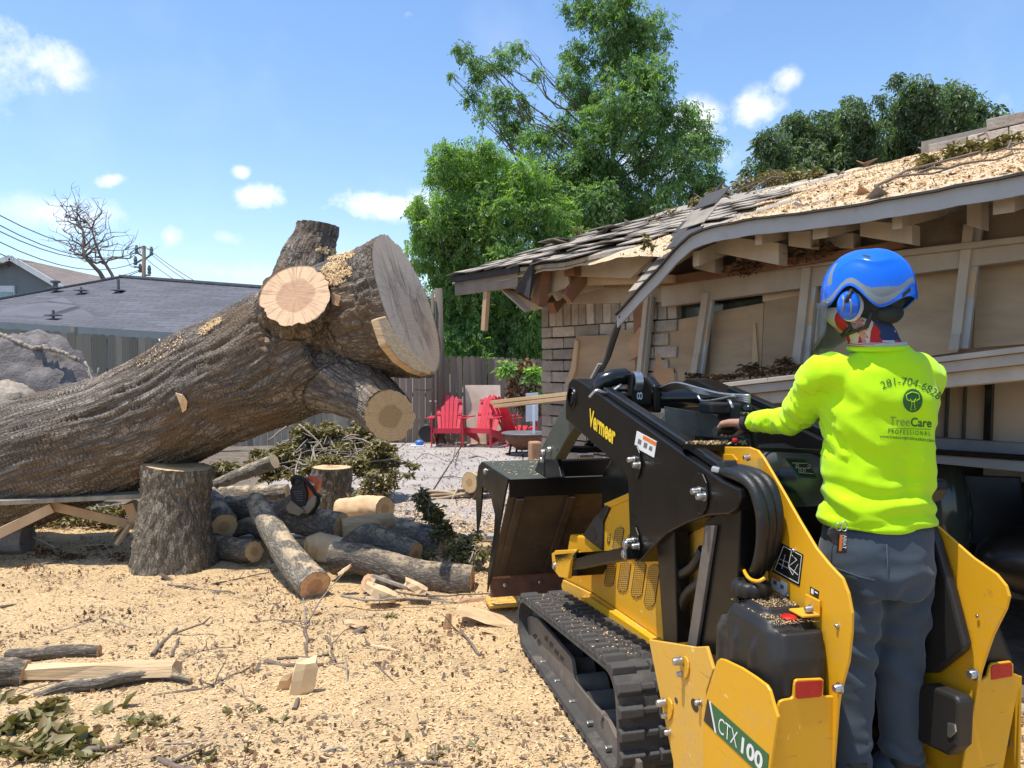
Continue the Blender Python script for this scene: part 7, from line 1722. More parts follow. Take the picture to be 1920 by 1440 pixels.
m = MB(); m.lathe([(.05, -.01), (.055, 0), (.05, .008), (.0001, .01)], Zp(1486, 818, 1.39), 28); d_ = LB(m, 'round_cap', 'black_plastic', auto=40); m = MB(); m.lathe([(.03, .0115), (.038, .0115)], Zp(1486, 818, 1.39), 24, close=True); LB(m, 'cap_ring', 'chrome', d_)
m = MB(); m.lathe([(.03, -.02), (.034, 0), (.034, .02), (.02, .026), (.0001, .027)], Bp(1445, 865, .49), 20, Matrix.Rotation(PI / 2, 3, 'X')); LB(m, 'round_gauge', 'pipe_grey', auto=40)
# handle bar and levers
m = MB(); m.ball(Bp(1404, 768, .95), .024, 14, 10); m.tube([Bp(1404, 768, .95), Bp(1404, 800, .95)], .009, 8); LB(m, 'joystick', 'black_gloss', smooth=True)
m = MB(); m.tube([Bp(1366, 746, 1.1), Bp(1374, 766, 1.05)], .008, 8); LB(m, 'short_line', 'chrome', smooth=True)
m = MB(); m.box(Bp(1378, 826, .62), (.018, .02, .018)); LB(m, 'red_knob', 'reflector', bevel=.006)
for x, y, w, h in ((1340, 765, .1, .05), (1368, 772, .06, .08), (1384, 756, .05, .05)): m = MB(); m.box(Bp(x, y, 1.15), (w, .12, h)); LB(m, 'valve_block', 'black_plastic', bevel=.01)
vs = []
for _ in range(500):
    c = Bp(random.uniform(1286, 1400), random.uniform(827, 833), random.uniform(.62, .9)); s = random.uniform(.002, .006); w = random.random() * 6; d1 = Vector((math.cos(w) * s, math.sin(w) * s, s * .6)); d2 = Vector((-math.sin(w) * s * .5, 0, s * .5)); vs += [c - d1 - d2, c + d1 - d2, c + d1 + d2, c - d1 + d2]
o = mesh_np('chip_litter', np.array([tuple(q) for q in vs]), np.arange(len(vs)).reshape(-1, 4), M['chips']); o.parent = ldr; o['kind'] = 'stuff'
m = MB(); m.prism([Bp(1280, 832, .62), Bp(1402, 838, .62), Bp(1402, 838, .95), Bp(1280, 832, .95)], (0, 0, -.02)); LB(m, 'deck_ledge', 'black_steel')
# ---- bucket
W0, W1 = -.60, .60
pr = [A(x, y, W0) for x, y in ((955, 899), (941, 945), (920, 1082), (916, 1112), (932, 1112))]
t0 = A(955, 899, W0); t1 = A(905, 865, W0)
def wv(p, q): return Vector((p[0], p[1], p[2]))
bk_ = MB()
top_near, top_far = Vector((0, t0.y, t0.z)), Vector((0, t1.y, t0.z + .01)); low = A(920, 1082, W0)
bk_.prism([Vector((W0, top_near.y, top_near.z)), Vector((W0, top_far.y, top_far.z)), Vector((W0, top_far.y, top_far.z - .02)), Vector((W0, top_near.y, top_near.z - .02))], (W1 - W0, 0, 0)); bucket_top = LB(bk_, 'bucket_top', 'bucket_green', bevel=.003)
m = MB(); m.prism([Vector((W0, t0.y - .005, t0.z + .0)), Vector((W0, t0.y - .005, t0.z - .11)), Vector((W0, t0.y + .015, t0.z - .11)), Vector((W0, t0.y + .015, t0.z))], (W1 - W0, 0, 0)); LB(m, 'bucket_lip', 'black_steel', bevel=.003)
m = MB(); m.prism([Vector((W0, t0.y + .01, t0.z - .1)), Vector((W0, low.y, low.z)), Vector((W0, low.y + .02, low.z)), Vector((W0, t0.y + .03, t0.z - .1))], (W1 - W0, 0, 0)); LB(m, 'bucket_back', 'bucket_steel', bevel=.002)
m = MB(); 
for x in (-.53, -.2, .2, .53): m2 = MB(); m2.bar(Vector((x, t0.y + .0, t0.z - .12)), Vector((x, low.y - .012, low.z + .02)), .05, .02, Vector((0, -1, .5))); LB(m2, 'bucket_rib', 'bucket_steel', bevel=.003)
m = MB(); m.bar(Vector((W0, low.y + .02, low.z - .07)), Vector((W1, low.y + .02, low.z - .07)), .02, .15, Vector((0, .2, 1))); LB(m, 'cutting_edge', 'rust', bevel=.004)
for x in (-.5, -.25, 0., .25, .5): bolt(Vector((x, low.y - .0, low.z - .06)), .012, YB, None, .008)
m = MB(); m.bar(Vector((W0, low.y + .12, .05)), Vector((W1, low.y + .12, .05)), .2, .02); LB(m, 'cutting_edge_tip', 'yellow_dusty', bevel=.002)
side = [(955, 899), (944, 930), (940, 960), (930, 1020), (920, 1080), (930, 1085), (940, 1020), (944, 1000), (930, 952), (918, 922), (907, 904), (901, 960), (899, 1000), (896, 1000), (895, 930), (897, 890), (905, 866)]
side = [(956, 898), (950, 925), (944, 960), (932, 1030), (921, 1084), (916, 1110), (918, 1070), (929, 1000), (931, 965), (924, 935), (915, 915), (907, 912), (905, 945), (902, 975), (897, 1001), (895, 940), (897, 895), (900, 874), (906, 866)]
for a in (W0 - .012, W1):
    m = MB(); q = [A(x, y, W0) for x, y in side]; m.prism([Vector((a, p.y, p.z)) for p in q], (.012, 0, 0)); LB(m, 'bucket_side', 'black_steel', weld=True, bevel=.002)
bolt(A(910, 884, W0 - .012), .02, XL, None, .015)
m = MB(); m.prism([A(x, y, -.36) for x, y in ((1018, 838), (1040, 842), (1052, 895), (1020, 898), (1008, 885), (998, 892), (1010, 862))], (.03, 0, 0)); LB(m, 'bucket_mount', 'black_steel', bevel=.005)
m = MB(); m.bar(Vector((-.36, t0.y + .06, t0.z + .05)), Vector((.4, t0.y + .06, t0.z + .05)), .06, .11); LB(m, 'mount_beam', 'black_steel', bevel=.008)
for x, y in ((1020, 848), (1032, 843), (1018, 862)): bolt(A(x, y, -.378), .018, XL, None, .02)
m = MB(); m.box(Bp(1098, 855, 2.5), (.1, .03, .03)); LB(m, 'handle_rod', 'chrome', bevel=.006)

# sawdust caught on the machine
def dust_on(name, fn_, n, size=.004):
    vs = []
    for _ in range(n):
        c = fn_(); s = random.uniform(.4, 1.4) * size; w = random.random() * 6.28
        d1 = Vector((math.cos(w), math.sin(w), random.uniform(-.3, .3))) * s; d2 = Vector((-math.sin(w), math.cos(w), random.uniform(-.3, .3))) * s * .5
        vs += [c - d1 - d2, c + d1 - d2, c + d1 + d2, c - d1 + d2]
    o = mesh_np(name, np.array([tuple(q) for q in vs]), np.arange(len(vs)).reshape(-1, 4), M['chips']); o.parent = ldr; o['kind'] = 'stuff'
def on_belt():
    x = random.uniform(1.05, 2.35); z = .482 + (x - 1.02) * (.337 - .482) / 1.35; return Vector((random.uniform(A0, A1), x, z + random.uniform(0, .026)))
dust_on('track_chips', on_belt, 500)
dust_on('bucket_chips', lambda: Vector((random.uniform(-.58, .58), random.uniform(t0.y + .02, t1.y - .02), lerp(t0.z, t1.z + .01, .5) + random.uniform(.004, .01))), 500, .005)
dust_on('bucket_edge_chips', lambda: Vector((random.uniform(-.6, .6), low.y + random.uniform(.03, .2), .064)), 500, .006)
# ---------------------------------------------------------------- the operator
MO = Vector((1.173, 2.385, 0))
def m_(x, y, z): return MO + Vector((x, y, z))
man = thing('person', MO + VZ * .345, 'worker in yellow hi-vis shirt and blue helmet standing on the loader, seen from behind', 'person')
WR = P(1396, 793, 2.78); EL = P(1487, 786, 2.57); SHL = m_(-.165, .01, 1.685)
hf = (WR - EL).normalized(); hf = Vector((hf.x, hf.y, 0)).normalized(); hs = Vector((hf.y, -hf.x, 0)); hf = (hf + Vector((0, 0, -.12))).normalized()
HC = P(1622, 556, 2.37); HYAW = math.radians(46)
hx, hy = Vector((math.cos(HYAW), math.sin(HYAW), 0)), Vector((-math.sin(HYAW), math.cos(HYAW), 0))
def hp_(x, y, z): return HC + hx * x + hy * y + VZ * z
LEGS = [(-.082, .0), (.088, .02)]
def loft(b, secs, n=28, e=1.0):
    o = len(b.v)
    for (x, y, z, rx, ry) in secs:
        for k in range(n):
            w = 2 * PI * k / n; c, s = math.cos(w), math.sin(w)
            b.v.append(m_(x + rx * math.copysign(abs(c) ** e, c), y + ry * math.copysign(abs(s) ** e, s), z))
    m = len(secs)
    for i in range(m - 1):
        for k in range(n): b.f.append([o + i * n + k, o + i * n + (k + 1) % n, o + (i + 1) * n + (k + 1) % n, o + (i + 1) * n + k])
    b.f.append([o + k for k in range(n)][::-1]); b.f.append([o + (m - 1) * n + k for k in range(n)])
bd = MB()
loft(bd, [(0, 0, .98, .12, .085), (0, 0, 1.15, .145, .095), (0, .005, 1.3, .125, .085), (0, 0, 1.5, .155, .1), (0, 0, 1.66, .14, .09), (0, 0, 1.72, .09, .07)])
neck0 = m_(-.01, -.005, 1.68); bd.tube([neck0, HC - VZ * .06], [.062, .058], 18)
bd.ball(HC + hy * .0 - VZ * .01, (.074, .093, .112), 24, 16, rotz(HYAW)); bd.ball(hp_(0, .04, -.075), (.052, .058, .05), 16, 10, rotz(HYAW))
bd.tube([hp_(0, .088, -.005), hp_(0, .112, -.035), hp_(0, .09, -.045)], [.01, .015, .012], 8)
for s in (-1, 1): bd.ball(hp_(s * .076, .0, -.015), (.012, .022, .034), 10, 8, rotz(HYAW))
bd.tube(catmull([m_(-.12, 0, 1.66), SHL, EL, WR], 12), [.05, .05, .046, .044, .042, .04, .038, .037, .034, .031, .029, .027, .026], 16)
RS, RE, RW = m_(.148, .02, 1.67), m_(.20, .21, 1.5), m_(.12, .42, 1.43)
bd.tube(catmull([m_(.12, 0, 1.66), RS, RE, RW], 12), [.05, .05, .046, .044, .042, .04, .038, .037, .034, .031, .029, .027, .026], 16)
for lx, ly in LEGS:
    bd.tube([m_(lx, ly, 1.05), m_(lx * 1.0, ly + .015, .78), m_(lx, ly, .5), m_(lx, ly - .01, .40)], [.082, .06, .05, .036], 16)
    bd.tube([m_(lx, ly - .04, .385), m_(lx + .01, ly + .15, .375)], [.034, .032], 12)
def hand(W_, f_, s_, up=VZ):
    u_ = s_.cross(f_).normalized(); u_ = u_ if u_.z > 0 else -u_
    def q(a, b_, c): return W_ + f_ * a + s_ * b_ + u_ * c
    for k, bb in enumerate((-.027, -.009, .009, .027)): bd.tube([q(.0, bb * .6, 0), q(.05, bb * .95, .004), q(.088, bb * 1.08, .002)], [.016, .0155, .013], 10)
    for k, (bb, L_) in enumerate(((-.0325, .8), (-.0115, .95), (.0105, 1.0), (.032, .93))):      # little finger to forefinger
        k0 = q(.086, bb, .002); k1 = k0 + f_ * .026 * L_ - u_ * .018; k2 = k1 - u_ * .026 * L_ - f_ * .002; k3 = k2 - f_ * .022 * L_ - u_ * .006
        bd.tube([k0 - f_ * .012, k0, k1, k2, k3], [.0105, .0112, .0098, .0088, .0072], 10)
    t0 = q(.022, .028, -.006); bd.tube([t0, q(.048, .044, -.016), q(.075, .046, -.03), q(.09, .034, -.042)], [.016, .0135, .011, .0085], 10)
hand(WR, hf, hs)
rf_ = (RW - RE).normalized(); hand(RW, rf_, Vector((-rf_.y, rf_.x, 0)).normalized())
v, nr, f = remesh(bd, .0048, 2, .5); mk('body', v, f, M['skin'], man)
# shirt
b = MB()
loft(b, [(.0, .005, 1.196, .186, .128), (.0, .005, 1.23, .184, .126), (-.003, .005, 1.31, .173, .121), (-.002, .005, 1.40, .174, .124), (.0, .004, 1.50, .176, .127), (-.002, 0, 1.60, .176, .126), (-.004, -.004, 1.67, .16, .115), (-.0, -.008, 1.715, .138, .102), (-.003, -.01, 1.755, .092, .08), (-.004, -.01, 1.775, .07, .07)], 32, .92)
def sleeve(pts, rad):
    path = catmull(pts, 26); b.tube(path, interp_r(rad, len(path)), 22); return path
sl_ = sleeve([m_(-.10, 0, 1.665), SHL + Vector((0, .0, 0)), SHL.lerp(EL, .5) + Vector((-.008, 0, -.01)), EL, EL.lerp(WR, .55), WR - hf * .036], [.068, .076, .072, .066, .060, .056, .05, .045, .040, .037])
sr_ = sleeve([m_(.08, 0, 1.665), RS, RS.lerp(RE, .5), RE, RE.lerp(RW, .6), RW], [.07, .076, .07, .067, .062, .057, .05, .045, .04, .037])
v, nr, f = remesh(b, .0085, 9, .6)
out = []
sp = [Vector(q) for q in sl_]
for q, n_ in zip(v, nr):
    q = Vector(q); n_ = Vector(n_); r = q - MO; h = 0
    torso = abs(r.x) < .2 and r.y < .18
    dsl = min(range(len(sp)), key=lambda i: (sp[i] - q).length_squared) if r.x < -.12 and q.z > 1.42 else None
    if torso:
        lo = max(0, 1 - abs(q.z - 1.28) / .1); h += .009 * lo * math.sin(q.z * 95 + 5 * mn.noise(q * 5) + r.x * 9)
        h += .004 * max(0, 1 - abs(q.z - 1.21) / .05) * math.sin(q.z * 160 + 4 * mn.noise(q * 6))
        w = Vector((q.x * 2.2 + q.z * 4.5, q.y * 3, q.z * 1.3 - q.x * 2)); h += .014 * mn.noise(w * 2.0) - .012 * abs(mn.noise(w * 3.1 + Vector((4, 4, 4))))
        h -= .010 * math.exp(-((r.x + .02 + (q.z - 1.5) * .35) / .03) ** 2) * (1 if r.y < 0 else 0) * max(0, 1 - abs(q.z - 1.42) / .2) * .5
        # spine hollow and shoulder blades
        if r.y < 0: h -= .012 * math.exp(-((r.x - .045) / .03) ** 2) * max(0, min(1, (1.62 - q.z) / .1)) * max(0, min(1, (q.z - 1.25) / .1)); h += .009 * math.exp(-(((r.x + .06) / .05) ** 2 + ((q.z - 1.6) / .07) ** 2)) + .008 * math.exp(-(((r.x - .12) / .045) ** 2 + ((q.z - 1.6) / .07) ** 2))
    if dsl is not None and dsl > 6:
        u = dsl / len(sp); h += .008 * math.sin(u * 52 + 6 * mn.noise(q * 7)) * (.5 + .5 * math.sin(math.atan2(q.z - sp[dsl].z, q.y - sp[dsl].y) * 2 + 1)) + .005 * mn.noise(q * 16)
    h += .0022 * mn.noise(q * 22)
    out.append(q + n_ * h)
shirt = mk('shirt', out, f, M['hivis'], man)
sbv = BVHTree.FromPolygons([Vector(q) for q in out], f)
m = MB(); 
for z0, dz in ((1.199, .0), ):
    pass
# trousers
b = MB()
loft(b, [(0, .0, 1.20, .172, .115), (0, 0, 1.12, .178, .125), (0, -.004, 1.04, .176, .13), (0, 0, .98, .165, .118)][::-1], 28, .95)
for lx, ly in LEGS:
    b.tube([m_(lx, ly, 1.08), m_(lx * 1.0, ly - .002, .93), m_(lx * .98, ly + .01, .75), m_(lx, ly + .0, .62), m_(lx * 1.0, ly - .005, .5), m_(lx, ly, .42), m_(lx, ly + .008, .385)], [.092, .09, .077, .071, .067, .068, .078], 24)
v, nr, f = remesh(b, .009, 7, .6); out = []
for q, n_ in zip(v, nr):
    q = Vector(q); n_ = Vector(n_); r = q - MO; h = .008 * mn.noise(q * 8) - .009 * abs(mn.noise(Vector((q.x * 7, q.y * 7, q.z * 15))))
    kn = max(0, 1 - abs(q.z - .80) / .14); h += .010 * kn * math.sin(q.z * 60 + r.x * 30 + 4 * mn.noise(q * 6)); an = max(0, 1 - (q.z - .38) / .16); h += .011 * an * math.sin(q.z * 110 + 5 * mn.noise(q * 7))
    se = max(0, 1 - abs(q.z - .98) / .1); h += .008 * se * math.sin(q.z * 50 - abs(r.x) * 60 + 3 * mn.noise(q * 6))
    out.append(q + n_ * h)
trou = mk('trousers', out, f, M['jeans'], man)
tb = BVHTree.FromPolygons([Vector(q) for q in out], f)
def on(bv, px, py, lift=.002):
    d = ray(px, py).normalized(); h = bv.ray_cast(CAMP, d)
    return (h[0] + h[1] * lift) if h[0] is not None else P(px, py, 2.3)
def seam(bv, pts, w, mat, name, par, lift=.0015):
    m = MB(); q = [on(bv, x, y, lift) for x, y in pts]
    m.tube(q, w, 6); o = m.build(name, M[mat], par, smooth=True); return o
seam(tb, [(1560, 1062), (1585, 1072), (1612, 1082), (1640, 1088)], .0022, 'jeans', 'pocket_seam', trou); seam(tb, [(1566, 1000), (1560, 1030), (1560, 1062)], .0018, 'jeans', 'pocket_seam', trou)
seam(tb, [(1662, 1020), (1665, 1080), (1665, 1120)], .0018, 'jeans', 'seat_seam', trou)
for lx, ly in LEGS:
    b = MB(); b.tube([m_(lx, ly - .075, .372), m_(lx + .005, ly + .06, .375), m_(lx + .01, ly + .17, .362)], [.042, .05, .038], 16); b.tube([m_(lx, ly - .02, .36), m_(lx, ly - .02, .46)], [.05, .048], 16)
    v, nr, f = remesh(b, .008, 3, .5); mk('boot', v, f, M['black_plastic'], man)
# gaiter round the neck and jaw
b = MB(); n = 40; secs = [(-.0, .052, .068, .080, -.035), (0, .038, .079, .093, -.06), (0, .028, .077, .090, -.085), (0, .010, .074, .083, -.11), (0, -.002, .069, .074, -.135), (0, -.014, .08, .082, -.148), (0, -.014, .085, .086, -.158), (0, -.016, .08, .081, -.172)]
for (x, y, rx, ry, z) in secs:
    for k in range(n):
        w = 2 * PI * k / n; rr = 1 + .03 * mn.noise(Vector((math.cos(w) * 3, math.sin(w) * 3, z * 40)))
        kk_ = max(0, min(1, (-z - .06) / .115)); c_ = (HC.lerp(m_(-.010, -.006, HC.z), kk_)); b.v.append(c_ + hx * ((x * (1 - kk_)) + rx * math.cos(w) * rr) + hy * (y * (1 - kk_) + ry * math.sin(w) * rr) + VZ * z)
for i in range(len(secs) - 1):
    for k in range(n): b.f.append([i * n + k, (i + 1) * n + k, (i + 1) * n + (k + 1) % n, i * n + (k + 1) % n])
g_ = b.build('neck_gaiter', M['gaiter'], man, smooth=True); so_ = g_.modifiers.new('s', 'SUBSURF'); so_.levels = so_.render_levels = 1
gt = []; gs = []
for q in b.v:
    r = q - HC; kk_ = max(0, min(1, (-r.z - .06) / .115)); r2 = q - HC.lerp(m_(-.010, -.006, HC.z), kk_); lx_, ly_ = r2.dot(hx), r2.dot(hy); an = math.atan2(ly_, lx_); blue = 1.0 if (-2.5 < an < .2 and r.z > -.145) else 0.0
    ph = (an * 6.5 - r.z * 42) if r.z > -.150 else an * 8 + r.z * 60; gt.append((ph, blue, 0)); gs.append((an * 4.2, r.z * 42, 0))
for nm, arr in (('gt', gt), ('gs', gs)):
    a = g_.data.attributes.new(nm, 'FLOAT_VECTOR', 'POINT'); a.data.foreach_set('vector', np.asarray(arr, np.float32).ravel())
b = MB(); ring = []
for k in range(37): w = 2 * PI * k / 36; ring.append(m_(-.012 + .083 * math.cos(w), -.01 + .083 * math.sin(w), 1.764 + .006 * math.sin(w * 1 + .5)))
b.tube(ring, .0085, 8, caps=False); b.build('shirt_collar', M['hivis'], man, smooth=True)
b = MB(); b.tube([q + VZ * .012 + (Vector((m_(-.012, -.01, 0).x, m_(-.012, -.01, 0).y, q.z)) - q) * .06 for q in ring], .007, 8, caps=False); b.build('undershirt_collar', M['collar'], man, smooth=True)
# helmet
NA, NB = 240, 90
def rim(ph):   # degrees from the front, lower edge height relative to helmet centre
    ph = (ph + 180) % 360 - 180; a = abs(ph); g = lambda c, w: math.exp(-((a - c) / w) ** 2)
    return -.048 + .012 * g(0, 30) + .062 * g(84, 22) - .012 * g(122, 16) + .026 * g(165, 26) - .0 * g(180, 14)
HTC = Vector((0, -.006, .012)); HR = (.112, .136, .132)
b = MB(); info = []
for j in range(NA):
    ph = 360 * j / NA; zr = rim(ph); pr_ = math.radians(ph); c0_ = max(-.95, min(.95, zr / HR[2])); th1 = math.acos(c0_)
    for i in range(NB + 1):
        t = i / NB; th = th1 * t; e = .86
        st_, ct_ = math.sin(th), math.cos(th); x = HR[0] * math.copysign(abs(st_) ** e, st_) * math.sin(pr_); y = HR[1] * abs(st_) ** e * math.cos(pr_); z = HR[2] * ct_
        flare = .005 * max(0, (t - .88) / .12)
        x *= 1 + flare / HR[0]; y *= 1 + (flare + 0) / HR[1]
        a_ = abs((ph + 180) % 360 - 180)
        ridge = .005 * math.exp(-(((a_ - 100 - 20 * t) / 40) ** 2)) * math.exp(-((t - .5 - .06 * math.sin(math.radians(a_ * 2))) / .05) ** 2) + .006 * math.exp(-(x / .035) ** 2) * (1 if t > .1 else t * 10)
        sc = 1 + ridge / .13
        b.v.append(hp_(x * sc, y * sc + HTC.y, z * sc + HTC.z)); info.append((ph, t, z - zr))
for j in range(NA):
    for i in range(NB):
        a, c = j * (NB + 1) + i, ((j + 1) % NA) * (NB + 1) + i
        b.f.append([a, a + 1, c + 1, c]); ph = (info[a][0] + 180) % 360 - 180; aa = abs(ph); t = info[a][1]; hh = info[a][2]
        band0 = .012 + .012 * math.exp(-((aa - 128) / 20) ** 2) * 0; band1 = .034 + .030 * math.exp(-((aa - 128) / 24) ** 2)
        lo = .010 + (.034 * math.exp(-((aa - 178) / 28) ** 2)); up_ = lo + .016 + .036 * math.exp(-((aa - 125) / 18) ** 2)
        if 28 < aa < 176 and lo < hh < up_: b.mi[len(b.f) - 1] = 1
        if 30 < aa < 64 and .40 < t < .74 and abs((aa - 47) - (t - .57) * 28) < 5: b.mi[len(b.f) - 1] = 1
        if 150 < aa < 166 and lo - .022 < hh < lo - .008: b.mi[len(b.f) - 1] = 2
        if 96 < aa < 112 and .34 < t < .40: b.mi[len(b.f) - 1] = 2
hel = b.build('helmet', [M['helmet_blue'], M['helmet_grey'], M['helmet_in']], man, smooth=True, weld=True); 
for p in hel.data.polygons: p.use_smooth = True
so_ = hel.modifiers.new('s', 'SOLIDIFY'); so_.thickness = .005; so_.offset = -1
b = MB(); b.ball(hp_(0, -.005, .006), (.092, .112, .108), 28, 18, rotz(HYAW)); b.build('helmet_lining', M['helmet_in'], hel, smooth=True)
b = MB(); b.ball(hp_(0, -.07, -.055), (.07, .04, .035), 16, 10, rotz(HYAW)); b.build('nape_pad', M['helmet_in'], hel, smooth=True)
for s in (-1, 1):
    c = hp_(s * .108, .012, -.034); b = MB(); R3 = rotz(HYAW) @ Matrix.Rotation(s * .0, 3, 'Z')
    b.ball(c, (.025, .034, .045), 24, 16, R3); em = b.build('ear_muff', M['helmet_blue'], man, smooth=True)
    b = MB(); b.ball(hp_(s * .086, .012, -.034), (.014, .038, .049), 22, 12, R3); b.build('cushion', M['pad_white'] if s < 0 else M['helmet_in'], em, smooth=True)
    for dz in (-.012, .012):
        b = MB(); pts = []
        for t in (-1, -.3, .4, 1): yy = dz * .9 + .009 * (1 - abs(t)) * -1; zz = .024 * t + dz * .4; k = math.sqrt(max(0.01, 1 - (yy / .034) ** 2 - (zz / .045) ** 2)); pts.append(c + hx * (s * (.0255 * k)) + hy * yy + VZ * zz)
        b.tube(pts, .0035, 6); b.build('muff_stripe', M['helmet_grey'], em, smooth=True)
    b = MB(); b.tube([hp_(s * .116, .0, .012), hp_(s * .131, .004, -.008), hp_(s * .131, .01, -.026)], .006, 8); b.build('muff_arm', M['black_plastic'], em, smooth=True)
b = MB(); b.tube([hp_(-.085, -.05, -.055), hp_(-.075, -.03, -.10), hp_(-.055, .05, -.125)], .005, 6, ell=1.8); b.tube([hp_(-.085, .03, -.06), hp_(-.07, .02, -.10), hp_(-.055, .05, -.125)], .005, 6, ell=1.8); b.build('chin_strap', M['black_plastic'], hel, smooth=True)
b = MB(); nn = 25
for i in range(9):
    t = i / 8
    for k in range(nn):
        w = math.radians(lerp(-62, 62, k / (nn - 1))); R0 = lerp(.126, .134, t); zz = lerp(-.018, -.175 + .06 * (abs(k - 12) / 12) ** 3, t)
        b.v.append(hp_(math.sin(w) * R0 * .94, math.cos(w) * R0 * 1.08 + .012, zz))
for i in range(8):
    for k in range(nn - 1): b.f.append([i * nn + k, i * nn + k + 1, (i + 1) * nn + k + 1, (i + 1) * nn + k])
vi = b.build('visor', M['visor'], hel, smooth=True); vi.modifiers.new('s', 'SOLIDIFY').thickness = .002
# wrist watch
b = MB(); c = WR - hf * .016; R3 = hf.to_track_quat('Z', 'Y').to_matrix(); b.lathe([(.030, -.012), (.0335, -.012), (.0335, .012), (.030, .012)], c - hf * .002, 26, R3, close=True); wt = b.build('watch_strap', M['black_plastic'], None, auto=40)
wt.name = 'wristwatch'; adopt(wt, man)
b = MB(); b.lathe([(.02, 0), (.021, .008), (.016, .011), (.0001, .011)], c + VZ * .028 - hs * .006, 20); b.build('watch_face', M['black_gloss'], wt, auto=40)
b = MB()
for k in range(8): w = k * PI / 4; b.box(c + VZ * .037 - hs * .006 + Vector((math.cos(w) * .019, math.sin(w) * .019, 0)), (.004, .004, .004))
b.build('watch_bezel', M['chrome'], wt)
# grip under the hand, part of the loader
gc = WR + hf * .100 - VZ * .026
def to_l(p): r = p - M0; return Vector((r.dot(LR), r.dot(LF), p.z))
m = MB(); m.tube([to_l(gc - hs * .055), to_l(gc + hs * .09)], .017, 14); LB(m, 'hand_grip', 'black_plastic', auto=40)
m = MB(); m.tube(catmull([to_l(gc + hs * .08), to_l(gc + hs * .13 - VZ * .01), to_l(gc + hs * .15 - VZ * .09), to_l(gc + hs * .17 - VZ * .2)], 12), .014, 10); LB(m, 'grip_post', 'black_plastic', smooth=True)
m = MB(); m.box(to_l(gc - hs * .03 - VZ * .045 + Vector((.06, 0, 0))), (.10, .05, .035)); LB(m, 'grip_block', 'black_plastic', bevel=.008)
# ---- prints on the shirt
def shirt_txt(s, path, height, mat, bold=0, name='lettering', desc=None):
    cu = bpy.data.curves.new('t', 'FONT'); cu.body = s; cu.size = 1; cu.offset = bold; cu.resolution_u = 3
    ob = bpy.data.objects.new('t', cu); COL.objects.link(ob); dg = bpy.context.evaluated_depsgraph_get(); me = bpy.data.meshes.new_from_object(ob.evaluated_get(dg)); bpy.data.objects.remove(ob); bpy.data.curves.remove(cu)
    x0, x1 = min(v.co.x for v in me.vertices), max(v.co.x for v in me.vertices); caph = .69
    P2 = [Vector((x, y)) for x, y in path]; L = [0]
    for a, c in zip(P2, P2[1:]): L.append(L[-1] + (c - a).length)
    def at(u):
        d = u * L[-1]; i = 0
        while i < len(L) - 2 and L[i + 1] < d: i += 1
        a, c = P2[i], P2[i + 1]; t = (d - L[i]) / (L[i + 1] - L[i]); return a.lerp(c, t), (c - a).normalized()
    for v in me.vertices:
        u = (v.co.x - x0) / (x1 - x0); p, t = at(u); nrm_ = Vector((t.y, -t.x)); q = p + nrm_ * (v.co.y / caph * height); v.co = on(sbv, q.x, q.y, .0014)
    me.materials.clear(); me.materials.append(M[mat]); o = bpy.data.objects.new(name, me); COL.objects.link(o); adopt(o, shirt); return o
arc = [(1655 + 103 * t, 730 - 46 * t + 66 * t * t) for t in [i / 14 for i in range(15)]]
shirt_txt('281-704-6828', arc, 14.5, 'shirt_ink_grey' if False else 'shirt_ink', -.003)
shirt_txt('Tree', [(1668, 797), (1705, 799)], 16, 'shirt_ink_grey', -.005); shirt_txt('Care', [(1707, 799), (1746, 801)], 16, 'shirt_ink', .018)
shirt_txt('P R O F E S S I O N A L', [(1665, 813), (1704, 815), (1744, 817)], 8.5, 'shirt_ink', .0)
shirt_txt('www.treecareprohouston.com', [(1649, 821), (1700, 824), (1751, 829)], 6.5, 'shirt_ink', .0)
b = MB(); q = [on(sbv, 1665 + 80 * t, 803 + 2 * t, .0012) for t in [i / 10 for i in range(11)]]; b.tube(q, .0006, 4); b.build('print_line', M['shirt_ink'], shirt)
b = MB(); n = 28; b.v.append(on(sbv, 1711, 751, .0012)); 
for r in range(1, 5):
    for k in range(n): w = 2 * PI * k / n; b.v.append(on(sbv, 1711 + 18.5 * r / 4 * math.cos(w), 751 + 22 * r / 4 * math.sin(w), .0012))
for k in range(n): b.f.append([0, 1 + (k + 1) % n, 1 + k])
for r in range(3):
    for k in range(n): b.f.append([1 + r * n + k, 1 + r * n + (k + 1) % n, 1 + (r + 1) * n + (k + 1) % n, 1 + (r + 1) * n + k])
lg = b.build('logo_disc', M['shirt_ink'], shirt)
def sline(pts, w, close=False):
    b = MB(); q = [on(sbv, x, y, .0022) for x, y in pts]
    if close: q.append(q[0])
    b.tube(q, w, 5); b.build('logo_line', M['hivis'], lg)
cr = []
for k in range(40): w = 2 * PI * k / 40; rr = 1 + .12 * abs(math.sin(w * 3.0 + .4)); cr.append((1711 + 11.5 * rr * math.cos(w), 744 + 7.8 * rr * math.sin(w)))
sline(cr, .0011, True)
sline([(1708.5, 752), (1709, 758), (1706, 768), (1716, 768), (1713.5, 758), (1714, 750)], .0010, False); sline([(1711, 753), (1706, 748)], .0009); sline([(1712, 753), (1717, 747)], .0009)
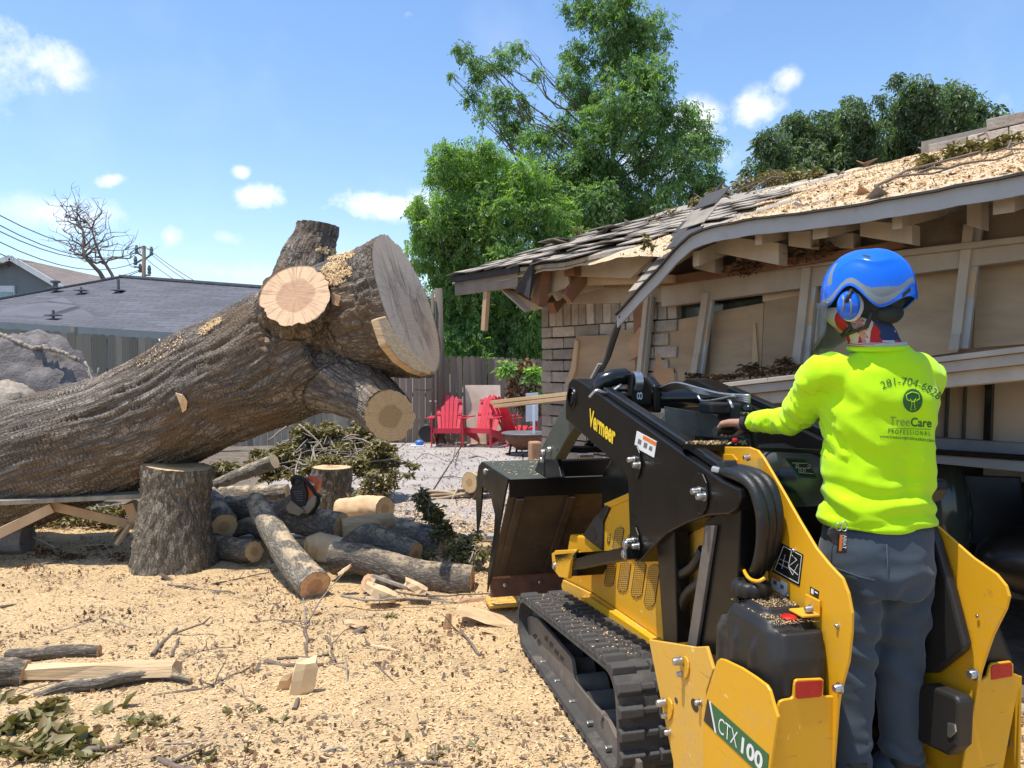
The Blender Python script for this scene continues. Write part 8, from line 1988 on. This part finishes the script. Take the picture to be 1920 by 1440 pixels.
# keys hanging from the belt
kc = P(1578, 1005, 2.225); keys = thing('key_pouch', kc, 'black key pouch with orange tag clipped to the trouser belt', 'key pouch')
def kp(x, y, d=0): return P(x, y, 2.225 + d)
b = MB(); b.prism([kp(x, y) for x, y in ((1556, 992), (1562, 988), (1572, 994), (1578, 1016), (1570, 1024), (1560, 1018), (1553, 1004))], (0, .014, 0)); b.build('key_fob', M['black_plastic'], keys, bevel=.003)
b = MB(); b.prism([kp(x, y, -.004) for x, y in ((1575, 1001), (1590, 1001), (1588, 1038), (1570, 1038))], (0, .01, 0)); kt = b.build('tag', M['black_plastic'], keys, bevel=.002)
b = MB(); b.prism([kp(x, y, -.0065) for x, y in ((1575, 1003), (1580.5, 1003), (1578, 1033), (1573, 1033))], (0, .001, 0)); b.build('orange_stripe', M['decal_orange'], kt)
o_, e1, e2 = kp(1581, 1003, -.007), kp(1579.5, 1029, -.007), kp(1588, 1003, -.007); t_o = txt('ARIAT', o_, e1 - o_, e2 - o_, 'decal_white', par=kt, bold=.01, lift=0); t_o.parent = None; adopt(t_o, kt)
b = MB(); b.tube([kp(1583 + 6 * math.cos(w), 987 + 9 * math.sin(w), -.002) for w in np.linspace(0, 2 * PI, 20)], .0018, 6); b.tube([kp(1573 + 5 * math.cos(w), 988 + 7 * math.sin(w), -.004) for w in np.linspace(0, 2 * PI, 20)], .0015, 6); b.build('ring', M['chrome'], keys, smooth=True)
# ---------------------------------------------------------------- dark porch furniture at right
def pchair(s, o_, yaw, label):
    c = H(s, o_, .08); root = thing('patio_chair', c, label, 'chair', 'black patio chairs in the dark porch'); Rz = rotz(yaw)
    def w(x, y, z): return c + Rz @ Vector((x, y, z))
    b = MB(); b.bar(w(-.25, 0, .42), w(.25, 0, .42), .5, .03); b.build('seat', M['black_plastic'], root, bevel=.01)
    b = MB(); b.prism([w(-.24, .24, .45), w(.24, .24, .45), w(.22, .32, .9), w(-.22, .32, .9)], (0, .02, 0)); b.build('backrest', M['black_plastic'], root, bevel=.01)
    for x in (-.25, .25):
        for y in (-.23, .23): b = MB(); b.tube([w(x, y, 0), w(x, y, .63 if y < 0 else .95)], .013, 8); b.build('leg', M['black_steel'], root, smooth=True)
        b = MB(); b.tube([w(x, -.25, .63), w(x, .26, .65)], .015, 8); b.build('arm', M['black_steel'], root, smooth=True)
pchair(3.55, -.75, -.3, 'black metal patio chair just right of the worker in the dark porch'); pchair(4.15, -.7, .5, 'black patio chair further right in the dark porch')
c = H(4.0, .0, .07); gr = thing('kettle_grill', c, 'black round grill standing in the dark porch at the right edge', 'grill')
b = MB(); b.ball(c + VZ * .62, (.3, .3, .18), 26, 14); b.build('bowl', M['black_steel'], gr, smooth=True)
for k in range(3): w = k * 2.09; b = MB(); b.tube([c + Vector((.16 * math.cos(w), .16 * math.sin(w), .5)), c + Vector((.32 * math.cos(w), .32 * math.sin(w), 0))], .013, 8); b.build('leg', M['pipe_grey'], gr, smooth=True)
b = MB(); b.bar(c + Vector((-.34, -.05, .62)), c + Vector((-.42, -.07, .62)), .02, .03); b.build('handle', M['pipe_grey'], gr)
q = H(2.75, -.3, 0); b = MB(); b.ball(Vector((P(1765, 960, 4.6).x, 4.6, .75)), (.17, .17, .42), 20, 14); b.tube([Vector((P(1765, 960, 4.6).x, 4.6, .02)), Vector((P(1765, 960, 4.6).x, 4.6, .5))], [.2, .13], 16); tag(b.build('covered_heater', M['glass_dark'], smooth=True), 'dark green covered bundle standing just behind the worker on the right', 'covered bundle')
# white timber and block edging at the right edge
b = MB(); b.bar(G(1880, 1175), G(2060, 1200), .12, .09); tag(b.build('timber_edging', M['white_paint_old'], bevel=.01), 'pale timber lying along the porch edge at the right', 'timber')
edg = thing('brick_edging', G(1915, 1290), 'dusty bricks set in the ground along the porch edge at the right', 'edging')
for k, (x, y) in enumerate(((1905, 1215), (1912, 1250), (1915, 1290), (1925, 1330), (1960, 1240), (1965, 1290), (1975, 1340), (1940, 1190), (1990, 1210))):
    c = G(x, y); m = MB(); m.box(c + VZ * .01, (.26, .13, .06), rotz(.4 + random.uniform(-.1, .1))); m.build('brick', M['dirt_pale'], edg, bevel=.01)
